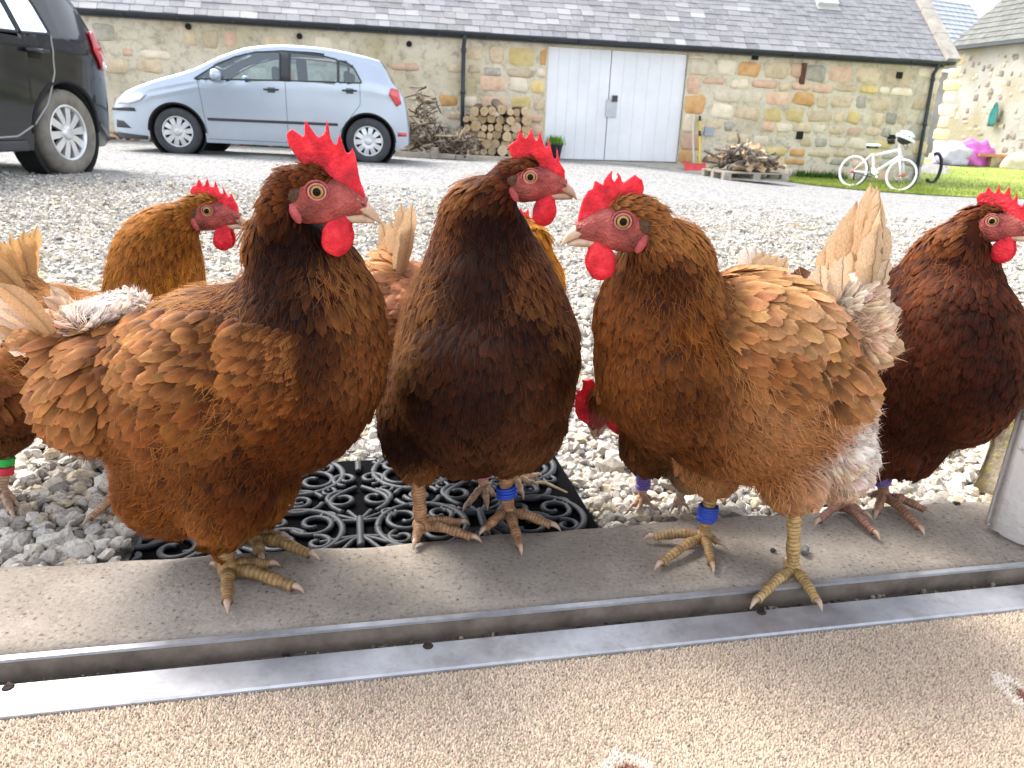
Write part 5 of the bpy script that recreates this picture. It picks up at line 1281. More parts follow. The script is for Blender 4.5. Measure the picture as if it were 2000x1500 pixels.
for i in range(8):
    cx = .034 + i * .0775
    for cy in (.020, MD - .020): scroll(spiral(cx, cy, .013, .004, 0, 1.3, 20), .0036)
    scroll(spiral(cx, MD * .5 + .034, .012, .004, 2, 1.2, 20), .0034); scroll(spiral(cx, MD * .5 - .034, .012, .004, 5, -1.2, 20), .0034)
# ================================================================== HENS
def mat_feather(name, transl=.28, rough=.62):
    t = NT(name); a = t.attr('Col'); uv = t.n('UVMap').outputs[0]
    mp = t.n('Mapping'); mp.inputs['Scale'].default_value = (9, 2.2, 1); t.l(uv, mp.inputs[0])
    st = t.noise(3.0, 4, .7, mp.outputs[0]); sx = t.n('SeparateXYZ'); t.l(uv, sx.inputs[0])
    d = t.math('ABSOLUTE', t.math('SUBTRACT', sx.outputs[0], .5))
    barb = t.math('SINE', t.math('ADD', t.math('MULTIPLY', sx.outputs[1], 120.0), t.math('MULTIPLY', d, -110.0)))
    f = t.math('ADD', st, t.math('MULTIPLY', barb, .07))
    c = t.mix(1.0, a, t.ramp(f, [(.25, (.50, .47, .45)), (.5, (.98, .98, .98)), (.78, (1.45, 1.42, 1.38))]), 'MULTIPLY')
    sh = t.ramp(d, [(.0, (1, 1, 1)), (.035, (0, 0, 0))]); c = t.mix(t.math('MULTIPLY', sh, .07), c, (.55, .40, .25))
    t.col(c); t.set(Roughness=rough, Specular_IOR_Level=.12)
    tr = t.n('BsdfTranslucent'); t.l(c, tr.inputs[0]); mx = t.n('MixShader'); mx.inputs[0].default_value = transl
    t.l(t.b.outputs[0], mx.inputs[1]); t.l(tr.outputs[0], mx.inputs[2]); t.l(mx.outputs[0], t.out.inputs[0])
    t.bump(t.math('ADD', t.math('MULTIPLY', barb, .5), st), .25, .0008); return t.m
M_FEATH = mat_feather('feather'); M_DOWN = mat_feather('down', .28, .85)
def mat_skin(name, base, wr=.6, sss=.25, rad=(.006, .0015, .001), rough=.5):
    t = NT(name); co = t.coord('Object'); n1 = t.noise(110, 6, .75, co); n2 = t.vor(420, co)
    c = t.ramp(t.noise(70, 4, .6, co), [(.3, tuple(x * .55 for x in base)), (.52, base), (.75, tuple(min(1, x * 1.35 + .035) for x in base))])
    t.col(c); t.set(Roughness=rough, Subsurface_Weight=sss, Subsurface_Scale=1.0, Specular_IOR_Level=.35)
    t.b.inputs['Subsurface Radius'].default_value = rad
    h = t.mix(.45, n1, n2, 'ADD'); t.bump(h, wr, .0030); return t.m
M_COMB = mat_skin('comb_skin', (.60, .008, .022), .6, .38, (.009, .0009, .0011), .55)
M_FACE = mat_skin('face_skin', (.34, .062, .050), 1.0, .10)
_ft = M_FACE.node_tree; _fb = _ft.nodes['Principled BSDF']; _fl = _fb.inputs['Base Color'].links[0].from_socket
_fm = _ft.nodes.new('ShaderNodeMix'); _fm.data_type = 'RGBA'; _fm.blend_type = 'MULTIPLY'; _fm.inputs[0].default_value = 1.0; _fa = _ft.nodes.new('ShaderNodeAttribute'); _fa.attribute_name = 'Col'
_ft.links.new(_fl, _fm.inputs[6]); _ft.links.new(_fa.outputs['Color'], _fm.inputs[7]); _ft.links.new(_fm.outputs[2], _fb.inputs['Base Color'])
M_LOBE = mat_skin('ear_lobe_skin', (.38, .06, .065), .5, .3)
def mat_beak():
    t = NT('beak_horn'); co = t.coord('Object')
    c = t.ramp(t.noise(90, 4, .6, co), [(.3, (.30, .18, .12)), (.55, (.48, .33, .23)), (.8, (.60, .46, .34))]); t.col(c); t.set(Roughness=.42, Specular_IOR_Level=.4); t.bump(t.noise(220, 3, .6, co), .2, .001); return t.m
M_BEAK = mat_beak(); M_NOST = plain('nostril_dark', (.02, .012, .01), .8)
def mat_leg(name, base):
    t = NT(name); a = t.attr('Col'); co = t.coord('Object')
    c = t.mix(1.0, a, t.ramp(t.noise(170, 4, .65, co), [(.3, (.6, .55, .5)), (.55, (1, 1, 1)), (.8, (1.15, 1.12, 1.05))]), 'MULTIPLY')
    t.col(c); t.set(Roughness=.6, Specular_IOR_Level=.35); t.bump(t.noise(320, 3, .6, co), .25, .001); return t.m
M_LEG = mat_leg('leg_scales', 0); M_CLAW = plain('claw_horn', (.42, .28, .20), .4, var=.2, scale=200)
M_PUP = plain('pupil', (.003, .003, .003), .12, spec=.12); M_IRIS = plain('iris', (.36, .19, .055), .25, var=.35, scale=900, spec=.3)
M_RING = plain('eye_rim_dark', (.07, .035, .02), .3, coat=1.0); M_LID = mat_skin('eyelid_skin', (.44, .19, .16), .4, .1)

KH = .00046                                       # metres per head-template unit
COMB_A = [(83, -8), (75, 25), (65, 62), (61, 78), (56, 70), (49, 64), (46, 81), (42, 104), (35, 87), (29, 77), (23, 97), (18, 126), (13, 104), (4, 89), (-10, 102), (-25, 122), (-21, 95), (-44, 106), (-54, 95), (-54.5, 79), (-46, 64), (-35, 50), (-19, 38), (8, 26), (25, 18), (41, 0), (60, -8)]
COMB_B = [(83, -16), (83, 6), (79, 31), (69, 47), (62, 55), (60, 69), (52, 64), (41, 60), (36, 74), (31, 92), (26, 79), (19, 65), (16, 79), (12.5, 91), (7.5, 79), (2.5, 71), (-11, 79), (-21, 89), (-26, 81), (-34, 74), (-36, 62), (-35, 47), (-19, 34), (-2, 24), (14, 18), (31, 6), (44, -8), (61, -12)]
COMB_C = [(80, -10), (76, 14), (70, 32), (64, 50), (58, 36), (50, 42), (44, 68), (38, 50), (30, 52), (22, 82), (14, 62), (6, 66), (-2, 88), (-10, 68), (-18, 72), (-26, 86), (-34, 66), (-46, 66), (-52, 54), (-46, 42), (-30, 36), (-8, 26), (14, 20), (36, 4), (58, -8)]
def loft(st, seg=18, pw=2.4):
    """stations (x, top, bottom, halfwidth in template units) -> closed loft in head space (x, y, z)"""
    a = np.linspace(0, 2 * pi, seg, endpoint=False); V = []
    for x, zt, zb, hw in st:
        c, s = np.cos(a), np.sin(a); V.append(np.stack([np.full(seg, x), hw * np.sign(c) * np.abs(c) ** (2 / pw), (zt + zb) / 2 + (zt - zb) / 2 * np.sign(s) * np.abs(s) ** (2 / pw)], -1))
    V = np.concatenate(V); n = len(st); Q = [(i * seg + j, i * seg + (j + 1) % seg, (i + 1) * seg + (j + 1) % seg, (i + 1) * seg + j) for i in range(n - 1) for j in range(seg)]
    V = np.vstack([V, [st[0][0], 0, (st[0][1] + st[0][2]) / 2], [st[-1][0], 0, (st[-1][1] + st[-1][2]) / 2]])
    Q += [(n * seg, (j + 1) % seg, j, j) for j in range(seg)] + [(n * seg + 1, (n - 1) * seg + j, (n - 1) * seg + (j + 1) % seg, (n - 1) * seg + (j + 1) % seg) for j in range(seg)]
    return V, Q
FACE_ST = [(-66, 4, -46, 22), (-48, 12, -58, 30), (-26, 20, -62, 34.5), (0, 27, -61, 35.5), (24, 24, -57, 32), (44, 16, -52, 27), (60, 6, -48, 22), (74, -3, -43, 17), (86, -11, -37, 12)]
UP_ST = [(16, -24, -41, 24), (42, -17, -39.5, 22), (62, -9, -38.5, 18.5), (78, -12, -41, 15.5), (90, -20, -47, 12.5), (100, -31, -53.5, 9.5), (106.5, -44, -58, 5.6), (110, -56, -60.5, 1.8)]
LO_ST = [(16, -40, -55, 21), (42, -38.5, -57, 19.5), (62, -37.5, -58, 16.5), (78, -40, -58, 13), (89, -45.5, -57.5, 9.5), (98, -51.5, -57.5, 5)]
def comb_geo(pts):
    pts = np.array(pts, float); nxt = np.roll(pts, -1, 0)
    P = []
    for p, q in zip(pts, nxt):                    # slightly denser outline
        for t in (0, .5): P.append(p * (1 - t) + q * t)
    P = np.array(P)
    bm = bmesh.new(); vs = [bm.verts.new((p[0], 0, p[1])) for p in P]; f = bm.faces.new(vs); bmesh.ops.triangulate(bm, faces=[f])
    V = np.array([v.co[:] for v in bm.verts]); T = [[v.index for v in f.verts] for f in bm.faces]; bm.free()
    base = -10 + .42 * np.abs(V[:, 0] * 0)
    th = np.clip(7.0 - .045 * (V[:, 2] - 10), 2.6, 7.5); n = len(V)
    A = V.copy(); A[:, 1] = th; B = V.copy(); B[:, 1] = -th; F_ = [(a, b, c, c) for a, b, c in T] + [(a + n, c + n, b + n, b + n) for a, b, c in T]
    F_ += [(i, (i + 1) % n, (i + 1) % n + n, i + n) for i in range(n)]
    return np.vstack([A, B]), F_

def warm(c, g=.98, k=1.22):
    l = c.mean(1, keepdims=True); c = (l + (c - l) * k) * g; w = np.clip((c[:, :1] - c[:, 2:]) / (c[:, :1] + 1e-6), 0, 1); c[:, 1:2] *= 1 - .13 * w; return np.clip(c, .002, .93)
class Hen:
    def __init__(s, label, O, yaw, seed, group='hens at the doorway'):
        s.O = np.array([O[0], O[1], 0.0]); s.e1 = np.array([cos(yaw), sin(yaw), 0]); s.n = np.array([sin(yaw), -cos(yaw), 0]); s.rng = np.random.default_rng(seed)
        s.root = empty('hen', (O[0], O[1], O[2] if len(O) > 2 else 0)); tag(s.root, label, 'hen', group); s.inv = Matrix.Translation(s.root.location).inverted()
    def par(s, o, p=None):
        o.parent = p or s.root; o.matrix_parent_inverse = s.inv if p is None else Matrix.Identity(4); return o
    def P(s, px, py, d=0.0): return onpl(px, py, s.O + s.n * d, s.n)
    def blob(s, px, py, rx, ry, rot=0, d=0.0, rn=.05):
        c = s.P(px, py, d); a = radians(rot); ax = s.P(px + rx * cos(a), py + rx * sin(a), d) - c; bx = s.P(px - ry * sin(a), py + ry * cos(a), d) - c
        return ellipsoid_np(c, [ax, bx, s.n * rn])
    def cranium(s):
        W0 = s.HW(np.zeros((1, 3)))[0]
        return [(s.HW(np.array([c]))[0], [s.HW(np.array([a]))[0] - W0 for a in ax]) for c, ax in (((-14, 0, 24), ((50, 0, -10), (0, 32, 0), (6, 0, 24))), ((-58, 0, 0), ((34, 0, -6), (0, 37, 0), (4, 0, 44))), ((-74, 0, -36), ((40, 0, 0), (0, 48, 0), (0, 0, 50))))]
    def skin(s, blobs, voxel=.006, smooth=7):
        Vs = []; Fs = []; off = 0
        for b in blobs:
            V, Q = s.blob(*b) if len(b) > 2 else ellipsoid_np(*b); Vs.append(V); Fs += [tuple(i + off for i in q) for q in Q]; off += len(V)
        return remeshed(np.concatenate(Vs), Fs, voxel, smooth)
    # guides: (px, py, angle in the image, length mm, width mm, base colour, tip colour, lift mm, weight radius px)
    def field(s, P, G, d=0.0):
        q = np.stack([(P - s.O) @ s.e1, P[:, 2]], -1)
        g = [s.P(x[0], x[1], d) for x in G]; gq = np.array([[(p - s.O) @ s.e1, p[2]] for p in g])
        gd = []
        for x in G:
            a = radians(x[2]); v = s.P(x[0] + 20 * cos(a), x[1] + 20 * sin(a), d) - s.P(x[0], x[1], d); gd.append(v / np.linalg.norm(v))
        gd = np.array(gd); D2 = ((q[:, None] - gq[None]) ** 2).sum(-1); w = 1 / (D2 + .00008) ** 2.1; w /= w.sum(1, keepdims=True)
        T = w @ gd; num = np.array([[x[3], x[4], x[7]] for x in G], float); pr = w @ num; cb = warm(w @ np.array([x[5] for x in G])); ct = warm(w @ np.array([x[6] for x in G]))
        return T, pr[:, 0] * .001, pr[:, 1] * .001, pr[:, 2] * .001, cb, ct
    def scatter(s, V, T, G, n_cand=60000, spacing=.52, mask=None, d=0.0):
        r = s.rng; A, B, C = V[T[:, 0]], V[T[:, 1]], V[T[:, 2]]; nn = np.cross(B - A, C - A); ar = np.linalg.norm(nn, axis=1); k = r.choice(len(T), n_cand, p=ar / ar.sum())
        u, v = r.random(n_cand), r.random(n_cand); f = u + v > 1; u[f], v[f] = 1 - u[f], 1 - v[f]
        P = A[k] + (B - A)[k] * u[:, None] + (C - A)[k] * v[:, None]; N = nn[k] / ar[k][:, None]
        # vertex normals for smoothness
        vn = np.zeros_like(V)
        for j in range(3): np.add.at(vn, T[:, j], nn)
        vn /= np.linalg.norm(vn, axis=1)[:, None] + 1e-12
        N = vn[T[k, 0]] * (1 - u - v)[:, None] + vn[T[k, 1]] * u[:, None] + vn[T[k, 2]] * v[:, None]; N /= np.linalg.norm(N, axis=1)[:, None]
        if mask is not None: m = mask(P); P, N = P[m], N[m]
        D, L, Wd, lift, cb, ct = s.field(P, G, d)
        cell = spacing * np.sqrt(L * Wd); cls = np.clip(np.round(np.log(cell / .002) / .25), 0, 20); cs = .002 * np.exp(cls * .25)
        key = np.floor(P / cs[:, None] + r.random(3)).astype(np.int64); hk = (key[:, 0] * 73856093) ^ (key[:, 1] * 19349663) ^ (key[:, 2] * 83492791) ^ (cls.astype(np.int64) * 15485863)
        _, ix = np.unique(hk, return_index=True)
        return P[ix], N[ix], D[ix], L[ix], Wd[ix], lift[ix], cb[ix], ct[ix]
    def feathers(s, name, data, parent=None, curve_R=.16, jitter=.09, mat=None, roundt=0.0):
        P, N, D, L, Wd, lift, cb, ct = data; r = s.rng; n = len(P)
        T = D - N * (D * N).sum(1, keepdims=True); T /= np.linalg.norm(T, axis=1)[:, None] + 1e-9; B = np.cross(N, T)
        a = r.normal(0, jitter, n)[:, None]; T, B = T * np.cos(a) + B * np.sin(a), B * np.cos(a) - T * np.sin(a)
        L = L * r.uniform(.78, 1.2, n); Wd = Wd * r.uniform(.8, 1.15, n); lift = lift * r.uniform(.5, 1.3, n)
        t = np.array([0, .2, .45, .68, .86, 1.0]); w = np.array([.42, .80, 1.0, .96, .70, .16 + roundt]); side = np.array([-1, 0, 1.0])
        tw = r.normal(0, .06, n); ez = r.uniform(0, .0022, n)
        V = np.empty((n, 6, 3, 3)); bend = r.normal(0, .05, n)
        for i in range(6):
            for j in range(3):
                ww = w[i] * (1 + (r.normal(0, .09, n) if j != 1 and i > 0 else 0))
                lon = t[i] + (0 if j == 1 else -.05 * (i == 5)) + (r.normal(0, .02, n) if i > 2 else 0)
                h = -.0008 + ez + lift * math.sin(min(t[i], 1) * pi * .62) - (L * t[i]) ** 2 / (2 * curve_R) - (.16 * Wd * abs(side[j])) + tw * side[j] * Wd * .25 * t[i]
                V[:, i, j] = P + T * (L * lon)[:, None] + B * (side[j] * Wd * .5 * ww + bend * L * t[i] ** 2)[:, None] + N * h[:, None]
        f0 = []
        for i in range(5):
            for j in range(2): a0 = i * 3 + j; f0.append((a0, a0 + 1, a0 + 4, a0 + 3))
        F_ = (np.array(f0)[None] + (np.arange(n) * 18)[:, None, None]).reshape(-1, 4)
        br = r.normal(1, .17, (n, 1)).clip(.5, 1.6); hue = 1 + r.normal(0, .04, (n, 3)); cb, ct = cb * br * hue, ct * br * hue
        C = np.empty((n, 6, 3, 3))
        for i in range(6):
            for j in range(3): k = min(1, max(0, (t[i] - .15) / .8)) ** 1.2; C[:, i, j] = (cb * (1 - k) + ct * k) * (1.22 if j != 1 else .80) * (.45 if i == 0 else .55 if i == 1 else .85 if i == 2 else 1.0)  # dark roots: shade of the crevices between feathers put into the colour
        uv = np.tile(np.array([[(side[j] * .5 + .5, t[i]) for j in range(3)] for i in range(6)]).reshape(18, 2), (n, 1)).reshape(n, 18, 2) + r.random((n, 1, 1)) * np.array([0, 7.0])
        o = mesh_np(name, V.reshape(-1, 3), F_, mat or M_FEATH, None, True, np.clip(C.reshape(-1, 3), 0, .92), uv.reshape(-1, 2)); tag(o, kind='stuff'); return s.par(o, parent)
    def wisps(s, name, V, T, G, n, ln=1.0, mask=None, wid=.0006, d=0.0, loose=3.2, hs=1.0, dim=.95):
        r = s.rng; P, N, D, L, Wd, lift, cb, ct = s.scatter(V, T, G, n, .001, mask, d); kk = lift > loose * .001; P, N, D, L, Wd, lift, cb, ct = (x[kk] for x in (P, N, D, L, Wd, lift, cb, ct)); n = len(P)
        T_ = D - N * (D * N).sum(1, keepdims=True); T_ /= np.linalg.norm(T_, axis=1)[:, None] + 1e-9; B = np.cross(N, T_)
        a = r.normal(0, .45, n)[:, None]; T_, B = T_ * np.cos(a) + B * np.sin(a), B * np.cos(a) - T_ * np.sin(a)
        L = L * ln * r.uniform(.5, 1.25, n); h = hs * (.001 + lift * .6) * r.uniform(.5, 2.0, n); VV = []
        cv = r.normal(0, .25, n)
        for t_, w_ in ((0, 1.0), (.5, .8), (1, .05)):
            c = P + T_ * (L * t_)[:, None] + N * (h * math.sin(t_ * pi * .55) + .001)[:, None] + B * (cv * L * t_ * t_)[:, None]; VV += [c - B * wid * w_, c + B * wid * w_]
        V2 = np.stack(VV, 1).reshape(-1, 3); F_ = (np.array([(0, 1, 3, 2), (2, 3, 5, 4)])[None] + (np.arange(n) * 6)[:, None, None]).reshape(-1, 4)
        C = np.repeat((ct * r.normal(dim, .2, (n, 1)))[:, None], 6, 1).reshape(-1, 3); uv = np.tile(np.array([(.2, 0), (.4, 0), (.2, .5), (.4, .5), (.2, 1), (.4, 1)]), (n, 1))
        o = mesh_np(name, V2, F_, M_DOWN, None, True, np.clip(C, 0, .95), uv); tag(o, kind='stuff'); return s.par(o)
    def big_feather(s, name, base, tip, width, cb, ct, face=None, bow=.12, parent=None, shaft=True):
        """one long tail or flight feather with shaft, from a root point to a tip point"""
        base, tip = np.asarray(base), np.asarray(tip); ax = tip - base; L = np.linalg.norm(ax); ax = ax / L; N = face if face is not None else s.n; r = s.rng; N = N + r.normal(0, .22, 3); N = N - ax * (N @ ax); N /= np.linalg.norm(N); B = np.cross(N, ax)
        n = 22; V = []; C = []; uv = []
        sgn = r.choice([-1, 1]); bw = bow * L * sgn * .5
        for i in range(n):
            t = i / (n - 1); w = width * (.35 + .65 * min(1, t * 2.2)) * (1 - max(0, (t - .72) / .28) ** 2.2 * .93)
            for j in range(5):
                sd = (j - 2) / 2; jag = r.normal(-.02, .035) - (.16 if r.random() < .10 else 0) if abs(sd) == 1 else 0
                V.append(base + ax * L * (t - .02 * abs(sd) * (t > .9)) + B * (sd * w * .5 * (1 + jag) + bw * 4 * t * (1 - t)) + N * (-.22 * w * abs(sd) + .05 * L * sin(t * pi * .8) + r.normal(0, .0006)))
                k = t; C.append((np.array(cb) * (1 - k) + np.array(ct) * k) * (1.0 if abs(sd) > .4 else .86)); uv.append((sd * .5 + .5, t * 4))
        Q = [(i * 5 + j, i * 5 + j + 1, (i + 1) * 5 + j + 1, (i + 1) * 5 + j) for i in range(n - 1) for j in range(4)]
        o = mesh_np(name, V, Q, M_FEATH, None, True, np.clip(np.array(C) * r.uniform(.85, 1.12), 0, .92), uv); s.par(o, parent)
        if not shaft: return o
        g = Geo(); sp = [V[i * 5 + 2] + N * .0007 for i in range(n)]; g.tube(sp, np.linspace(.0008, .0003, n), 5); sh = g.build('shaft', plain('feather_shaft', (.34, .20, .10), .5)); s.par(sh, o); return o
    # ---------------- head
    def head(s, eye, depth_d, sgn, yaw=8, pitch=0, k=1.0, comb=COMB_A, face_col=None, comb_w=1.0):
        """eye: photo pixel of the near eye; sgn: +1 looks right, -1 left; yaw: degrees towards the camera"""
        pe = s.P(eye[0], eye[1], depth_d); v = pe - CAM; v[2] = 0; v /= np.linalg.norm(v); right = np.array([v[1], -v[0], 0.0]); y = radians(yaw)
        fwd = sgn * cos(y) * right - sin(y) * v; lat = -(cos(y) * v + sgn * sin(y) * right); up = np.array([0, 0, 1.0]); a = radians(pitch)
        fwd, up = fwd * cos(a) + up * sin(a), up * cos(a) - fwd * sin(a)
        S = KH * k; s.hs = S; s.hf, s.hl, s.hu = fwd, lat, up; s.hc = pe - lat * 35 * S
        def W_(V): V = np.asarray(V, float) * S; return s.hc + V[:, :1] * fwd + V[:, 1:2] * lat + V[:, 2:] * up
        s.HW = W_; flip = np.dot(np.cross(fwd, lat), up) < 0
        V, Q = loft([tuple(np.array(FACE_ST[i]) * (1 - t) + np.array(FACE_ST[i + 1]) * t) for i in range(len(FACE_ST) - 1) for t in (0, .25, .5, .75)] + [FACE_ST[-1]], 40)
        x_, z_ = V[:, 0], V[:, 2]; V = V + np.c_[0 * x_, np.sign(V[:, 1]) * (vnoise(V, .12) * 1.3 + vnoise(V * (.5, 1, 1.6), .3) * .8), 0 * x_]
        br = np.clip((-z_ - 8) / 26, 0, 1) * np.clip((12 - x_) / 30, 0, 1); br = br * (.65 + .35 * vnoise(V, .25)); cf = (1 - br[:, None]) + br[:, None] * np.array([.36, .5, .36]); dk = np.clip(z_ / 20 - .4, 0, 1)[:, None]; cf = cf * (1 - .55 * dk)
        g = Geo(); g.add(W_(V), Q, cf); face = g.build('face', face_col or M_FACE, None, True, True); s.par(face)
        bk = empty('beak'); s.par(bk)
        V, Q = loft(UP_ST, 16, 2.2); g = Geo(); g.add(W_(V), Q); s.par(g.build('upper_beak', M_BEAK), bk)
        V, Q = loft(LO_ST, 16, 2.2); g = Geo(); g.add(W_(V), Q); s.par(g.build('lower_beak', M_BEAK), bk)
        for sd in (1, -1):
            V, Q = ellipsoid_np((76, sd * 14.0, -21), np.array([(7.5, 0, -3.6), (0, 2.6, 0), (1.2, 0, 2.4)]), 12, 8); g = Geo(); g.add(W_(V), Q); s.par(g.build('nostril', M_NOST), bk)
            V, Q = ellipsoid_np((71, sd * 12.5, -17), np.array([(13, sd * -3, -6), (0, 5, 0), (2, 0, 6.5)]), 14, 10); g = Geo(); g.add(W_(V), Q); s.par(g.build('nostril_hood', M_LID), bk)
        cj = np.array(comb, float); cj[1:-6] += s.rng.normal(0, 2.2, (len(cj) - 7, 2)); V, F_ = comb_geo(cj); V[:, 1] *= comb_w
        V2, T2 = remeshed(W_(V), F_, .0010 * k, 2, .5); w_ = vnoise(V2, 60) * .0012 + vnoise(V2, 400) * .0003; V2 = V2 + s.hl * w_[:, None]
        s.par(mesh_np('comb', V2, T2, M_COMB))
        for sd in (1, -1):
            Vs, Fs, off = [], [], 0
            for c, ax in (((30, sd * 17, -84), ((29, 0, 3), (0, 8.5, 0), (-2, 0, 36))), ((38, sd * 15, -60), ((18, 0, 0), (0, 8, 0), (0, 0, 22))), ((24, sd * 19, -92), ((24, 0, 0), (0, 8, 0), (0, 0, 25)))):
                V, Q = ellipsoid_np(c, np.array(ax, float), 18, 12); Vs.append(V); Fs += [tuple(i + off for i in q) for q in Q]; off += len(V)
            V2, T2 = remeshed(W_(np.concatenate(Vs)), Fs, .0012 * k, 3); s.par(mesh_np('wattle', V2, T2, M_COMB))
            V, Q = ellipsoid_np((-42, sd * 30.5, -40), np.array([(8, sd * -1, 4), (0, 4, 0), (-9, 0, 18)], float), 16, 12); g = Geo(); g.add(W_(V), Q); s.par(g.build('ear_lobe', M_LOBE))
            V, Q = ellipsoid_np((-40, sd * 28, -8), np.array([(19, sd * -3, 4), (0, 5, 0), (-3, 0, 13)], float), 16, 12); g = Geo(); g.add(W_(V), Q, (1, 1, 1)); o = g.build('ear_tuft', plain('ear_tuft_down', (.10, .045, .025), .95, var=.45, scale=420, bump=.9, bscale=600)); s.par(o)
            # eye: rings of a dome looking sideways
            e = empty('eye'); s.par(e); c0 = np.array([0, sd * 24.5, 0.0]); R = 15.5
            rings = [(0, 8), (8, 29), (29, 50), (50, 66), (66, 100)]
            for (a0, a1), m, nm in zip(rings, (M_PUP, M_PUP, M_IRIS, M_RING, M_RING), ('pupil', 'pupil', 'iris', 'eye_rim', 'eye_rim')):
                if nm == 'pupil' and a0 == 8: continue
                if nm == 'eye_rim' and a0 == 66: continue
                aa = np.radians(np.linspace(a0, 29 if nm == 'pupil' else (100 if nm == 'eye_rim' else a1), 7)); th = np.linspace(0, 2 * pi, 28, endpoint=False)
                V = np.concatenate([np.stack([R * np.sin(t) * np.cos(th), np.full(28, sd * R * np.cos(t)), R * np.sin(t) * np.sin(th)], -1) for t in aa]) + c0
                Q = [(i * 28 + j, i * 28 + (j + 1) % 28, (i + 1) * 28 + (j + 1) % 28, (i + 1) * 28 + j) for i in range(6) for j in range(28)]
                g = Geo(); g.add(W_(V), Q); s.par(g.build(nm, m), e)
            th = np.linspace(0, 2 * pi, 33)
            g = Geo(); g.tube(W_(np.stack([15.5 * np.cos(th), np.full(33, sd * 34.2) - sd * .05 * np.cos(th) * 15, 14.2 * np.sin(th)], -1)), 2.0 * S, 8, False); s.par(g.build('eyelid', M_LID), e)
            g = Geo(); g.tube(W_(np.stack([21 * np.cos(th) - 1, np.full(33, sd * 32.8) - sd * .10 * np.cos(th) * 15, 19 * np.sin(th)], -1)), 2.4 * S, 8, False); s.par(g.build('eye_wrinkle', M_FACE, None, True, True), e)
        return s
    def head_mask(s, P):
        q = (P - s.hc) / s.hs; x, z, y = q @ s.hf, q @ s.hu, q @ s.hl
        return ~((x > -50) & (z < 12) & (z > -56) & (np.abs(y) > 18) | (x > -20) & (z < 15 - .3 * np.clip(x, 0, 60)) & (z > -54)) & ~((x > 30) & (z > -60) & (np.abs(y) < 60))
    # ---------------- legs
    def leg(s, ankle, top, toes, hind=None, zg=0.0, col=(.50, .34, .16), ring=None, d=0.0, thick=1.0, claws=True, nm='leg'):
        """ankle/top/toes: photo pixels; the toes lie on the ground at height zg"""
        r = s.rng; a0 = onz(ankle[0], ankle[1], zg) + np.array([0, 0, .013]); pl = a0.copy(); n = s.n
        tp = onpl(top[0], top[1], pl, n)
        g = Geo(); col = np.array(col); dk = col * .35
        def limb(P, R0, R1, nseg, scute, flat=1.0):
            P = np.asarray(P); d_ = np.concatenate([[0], np.cumsum(np.linalg.norm(np.diff(P, axis=0), axis=1))]); t = np.linspace(0, d_[-1], nseg); Q = np.stack([np.interp(t, d_, P[:, i]) for i in range(3)], -1)
            Q[1:-1] = (Q[:-2] + 2 * Q[1:-1] + Q[2:]) / 4
            u = t / d_[-1]; R = R0 + (R1 - R0) * u; ph = (np.arange(nseg) % 4) / 3.0; R = R * (1 + scute * (ph - .5) * 1.0) * (1 + .09 * np.sin(u * 3 * 2 * pi + 1))
            V, F_ = tube_np(Q, np.stack([R, R * flat], -1), 10); c = np.tile(col, (len(V), 1)); ringi = np.repeat(np.arange(nseg), 10)
            groove = np.isin(ringi % 4, [3]); c[:len(ringi)][groove] = dk * 1.4; c = c * r.uniform(.8, 1.12, (len(V), 1)) * (1 + .28 * vnoise(V, 130) - .12)[:, None]; 
            g.V.append(V); g.F.append(np.asarray(F_, int).reshape(-1, 4) + g.n); g.C.append(np.clip(c, 0, 1)); g.n += len(V)
        sh = tp - a0; R_ = .0058 * thick
        limb([tp, tp - sh * .35, a0 + sh * .25, a0 + np.array([0, 0, .002]), a0 - np.array([0, 0, .004])], R_ * 1.25, R_ * 1.12, 76, .05)
        V, Q = ellipsoid_np(a0 - np.array([0, 0, .002]), np.diag([.0088, .0088, .0092]) * thick, 14, 10); g.add(V, Q, col * .9)
        lg = empty(nm); s.par(lg)
        for i, tpx in enumerate(list(toes) + ([hind] if hind is not None else [])):
            tip = onz(tpx[0], tpx[1], zg) + np.array([0, 0, .0045]); hd = (i == len(toes)); dv = tip - (a0 - np.array([0, 0, .006])); ln = np.linalg.norm(dv)
            b0 = a0 - np.array([0, 0, .004]); cl = tip - dv / ln * .011
            m1 = b0 + (cl - b0) * .38 + np.array([0, 0, .0065]); m2 = b0 + (cl - b0) * .72 + np.array([0, 0, .0050]); cl = cl + np.array([0, 0, .0028])
            limb([b0, m1, m2, cl], .0060 * thick * (.8 if hd else 1), .0043 * thick * (.8 if hd else 1), 60, .07)
            h = (tip - cl); h[2] = 0; h /= np.linalg.norm(h) + 1e-9
            gc = Geo(); gc.tube([cl - h * .002 + np.array([0, 0, .0012]), cl + h * .005 + np.array([0, 0, .0018]), cl + h * .009 - np.array([0, 0, .0005]), cl + h * .0128 - np.array([0, 0, .0045])], np.array([.0030, .0027, .0018, .0004]) * thick, 10)
            s.par(gc.build('claw', M_CLAW), lg)
        s.par(g.build('scaled_shank', M_LEG, None, True, True), lg)
        if ring is not None:
            for (f0, f1, n_, colr, rr) in ring:
                g = Geo(); tt = np.linspace(0, n_ * 2 * pi, int(n_ * 22)); up = sh / np.linalg.norm(sh); x = np.cross(up, n); x /= np.linalg.norm(x); yv = np.cross(up, x)
                rad = R_ * 1.35 + rr
                g.tube([a0 + sh * (f0 + (f1 - f0) * t / (n_ * 2 * pi)) + (x * np.cos(t) + yv * np.sin(t)) * rad * (1 + .05 * np.sin(t * .7)) for t in tt], rr, 7); s.par(g.build('leg_ring', plain('ring_' + '_'.join('%02d' % int(c * 99) for c in colr), colr, .4, var=.15)), lg)
        return lg
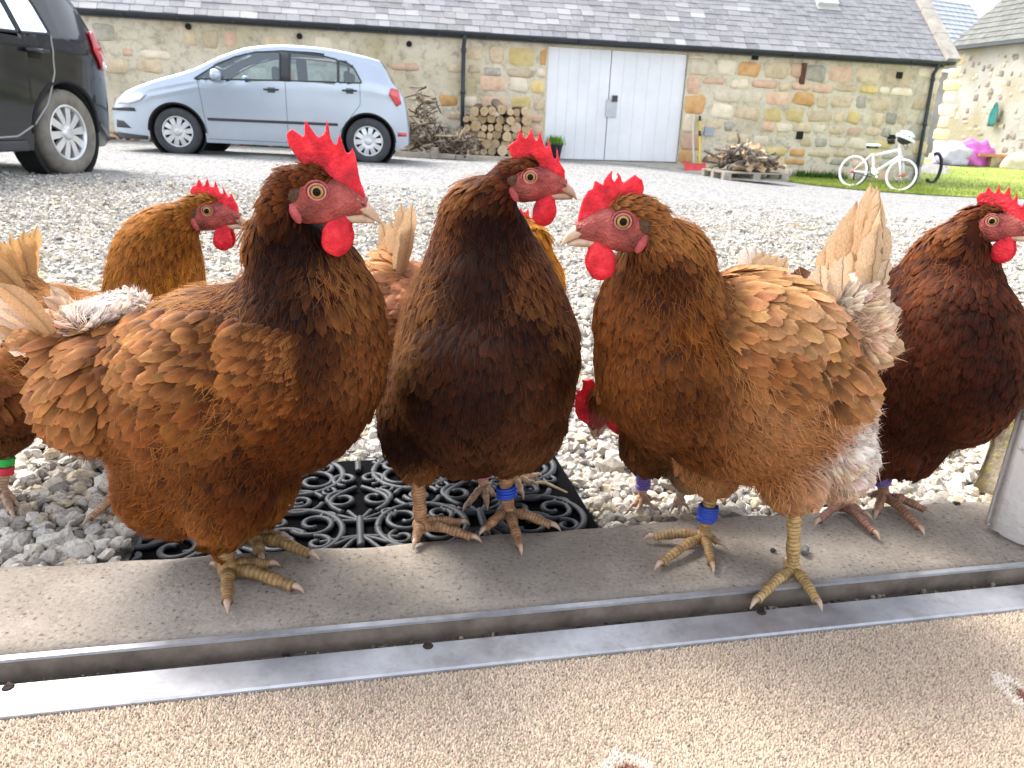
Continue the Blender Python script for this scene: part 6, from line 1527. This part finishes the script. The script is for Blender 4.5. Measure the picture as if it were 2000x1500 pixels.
    def vn(s, V, T):
        nn = np.cross(V[T[:, 1]] - V[T[:, 0]], V[T[:, 2]] - V[T[:, 0]]); vn = np.zeros_like(V)
        for j in range(3): np.add.at(vn, T[:, j], nn)
        return vn / (np.linalg.norm(vn, axis=1)[:, None] + 1e-12)
    def body(s, blobs, G, voxel=.0075, fill=.52, cand=60000, wisp=2500, soft=9000):
        V, T = s.skin(list(blobs) + (s.cranium() if hasattr(s, 'hc') else []), voxel); s.V, s.T = V, T
        _, _, _, _, cb, ct = s.field(V, G)
        V2 = V
        s.par(mesh_np('body', V2, T, M_DOWN, None, True, np.clip(cb * .8, 0, 1), np.zeros((len(V), 2))))
        m = s.head_mask if hasattr(s, 'hc') else None
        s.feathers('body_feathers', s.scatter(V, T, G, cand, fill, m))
        if wisp: s.wisps('down', V, T, G, wisp, .8, m)
        if soft: Vo = V + 0; s.wisps('feather_barbs', V + .0035 * s.vn(V, T), T, G, soft, .55, m, .00030, 0.0, -1, .35, .9)
    def chain(s, pts, n=12, squash=1.0):
        """blobs along a smooth line: pts = (px, py, half width px, half depth m, d)"""
        p = np.array([(*x, 0)[:5] if len(x) < 5 else x for x in pts], float); L = np.concatenate([[0], np.cumsum(np.hypot(*np.diff(p[:, :2], axis=0).T))]); t = np.linspace(0, L[-1], n)
        q = np.stack([np.interp(t, L, p[:, i]) for i in range(5)], -1)
        for _ in range(2): q[1:-1] = (q[:-2] + 2 * q[1:-1] + q[2:]) / 4
        return [(a, b, w * 1.02, w * (squash if i < len(q) - 5 else squash * (.9 - .11 * (i - len(q) + 5))), 0, d, rn) for i, (a, b, w, rn, d) in enumerate(q)]
    def surf(s, px, py, sd, d=.07):
        """nearest point of the body skin on one side under a photo pixel"""
        p = s.P(px, py, d); a = np.array([(p - s.O) @ s.e1, p[2]]); q = np.stack([(s.V - s.O) @ s.e1, s.V[:, 2]], -1); dist = np.hypot(*(q - a).T) - 2.0 * sd * ((s.V - s.O) @ s.n) * (np.hypot(*(q - a).T) < .02)
        dist = np.where(((s.V - s.O) @ s.n) * sd > 0, dist, 9); return s.V[np.argmin(dist)]
    def wing(s, poly, G, d=.06, sides=(1, -1), fill=.42, cand=90000, flights=(), off=.004):
        pq = []
        for x, y in poly: p = s.P(x, y, d); pq.append(((p - s.O) @ s.e1, p[2]))
        for sd in sides:
            inw = lambda P: inpoly((P - s.O) @ s.e1, P[:, 2], pq) & (((P - s.O) @ s.n) * sd > .012)
            data = list(s.scatter(s.V, s.T, G, cand, fill, inw, d)); data[0] = data[0] + data[1] * (off * np.clip(data[5] / .003, .2, 1.3))[:, None]
            w = s.feathers('wing', data, None, curve_R=.22, jitter=.11, roundt=.3)
            w2 = list(s.scatter(s.V, s.T, G, cand, fill * 1.25, inw, d)); w2[0] = w2[0] + w2[1] * ((off + .0035) * np.clip(w2[5] / .003, .2, 1.3))[:, None]; s.feathers('covert_feathers', w2, w, curve_R=.22, jitter=.12, roundt=.3)
            for (bx, by, tx, ty, wd, c0, c1) in flights:
                b, t_ = s.surf(bx, by, sd), s.surf(tx, ty, sd); nn = s.n * sd; s.big_feather('flight_feather', b + nn * .008, t_ + nn * .011, wd, c0, c1, nn, .05, w, False)
# ================================================================== THE FLOCK
GREEN, REDR, BLUE, PURP, PINK, WHT = (.03, .45, .06), (.6, .03, .05), (.012, .05, .36), (.13, .08, .30), (.75, .22, .30), (.75, .70, .66)
YL = (.36, .215, .085); OL = (.44, .24, .12)

# ---- hen 1: large brown hen at the left, facing right
fa, fb = onz(447, 1128), onz(497, 1062)
h = Hen('large chestnut brown hen nearest the left, standing side on, facing right', ((fa + fb)[0] / 2, (fa + fb)[1] / 2, 0), radians(-4), 101)
h.head((619, 375), .050, 1, 10, 0, 1.0, COMB_A)
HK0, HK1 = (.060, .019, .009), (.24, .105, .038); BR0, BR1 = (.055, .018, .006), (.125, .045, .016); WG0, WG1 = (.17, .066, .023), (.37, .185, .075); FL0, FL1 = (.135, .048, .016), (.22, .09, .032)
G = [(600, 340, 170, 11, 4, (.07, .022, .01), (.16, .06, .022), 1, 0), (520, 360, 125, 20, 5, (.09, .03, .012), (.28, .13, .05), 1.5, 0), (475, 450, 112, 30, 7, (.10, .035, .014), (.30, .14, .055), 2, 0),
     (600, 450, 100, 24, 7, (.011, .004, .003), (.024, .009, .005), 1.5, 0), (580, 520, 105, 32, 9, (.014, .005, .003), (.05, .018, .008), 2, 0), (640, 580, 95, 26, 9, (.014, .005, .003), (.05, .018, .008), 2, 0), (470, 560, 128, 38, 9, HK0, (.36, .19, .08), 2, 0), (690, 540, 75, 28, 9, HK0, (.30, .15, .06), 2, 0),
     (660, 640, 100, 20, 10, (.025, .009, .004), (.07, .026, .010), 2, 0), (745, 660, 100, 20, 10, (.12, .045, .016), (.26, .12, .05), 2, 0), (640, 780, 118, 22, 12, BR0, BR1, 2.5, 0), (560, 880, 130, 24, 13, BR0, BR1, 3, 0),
     (380, 600, 155, 42, 10, (.20, .09, .035), (.46, .27, .125), 2, 0), (220, 630, 165, 38, 12, (.40, .22, .10), (.55, .34, .18), 3, 0), (480, 700, 140, 34, 16, WG0, WG1, 3, 0),
     (250, 800, 140, 34, 20, FL0, FL1, 4, 0), (330, 950, 150, 32, 20, FL0, FL1, 5, 0), (220, 900, 130, 34, 20, (.32, .15, .06), (.45, .24, .11), 6, 0), (450, 980, 112, 28, 16, (.22, .095, .035), (.30, .14, .05), 5, 0), (380, 1040, 120, 22, 14, FL0, FL1, 5, 0), (90, 690, 200, 40, 18, WG0, WG1, 3, 0)]
B1 = [(575, 715, 178, 205, 10, 0, .086), (425, 785, 208, 208, -8, 0, .096), (240, 755, 148, 118, -14, 0, .075), (370, 905, 128, 122, 0, 0, .075), (120, 690, 85, 65, -20, 0, .05), (430, 640, 130, 75, -18, 0, .07),
      (600, 605, 118, 100, 20, 0, .066), (455, 950, 85, 100, 10, .045, .045), (500, 930, 80, 95, 0, -.045, .045), (440, 1030, 40, 40, 0, .03, .02)]
B1 += h.chain([(618, 620, 122, .070), (598, 550, 104, .056), (570, 485, 84, .042, .008), (552, 440, 64, .032, .018)])
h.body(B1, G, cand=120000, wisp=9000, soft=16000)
GW = [(580, 720, 140, 18, 10, (.16, .062, .022), (.30, .14, .055), .8, 0), (560, 670, 145, 20, 10, WG0, (.34, .17, .07), .8, 0), (450, 690, 150, 26, 14, WG0, WG1, 2.4, 0), (330, 680, 155, 30, 15, (.18, .072, .026), (.50, .28, .125), 3, 0), (200, 690, 150, 33, 16, (.18, .075, .028), (.48, .265, .12), 3.5, 0), (110, 720, 130, 34, 16, (.20, .085, .032), (.50, .28, .13), 3.5, 0),
      (420, 790, 146, 30, 15, (.15, .055, .019), (.28, .125, .047), 1.8, 0), (280, 800, 140, 32, 16, (.17, .065, .023), (.31, .145, .057), 2, 0), (150, 800, 125, 32, 16, (.24, .105, .04), (.42, .225, .10), 3, 0), (540, 790, 150, 22, 13, (.13, .047, .016), (.22, .09, .032), 1.5, 0), (380, 850, 140, 28, 15, (.13, .047, .016), (.22, .09, .032), 1, 0), (250, 860, 135, 28, 15, (.14, .05, .018), (.24, .10, .037), 1, 0)]
h.wing([(590, 660), (500, 640), (380, 625), (250, 640), (130, 655), (60, 700), (70, 790), (150, 850), (260, 860), (380, 860), (520, 840), (585, 780)], GW, .08)
for i in range(13):
    t = i / 12; h.big_feather('tail_feather', h.P(120, 680, (i - 6) * .005), h.P(-60 + 50 * t, 650 - 100 * t + (i % 2) * 14, (i - 6) * .009), .019, (.45, .26, .13), (.72, .55, .42) if i % 2 else (.55, .33, .17), np.array([.1, -.8, .45]))
for i in range(7): h.big_feather('tail_covert', h.P(150 + 8 * i, 690 - 6 * i, .04 - .012 * i), h.P(15 + 14 * i, 690 - 22 * i, .05 - .015 * i), .019, (.42, .24, .12), (.66, .48, .34), np.array([.1, -.8, .5]))
# white fluff on the rump
Vw, Tw = h.skin([(205, 612, 62, 26, -8, -.01, .045)], .005, 4); Gw = [(150, 610, 190, 24, 7, (.62, .45, .30), (.70, .55, .40), 4, 0), (240, 605, 330, 20, 6, (.78, .68, .58), (.84, .76, .68), 4, 0), (205, 590, 280, 20, 6, (.82, .76, .70), (.86, .80, .74), 5, 0), (270, 615, 350, 20, 7, (.5, .32, .18), (.6, .42, .26), 3, 0)]
h.wisps('rump_fluff', Vw, Tw, Gw, 9000, .75, None, .00038); h.feathers('rump_feathers', h.scatter(Vw, Tw, Gw, 8000, .6), mat=M_DOWN)
h.leg((447, 1128), (425, 1010), [(445, 1202), (592, 1163), (545, 1112)], (412, 1112), 0, YL, None, thick=1.25)
h.leg((497, 1066), (492, 1000), [(515, 1108), (622, 1098), (565, 1057)], (448, 1085), 0, YL, [(.52, .66, 3, (.10, .75, .08), .0016)], thick=1.25)

# ---- hen 2: dark brown hen in the middle, breast to the camera, head turned right
fa, fb = onz(822, 1040), onz(992, 1012)
h = Hen('dark brown hen in the middle on the step, breast to camera, blue leg rings', ((fa + fb)[0] / 2, (fa + fb)[1] / 2 + .01, 0), radians(0), 202)
h.head((1036, 346), .045, 1, 6, 4, .88, [(x, z * 1.28 if z > 45 else z) for x, z in COMB_C])
D0, D1 = (.012, .0045, .003), (.032, .011, .006); S0, S1 = (.06, .022, .010), (.25, .13, .058)  # tan S edges beside dark plumage: backlit rim put into feather colour
G = [(1000, 315, 175, 11, 4, (.06, .02, .01), (.14, .05, .02), 1, 0), (900, 340, 130, 22, 5, (.09, .033, .014), (.30, .15, .062), 2, 0), (860, 430, 112, 30, 7, (.075, .027, .012), (.21, .095, .04), 2, 0), (950, 420, 100, 24, 7, (.016, .006, .004), (.03, .011, .006), 1.5, 0),
     (940, 520, 95, 28, 9, (.018, .007, .004), (.035, .013, .007), 2, 0), (820, 560, 118, 34, 9, S0, (.33, .18, .08), 2.5, 0), (780, 640, 125, 34, 13, S0, (.38, .22, .10), 3, 0), (1055, 540, 70, 30, 9, S0, (.27, .135, .06), 2, 0), (1118, 620, 80, 26, 12, S0, (.34, .19, .085), 2, 0), (1140, 700, 90, 24, 13, S0, (.33, .18, .08), 2, 0), (1080, 680, 90, 24, 13, (.024, .009, .005), (.07, .027, .013), 2, 0),
     (1020, 620, 88, 24, 14, (.022, .008, .005), (.055, .02, .01), 2, 0), (900, 630, 95, 26, 13, (.022, .008, .005), (.05, .018, .009), 2, 0), (950, 700, 92, 20, 11, D0, D1, 2, 0), (1060, 760, 95, 26, 16, (.035, .013, .007), (.10, .042, .019), 2.5, 0), (850, 720, 100, 21, 11, D0, D1, 2.5, 0), (770, 720, 105, 22, 12, S0, (.28, .145, .065), 3, 0), (960, 850, 95, 22, 12, D0, (.10, .042, .019), 3, 0), (800, 830, 100, 21, 11, D0, D1, 4, 0), (830, 920, 95, 26, 12, (.13, .058, .026), (.26, .13, .06), 5, 0), (990, 910, 95, 24, 12, (.10, .042, .02), (.20, .095, .044), 5, 0), (1040, 860, 110, 26, 14, (.12, .05, .022), (.26, .14, .065), 4, 0)]
B2 = [(950, 738, 176, 170, 0, .02, .10), (915, 750, 160, 160, 0, -.10, .13), (960, 650, 160, 120, 0, .0, .086), (880, 690, 125, 110, 0, -.20, .09), (800, 800, 58, 110, 0, -.01, .06), (822, 868, 55, 66, 0, .01, .040), (985, 862, 60, 58, 0, .01, .040), (1000, 800, 110, 110, 0, -.03, .07),
      ]
B2 += h.chain([(955, 690, 176, .096), (952, 620, 154, .084), (948, 550, 124, .066), (944, 490, 98, .050), (938, 430, 78, .040, .006), (932, 388, 64, .032, .014), (948, 362, 44, .024, .022)], 16)
h.body(B2, G, cand=120000, wisp=7000, soft=14000)
for i in range(8): t = i / 7; h.big_feather('tail_feather', h.P(860, 640, -.24), h.P(800 + 60 * t, 560 - 20 * sin(t * 3), -.30), .03, (.10, .042, .02), (.2, .09, .04))
h.leg((822, 1042), (815, 925), [(808, 1078), (938, 1064), (915, 1030)], (840, 1020), 0, OL, None, thick=1.15)
h.leg((992, 1016), (985, 905), [(1018, 1088), (1092, 1041), (936, 1052)], (985, 985), 0, OL, [(.30, .52, 4, BLUE, .0019)], thick=1.15)

# ---- hen 3: pale tan hen at the right, facing left
fa, fb = onz(1372, 1062), onz(1545, 1135)
h = Hen('pale tan hen with white fluff, one foot on the metal strip, facing left', ((fa + fb)[0] / 2, (fa + fb)[1] / 2, 0), radians(8), 303)
h.head((1217, 433), .042, -1, 10, 2, 1.0, COMB_B)
N0, N1 = (.11, .038, .013), (.27, .115, .04); T0, T1 = (.42, .225, .095), (.58, .37, .19); WHI = (.80, .70, .60)
G = [(1235, 405, 10, 12, 4, (.20, .09, .035), (.34, .17, .07), 1, 0), (1310, 430, 60, 22, 6, (.24, .11, .042), (.42, .22, .09), 2, 0), (1370, 500, 72, 30, 8, N0, (.38, .19, .075), 2, 0), (1280, 510, 85, 26, 8, (.05, .018, .007), (.12, .047, .018), 1.5, 0), (1330, 600, 78, 34, 10, N0, N1, 2, 0), (1410, 620, 65, 34, 10, (.26, .12, .045), (.46, .25, .105), 2.5, 0),
     (1200, 600, 100, 19, 9, (.10, .036, .012), (.19, .08, .03), 2, 0), (1185, 720, 85, 20, 10, (.11, .04, .014), (.20, .086, .032), 2, 0), (1280, 700, 75, 20, 10, (.06, .021, .008), (.13, .052, .019), 2.5, 0), (1290, 850, 50, 22, 11, (.11, .042, .015), (.20, .087, .033), 3, 0), (1420, 870, 35, 28, 15, (.28, .135, .055), (.40, .215, .095), 4, 0),
     (1470, 570, 25, 34, 18, T0, T1, 3, 0), (1560, 570, 15, 34, 20, (.46, .26, .12), (.64, .44, .25), 4, 0), (1650, 580, 330, 30, 18, (.62, .48, .34), (.74, .60, .44), 6, 0), (1500, 800, 30, 30, 18, (.33, .165, .07), (.46, .26, .12), 4, 0), (1640, 700, 20, 34, 20, (.55, .36, .2), (.68, .5, .32), 6, 0),
     (1610, 830, 30, 30, 16, WHI, (.86, .80, .73), 8, 0), (1660, 880, 40, 28, 16, (.72, .58, .44), (.80, .70, .58), 8, 0), (1540, 950, 75, 26, 13, (.50, .31, .17), (.62, .43, .26), 6, 0), (1420, 940, 70, 22, 12, (.36, .19, .085), (.5, .29, .14), 5, 0), (1620, 960, 60, 26, 13, (.56, .37, .21), (.66, .48, .31), 7, 0)]
B3 = [(1300, 712, 130, 150, 10, 0, .088), (1425, 758, 182, 165, 8, 0, .096), (1555, 770, 120, 140, 10, 0, .082), (1645, 625, 62, 80, 20, 0, .045), (1605, 860, 78, 100, 0, 0, .06), (1510, 620, 130, 72, 12, 0, .07), (1535, 925, 62, 62, 0, .04, .038), (1385, 900, 60, 60, 0, -.04, .038), (1680, 660, 45, 50, 0, 0, .04),
      ]
B3 += h.chain([(1290, 640, 122, .072), (1294, 580, 106, .058), (1300, 520, 86, .045, .004), (1304, 475, 70, .035, .012), (1296, 448, 50, .026, .02)], 14)
h.body(B3, G, cand=120000, wisp=12000, soft=16000)
GW = [(1425, 600, 35, 18, 10, (.3, .145, .055), (.46, .26, .11), .8, 0), (1500, 620, 32, 26, 15, T0, T1, 3, 0), (1580, 640, 30, 30, 16, (.46, .26, .12), (.64, .44, .25), 4, 0), (1650, 700, 45, 32, 17, (.40, .21, .09), (.56, .35, .18), 4, 0), (1430, 680, 40, 26, 15, (.30, .145, .058), (.44, .24, .105), 3, 0), (1520, 720, 38, 29, 15, (.24, .105, .04), (.38, .19, .078), 2, 0), (1600, 750, 45, 31, 16, (.26, .12, .047), (.42, .23, .10), 2.5, 0), (1560, 795, 35, 29, 15, (.22, .095, .036), (.34, .165, .066), 1.2, 0), (1470, 740, 38, 26, 14, (.2, .085, .032), (.3, .14, .055), 1.2, 0)]
h.wing([(1425, 560), (1500, 555), (1590, 590), (1660, 650), (1695, 720), (1690, 770), (1630, 800), (1570, 805), (1500, 760), (1440, 715), (1410, 640)], GW, .08)
for i in range(17):
    t = i / 16; h.big_feather('tail_feather', h.P(1640 + 60 * t, 610, (i - 8) * .004), h.P(1706 - 150 * max(0, .62 - t) + 22 * max(0, t - .62), 348 + 215 * abs(t - .62) ** 1.15 + 14 * (i % 3), (i - 8) * .0055), .027, (.70, .50, .32), (.74, .54, .34), np.array([.2, -.95, .2]), .10)
for i in range(10): t = i / 9; h.big_feather('tail_covert', h.P(1625 + 85 * t, 625, .03 - .02 * (i % 3)), h.P(1600 + 135 * t, 480 + 60 * abs(t - .6), .035 - .02 * (i % 3)), .026, (.72, .54, .36), (.76, .58, .40), np.array([.2, -.95, .2]), .15)
for i in range(5): h.big_feather('tail_covert', h.P(1690, 620 + 12 * i, .02), h.P(1762 - 10 * i, 606 + 26 * i, .02), .022, (.62, .43, .26), (.76, .62, .46), np.array([.2, -.95, .2]), .1)
Vw, Tw = h.skin([(1640, 575, 55, 30, -30, .005, .045), (1632, 850, 48, 78, 10, .04, .033), (1682, 655, 24, 50, 10, .025, .026)], .005, 4); Gw = [(1600, 560, 330, 22, 7, (.80, .66, .50), (.86, .74, .60), 4, 0), (1680, 570, 340, 22, 7, (.68, .48, .29), (.76, .57, .37), 4, 0), (1640, 800, 20, 22, 7, (.88, .79, .68), (.92, .85, .76), 5, 0), (1620, 900, 40, 22, 7, (.66, .46, .28), (.74, .55, .36), 4, 0), (1675, 860, 30, 24, 7, (.86, .75, .63), (.90, .81, .71), 5, 0), (1690, 660, 20, 22, 7, (.74, .55, .36), (.82, .66, .48), 4, 0)]
h.wisps('rump_fluff', Vw, Tw, Gw, 14000, .7, None, .00038); h.feathers('rump_feathers', h.scatter(Vw, Tw, Gw, 11000, .6), mat=M_DOWN)
h.leg((1372, 1064), (1395, 930), [(1258, 1059), (1279, 1118), (1392, 1124)], (1418, 1078), 0, (.40, .25, .11), [(.26, .50, 7, BLUE, .0018)], thick=1.05)
h.leg((1545, 1128), (1552, 970), [(1466, 1193), (1603, 1198)], (1530, 1100), -.008, (.52, .345, .145), None, thick=1.1)

# ---- hen 4: dark chestnut hen at the right edge
fa, fb = onz(1640, 1002), onz(1722, 982)
h = Hen('dark chestnut hen at the right edge behind the pale hen, facing right', ((fa + fb)[0] / 2, (fa + fb)[1] / 2 + .012, 0), radians(-6), 404)
h.head((1938, 432), .040, 1, 12, 6, .84, [(x * 1.04, z * 1.15 if z > 45 else z) for x, z in COMB_C])
E0, E1 = (.018, .005, .003), (.05, .015, .008); R0, R1 = (.05, .016, .008), (.20, .08, .035)
G = [(1920, 405, 175, 11, 4, (.08, .025, .012), (.17, .06, .025), 1, 0), (1850, 440, 140, 22, 6, R0, (.26, .115, .05), 2, 0), (1780, 500, 132, 30, 8, R0, R1, 2, 0), (1870, 490, 115, 26, 8, (.055, .018, .01), (.12, .042, .02), 1.5, 0), (1840, 570, 110, 21, 10, E0, E1, 2, 0), (1950, 540, 90, 22, 11, E0, (.16, .06, .03), 2, 0), (1970, 650, 100, 19, 11, E0, (.19, .075, .037), 2, 0), (1870, 680, 105, 20, 12, E0, E1, 2, 0), (1750, 620, 120, 28, 16, (.05, .017, .009), (.10, .035, .018), 2.5, 0), (1900, 800, 115, 20, 12, E0, (.17, .066, .032), 2.5, 0), (1760, 800, 110, 28, 16, (.035, .012, .007), (.07, .025, .013), 3, 0), (1780, 890, 100, 28, 13, (.05, .018, .01), (.10, .036, .018), 5, 0), (1700, 880, 110, 28, 14, (.05, .018, .01), (.09, .034, .017), 5, 0)]
B4 = [(1858, 690, 136, 175, 6, .02, .092), (1775, 715, 125, 180, 0, -.02, .10), (1690, 700, 110, 140, 0, -.08, .085), (1600, 650, 80, 80, 0, -.14, .06), (1760, 850, 85, 70, 0, 0, .055), (1690, 870, 60, 60, 0, 0, .045),
      ]
B4 += h.chain([(1856, 640, 124, .082), (1854, 580, 104, .064), (1864, 525, 80, .048), (1872, 487, 60, .037, .008), (1876, 455, 44, .028, .016)], 13)
h.body(B4, G, cand=90000, wisp=5000)
for i in range(7): t = i / 6; h.big_feather('tail_feather', h.P(1600, 610, -.16), h.P(1510 + 50 * t, 560 - 40 * t, -.2), .03, (.08, .03, .015), (.16, .06, .03))
h.leg((1640, 1000), (1630, 930), [(1590, 1033), (1716, 1060), (1700, 1020)], None, 0, (.34, .17, .12), None, thick=1.05)
h.leg((1722, 982), (1718, 890), [(1803, 1050), (1822, 1012), (1707, 1018)], (1680, 978), 0, (.42, .22, .13), [(.28, .46, 5, PURP, .0017)], thick=1.05)

# ---- hen 5: golden hen behind the large brown hen
p5 = ong(265, 890)
h = Hen('golden ginger hen behind the large brown hen, only head, neck and tail showing', (p5[0], p5[1], gz(*p5[:2])), radians(4), 505)
h.head((404, 412), .03, 1, 20, 2, 1.0 * .98, COMB_C)
O0, O1 = (.30, .135, .038), (.46, .235, .075); Q0, Q1 = (.44, .20, .05), (.62, .32, .10)
G = [(385, 390, 170, 11, 4, (.24, .11, .035), (.38, .19, .065), 1, 0), (290, 420, 130, 22, 7, O0, O1, 2, 0), (330, 480, 100, 26, 8, (.22, .095, .03), (.38, .18, .06), 2, 0), (240, 520, 115, 30, 9, O0, O1, 2.5, 0), (385, 540, 85, 24, 9, Q0, Q1, 2, 0), (300, 600, 100, 30, 12, (.2, .085, .028), (.36, .17, .055), 2, 0), (160, 580, 170, 34, 15, O0, (.5, .29, .12), 2.5, 0), (60, 560, 190, 36, 16, (.44, .24, .10), (.58, .36, .17), 3, 0), (200, 720, 150, 30, 16, O0, O1, 3, 0), (330, 720, 110, 28, 15, O0, O1, 3, 0), (240, 820, 120, 26, 15, O0, O1, 4, 0)]
B5 = [(310, 650, 88, 105, 0, 0, .088), (220, 680, 130, 110, 0, 0, .096), (110, 640, 95, 75, 0, 0, .075), (220, 770, 90, 70, 0, 0, .07), (50, 590, 50, 45, 0, 0, .05), ]
B5 += h.chain([(305, 600, 92, .08), (304, 540, 88, .072), (308, 480, 76, .06), (318, 440, 58, .044, .008), (336, 415, 40, .03, .016)], 12)
h.body(B5, G, cand=42000, wisp=1600)
for i in range(11): t = i / 10; h.big_feather('tail_feather', h.P(60, 590, (i - 5) * .006), h.P(74 - 130 * t, 440 + 44 * t + (i % 2) * 10, (i - 5) * .009), .023, (.56, .33, .13), (.66, .42, .19), np.array([.2, -.95, .2]), .1)
zg5 = gz(*p5[:2]) + .012
h.leg((225, 890), (225, 790), [(240, 905), (275, 898), (265, 886)], None, zg5, YL); h.leg((300, 880), (300, 790), [(315, 896), (345, 888), (335, 876)], None, zg5, YL)

# ---- hen 6: dark hen cut by the left edge, green and red rings
zg6 = gz(-.5, .9) + .012; p6 = onz(10, 985, zg6)
h = Hen('dark hen cut off by the left edge, green and red rings on its leg', (p6[0] + .02, p6[1] + .02, zg6), radians(2), 606)
G = [(-100, 700, 120, 28, 16, (.10, .04, .017), (.18, .08, .033), 2.5, 0), (50, 760, 60, 28, 16, (.09, .036, .016), (.16, .07, .03), 3, 0), (20, 840, 80, 26, 15, (.12, .05, .022), (.24, .12, .055), 4, 0), (110, 700, 30, 30, 18, (.10, .04, .017), (.2, .09, .04), 3, 0), (-60, 830, 100, 26, 15, (.10, .04, .018), (.2, .09, .04), 4, 0), (-150, 560, 100, 28, 9, (.12, .05, .02), (.25, .12, .05), 2, 0)]
h.head((-205, 425), .018, -1, 8, 0, .9, COMB_C)
B6 = [(-30, 740, 120, 130, 0, 0, .09), (70, 730, 95, 100, 0, 0, .085), (-110, 700, 95, 130, 0, 0, .085), (10, 820, 65, 60, 0, 0, .05), (-70, 830, 60, 55, 0, 0, .05), (140, 690, 55, 50, 0, 0, .05), (-150, 570, 80, 90, 0, 0, .06), (-165, 480, 62, 70, 0, 0, .04), (-185, 430, 48, 44, 0, 0, .026)]
h.body(B6, G, cand=30000, wisp=1200)
for i in range(6): t = i / 5; h.big_feather('tail_feather', h.P(150, 670, -.02), h.P(215 + 10 * t, 640 - 15 * t, -.03), .03, (.14, .06, .026), (.25, .12, .05))
h.leg((8, 978), (12, 850), [(28, 1018), (-25, 1012), (40, 1000)], (0, 962), zg6, (.55, .36, .24), [(.34, .46, 4, REDR, .0019), (.50, .62, 4, GREEN, .0019)], thick=1.0)
h.leg((235, 985), (200, 860), [(165, 1032), (190, 1012), (245, 1020)], None, zg6, (.55, .33, .2), None)

# ---- hen 7: ginger hen behind the middle hen, pink ringed legs on the mat
zg7 = gz(0, 1.0) + .026; p7 = onz(975, 972, zg7)
h = Hen('ginger hen hidden behind the middle hen, tail raised, pink and white leg rings', (p7[0] - .03, p7[1] + .02, zg7), radians(2), 707)
h.head((1012, 452), .0, 1, 4, -6, .72, COMB_C)
G = [(800, 560, 170, 32, 17, (.40, .20, .10), (.54, .32, .18), 3, 0), (770, 500, 200, 34, 16, (.48, .26, .12), (.6, .38, .2), 4, 0), (850, 640, 165, 32, 18, (.38, .18, .085), (.52, .30, .16), 3, 0), (1085, 520, 85, 26, 9, (.55, .26, .055), (.72, .40, .11), 2, 0), (1090, 600, 95, 26, 14, (.50, .22, .05), (.66, .34, .09), 2, 0), (1040, 470, 90, 22, 7, (.42, .2, .05), (.6, .32, .09), 2, 0), (960, 560, 140, 28, 14, (.35, .16, .06), (.48, .25, .1), 2, 0), (1000, 760, 120, 26, 15, (.32, .14, .055), (.45, .22, .09), 3, 0), (860, 780, 140, 26, 15, (.32, .14, .055), (.45, .22, .09), 3, 0)]
B7 = [(1000, 650, 100, 120, 0, 0, .085), (900, 670, 125, 120, 0, 0, .092), (810, 610, 78, 85, 0, 0, .07), (770, 545, 40, 45, 0, 0, .045), (920, 770, 95, 70, 0, 0, .065), (1030, 560, 72, 90, 0, 0, .06), (1035, 490, 46, 60, 0, 0, .04), (1012, 455, 36, 34, 0, 0, .02)]
h.body(B7, G, cand=42000, wisp=1500)
for i in range(10): t = i / 9; h.big_feather('tail_feather', h.P(775, 560, (i - 4) * .006), h.P(742 + 60 * t, (428, 395)[i > 5] + 14 * (i % 3), (i - 4) * .010), .020, (.56, .36, .2), (.66, .46, .28), np.array([.2, -.95, .2]), .06)
h.leg((945, 968), (940, 900), [(905, 1003), (952, 1000), (975, 985)], (960, 955), zg7, (.70, .46, .30), [(.34, .70, 5, PINK, .0018), (.38, .66, 4, WHT, .0017)], thick=.95)
h.leg((1005, 950), (1000, 880), [(1058, 936), (1022, 980), (1050, 955)], None, zg7, (.70, .44, .26), None, thick=.95)

# ---- hen 8: hen pecking behind the pale hen, purple ring
zg8 = gz(.3, 1.0) + .012; p8 = onz(1295, 992, zg8)
h = Hen('brown hen pecking behind the pale hen, only red comb and purple ringed leg showing', (p8[0] + .02, p8[1] + .01, zg8), radians(6), 808)
h.head((1182, 792), .0, -1, 16, -58, 1.0, COMB_B)
G = [(1240, 800, 60, 24, 10, (.20, .085, .035), (.34, .17, .07), 2, 0), (1260, 880, 90, 26, 14, (.10, .04, .018), (.19, .085, .036), 3, 0), (1360, 900, 80, 28, 14, (.40, .26, .15), (.58, .42, .27), 6, 0), (1400, 760, 30, 30, 16, (.25, .11, .045), (.38, .19, .08), 3, 0), (1480, 640, 330, 30, 16, (.5, .3, .15), (.62, .42, .25), 3, 0)]
B8 = [(1300, 800, 90, 95, 0, 0, .085), (1385, 770, 110, 105, 0, 0, .09), (1460, 690, 75, 80, 0, 0, .07), (1480, 600, 40, 60, 0, 0, .04), (1262, 860, 52, 62, 0, .0, .045), (1340, 890, 52, 58, 0, 0, .045), (1240, 780, 50, 60, 0, 0, .045), (1208, 780, 36, 40, 0, 0, .026)]
h.body(B8, G, cand=34000, wisp=1500)
for i in range(6): t = i / 5; h.big_feather('tail_feather', h.P(1490, 590, (i - 3) * .006), h.P(1455 + 80 * t, 480 + 22 * t, (i - 3) * .01), .03, (.60, .42, .26), (.82, .74, .66) if i < 2 else (.66, .48, .30), np.array([.2, -.95, .2]), .06)
h.leg((1253, 988), (1258, 905), [(1228, 1003), (1275, 1002), (1245, 1006)], (1285, 985), zg8, (.66, .40, .24), [(.26, .74, 7, PURP, .0017)], thick=.9)
h.leg((1325, 992), (1338, 920), [(1310, 1006), (1345, 1004), (1325, 1008)], None, zg8, (.62, .42, .28), None, thick=.9)
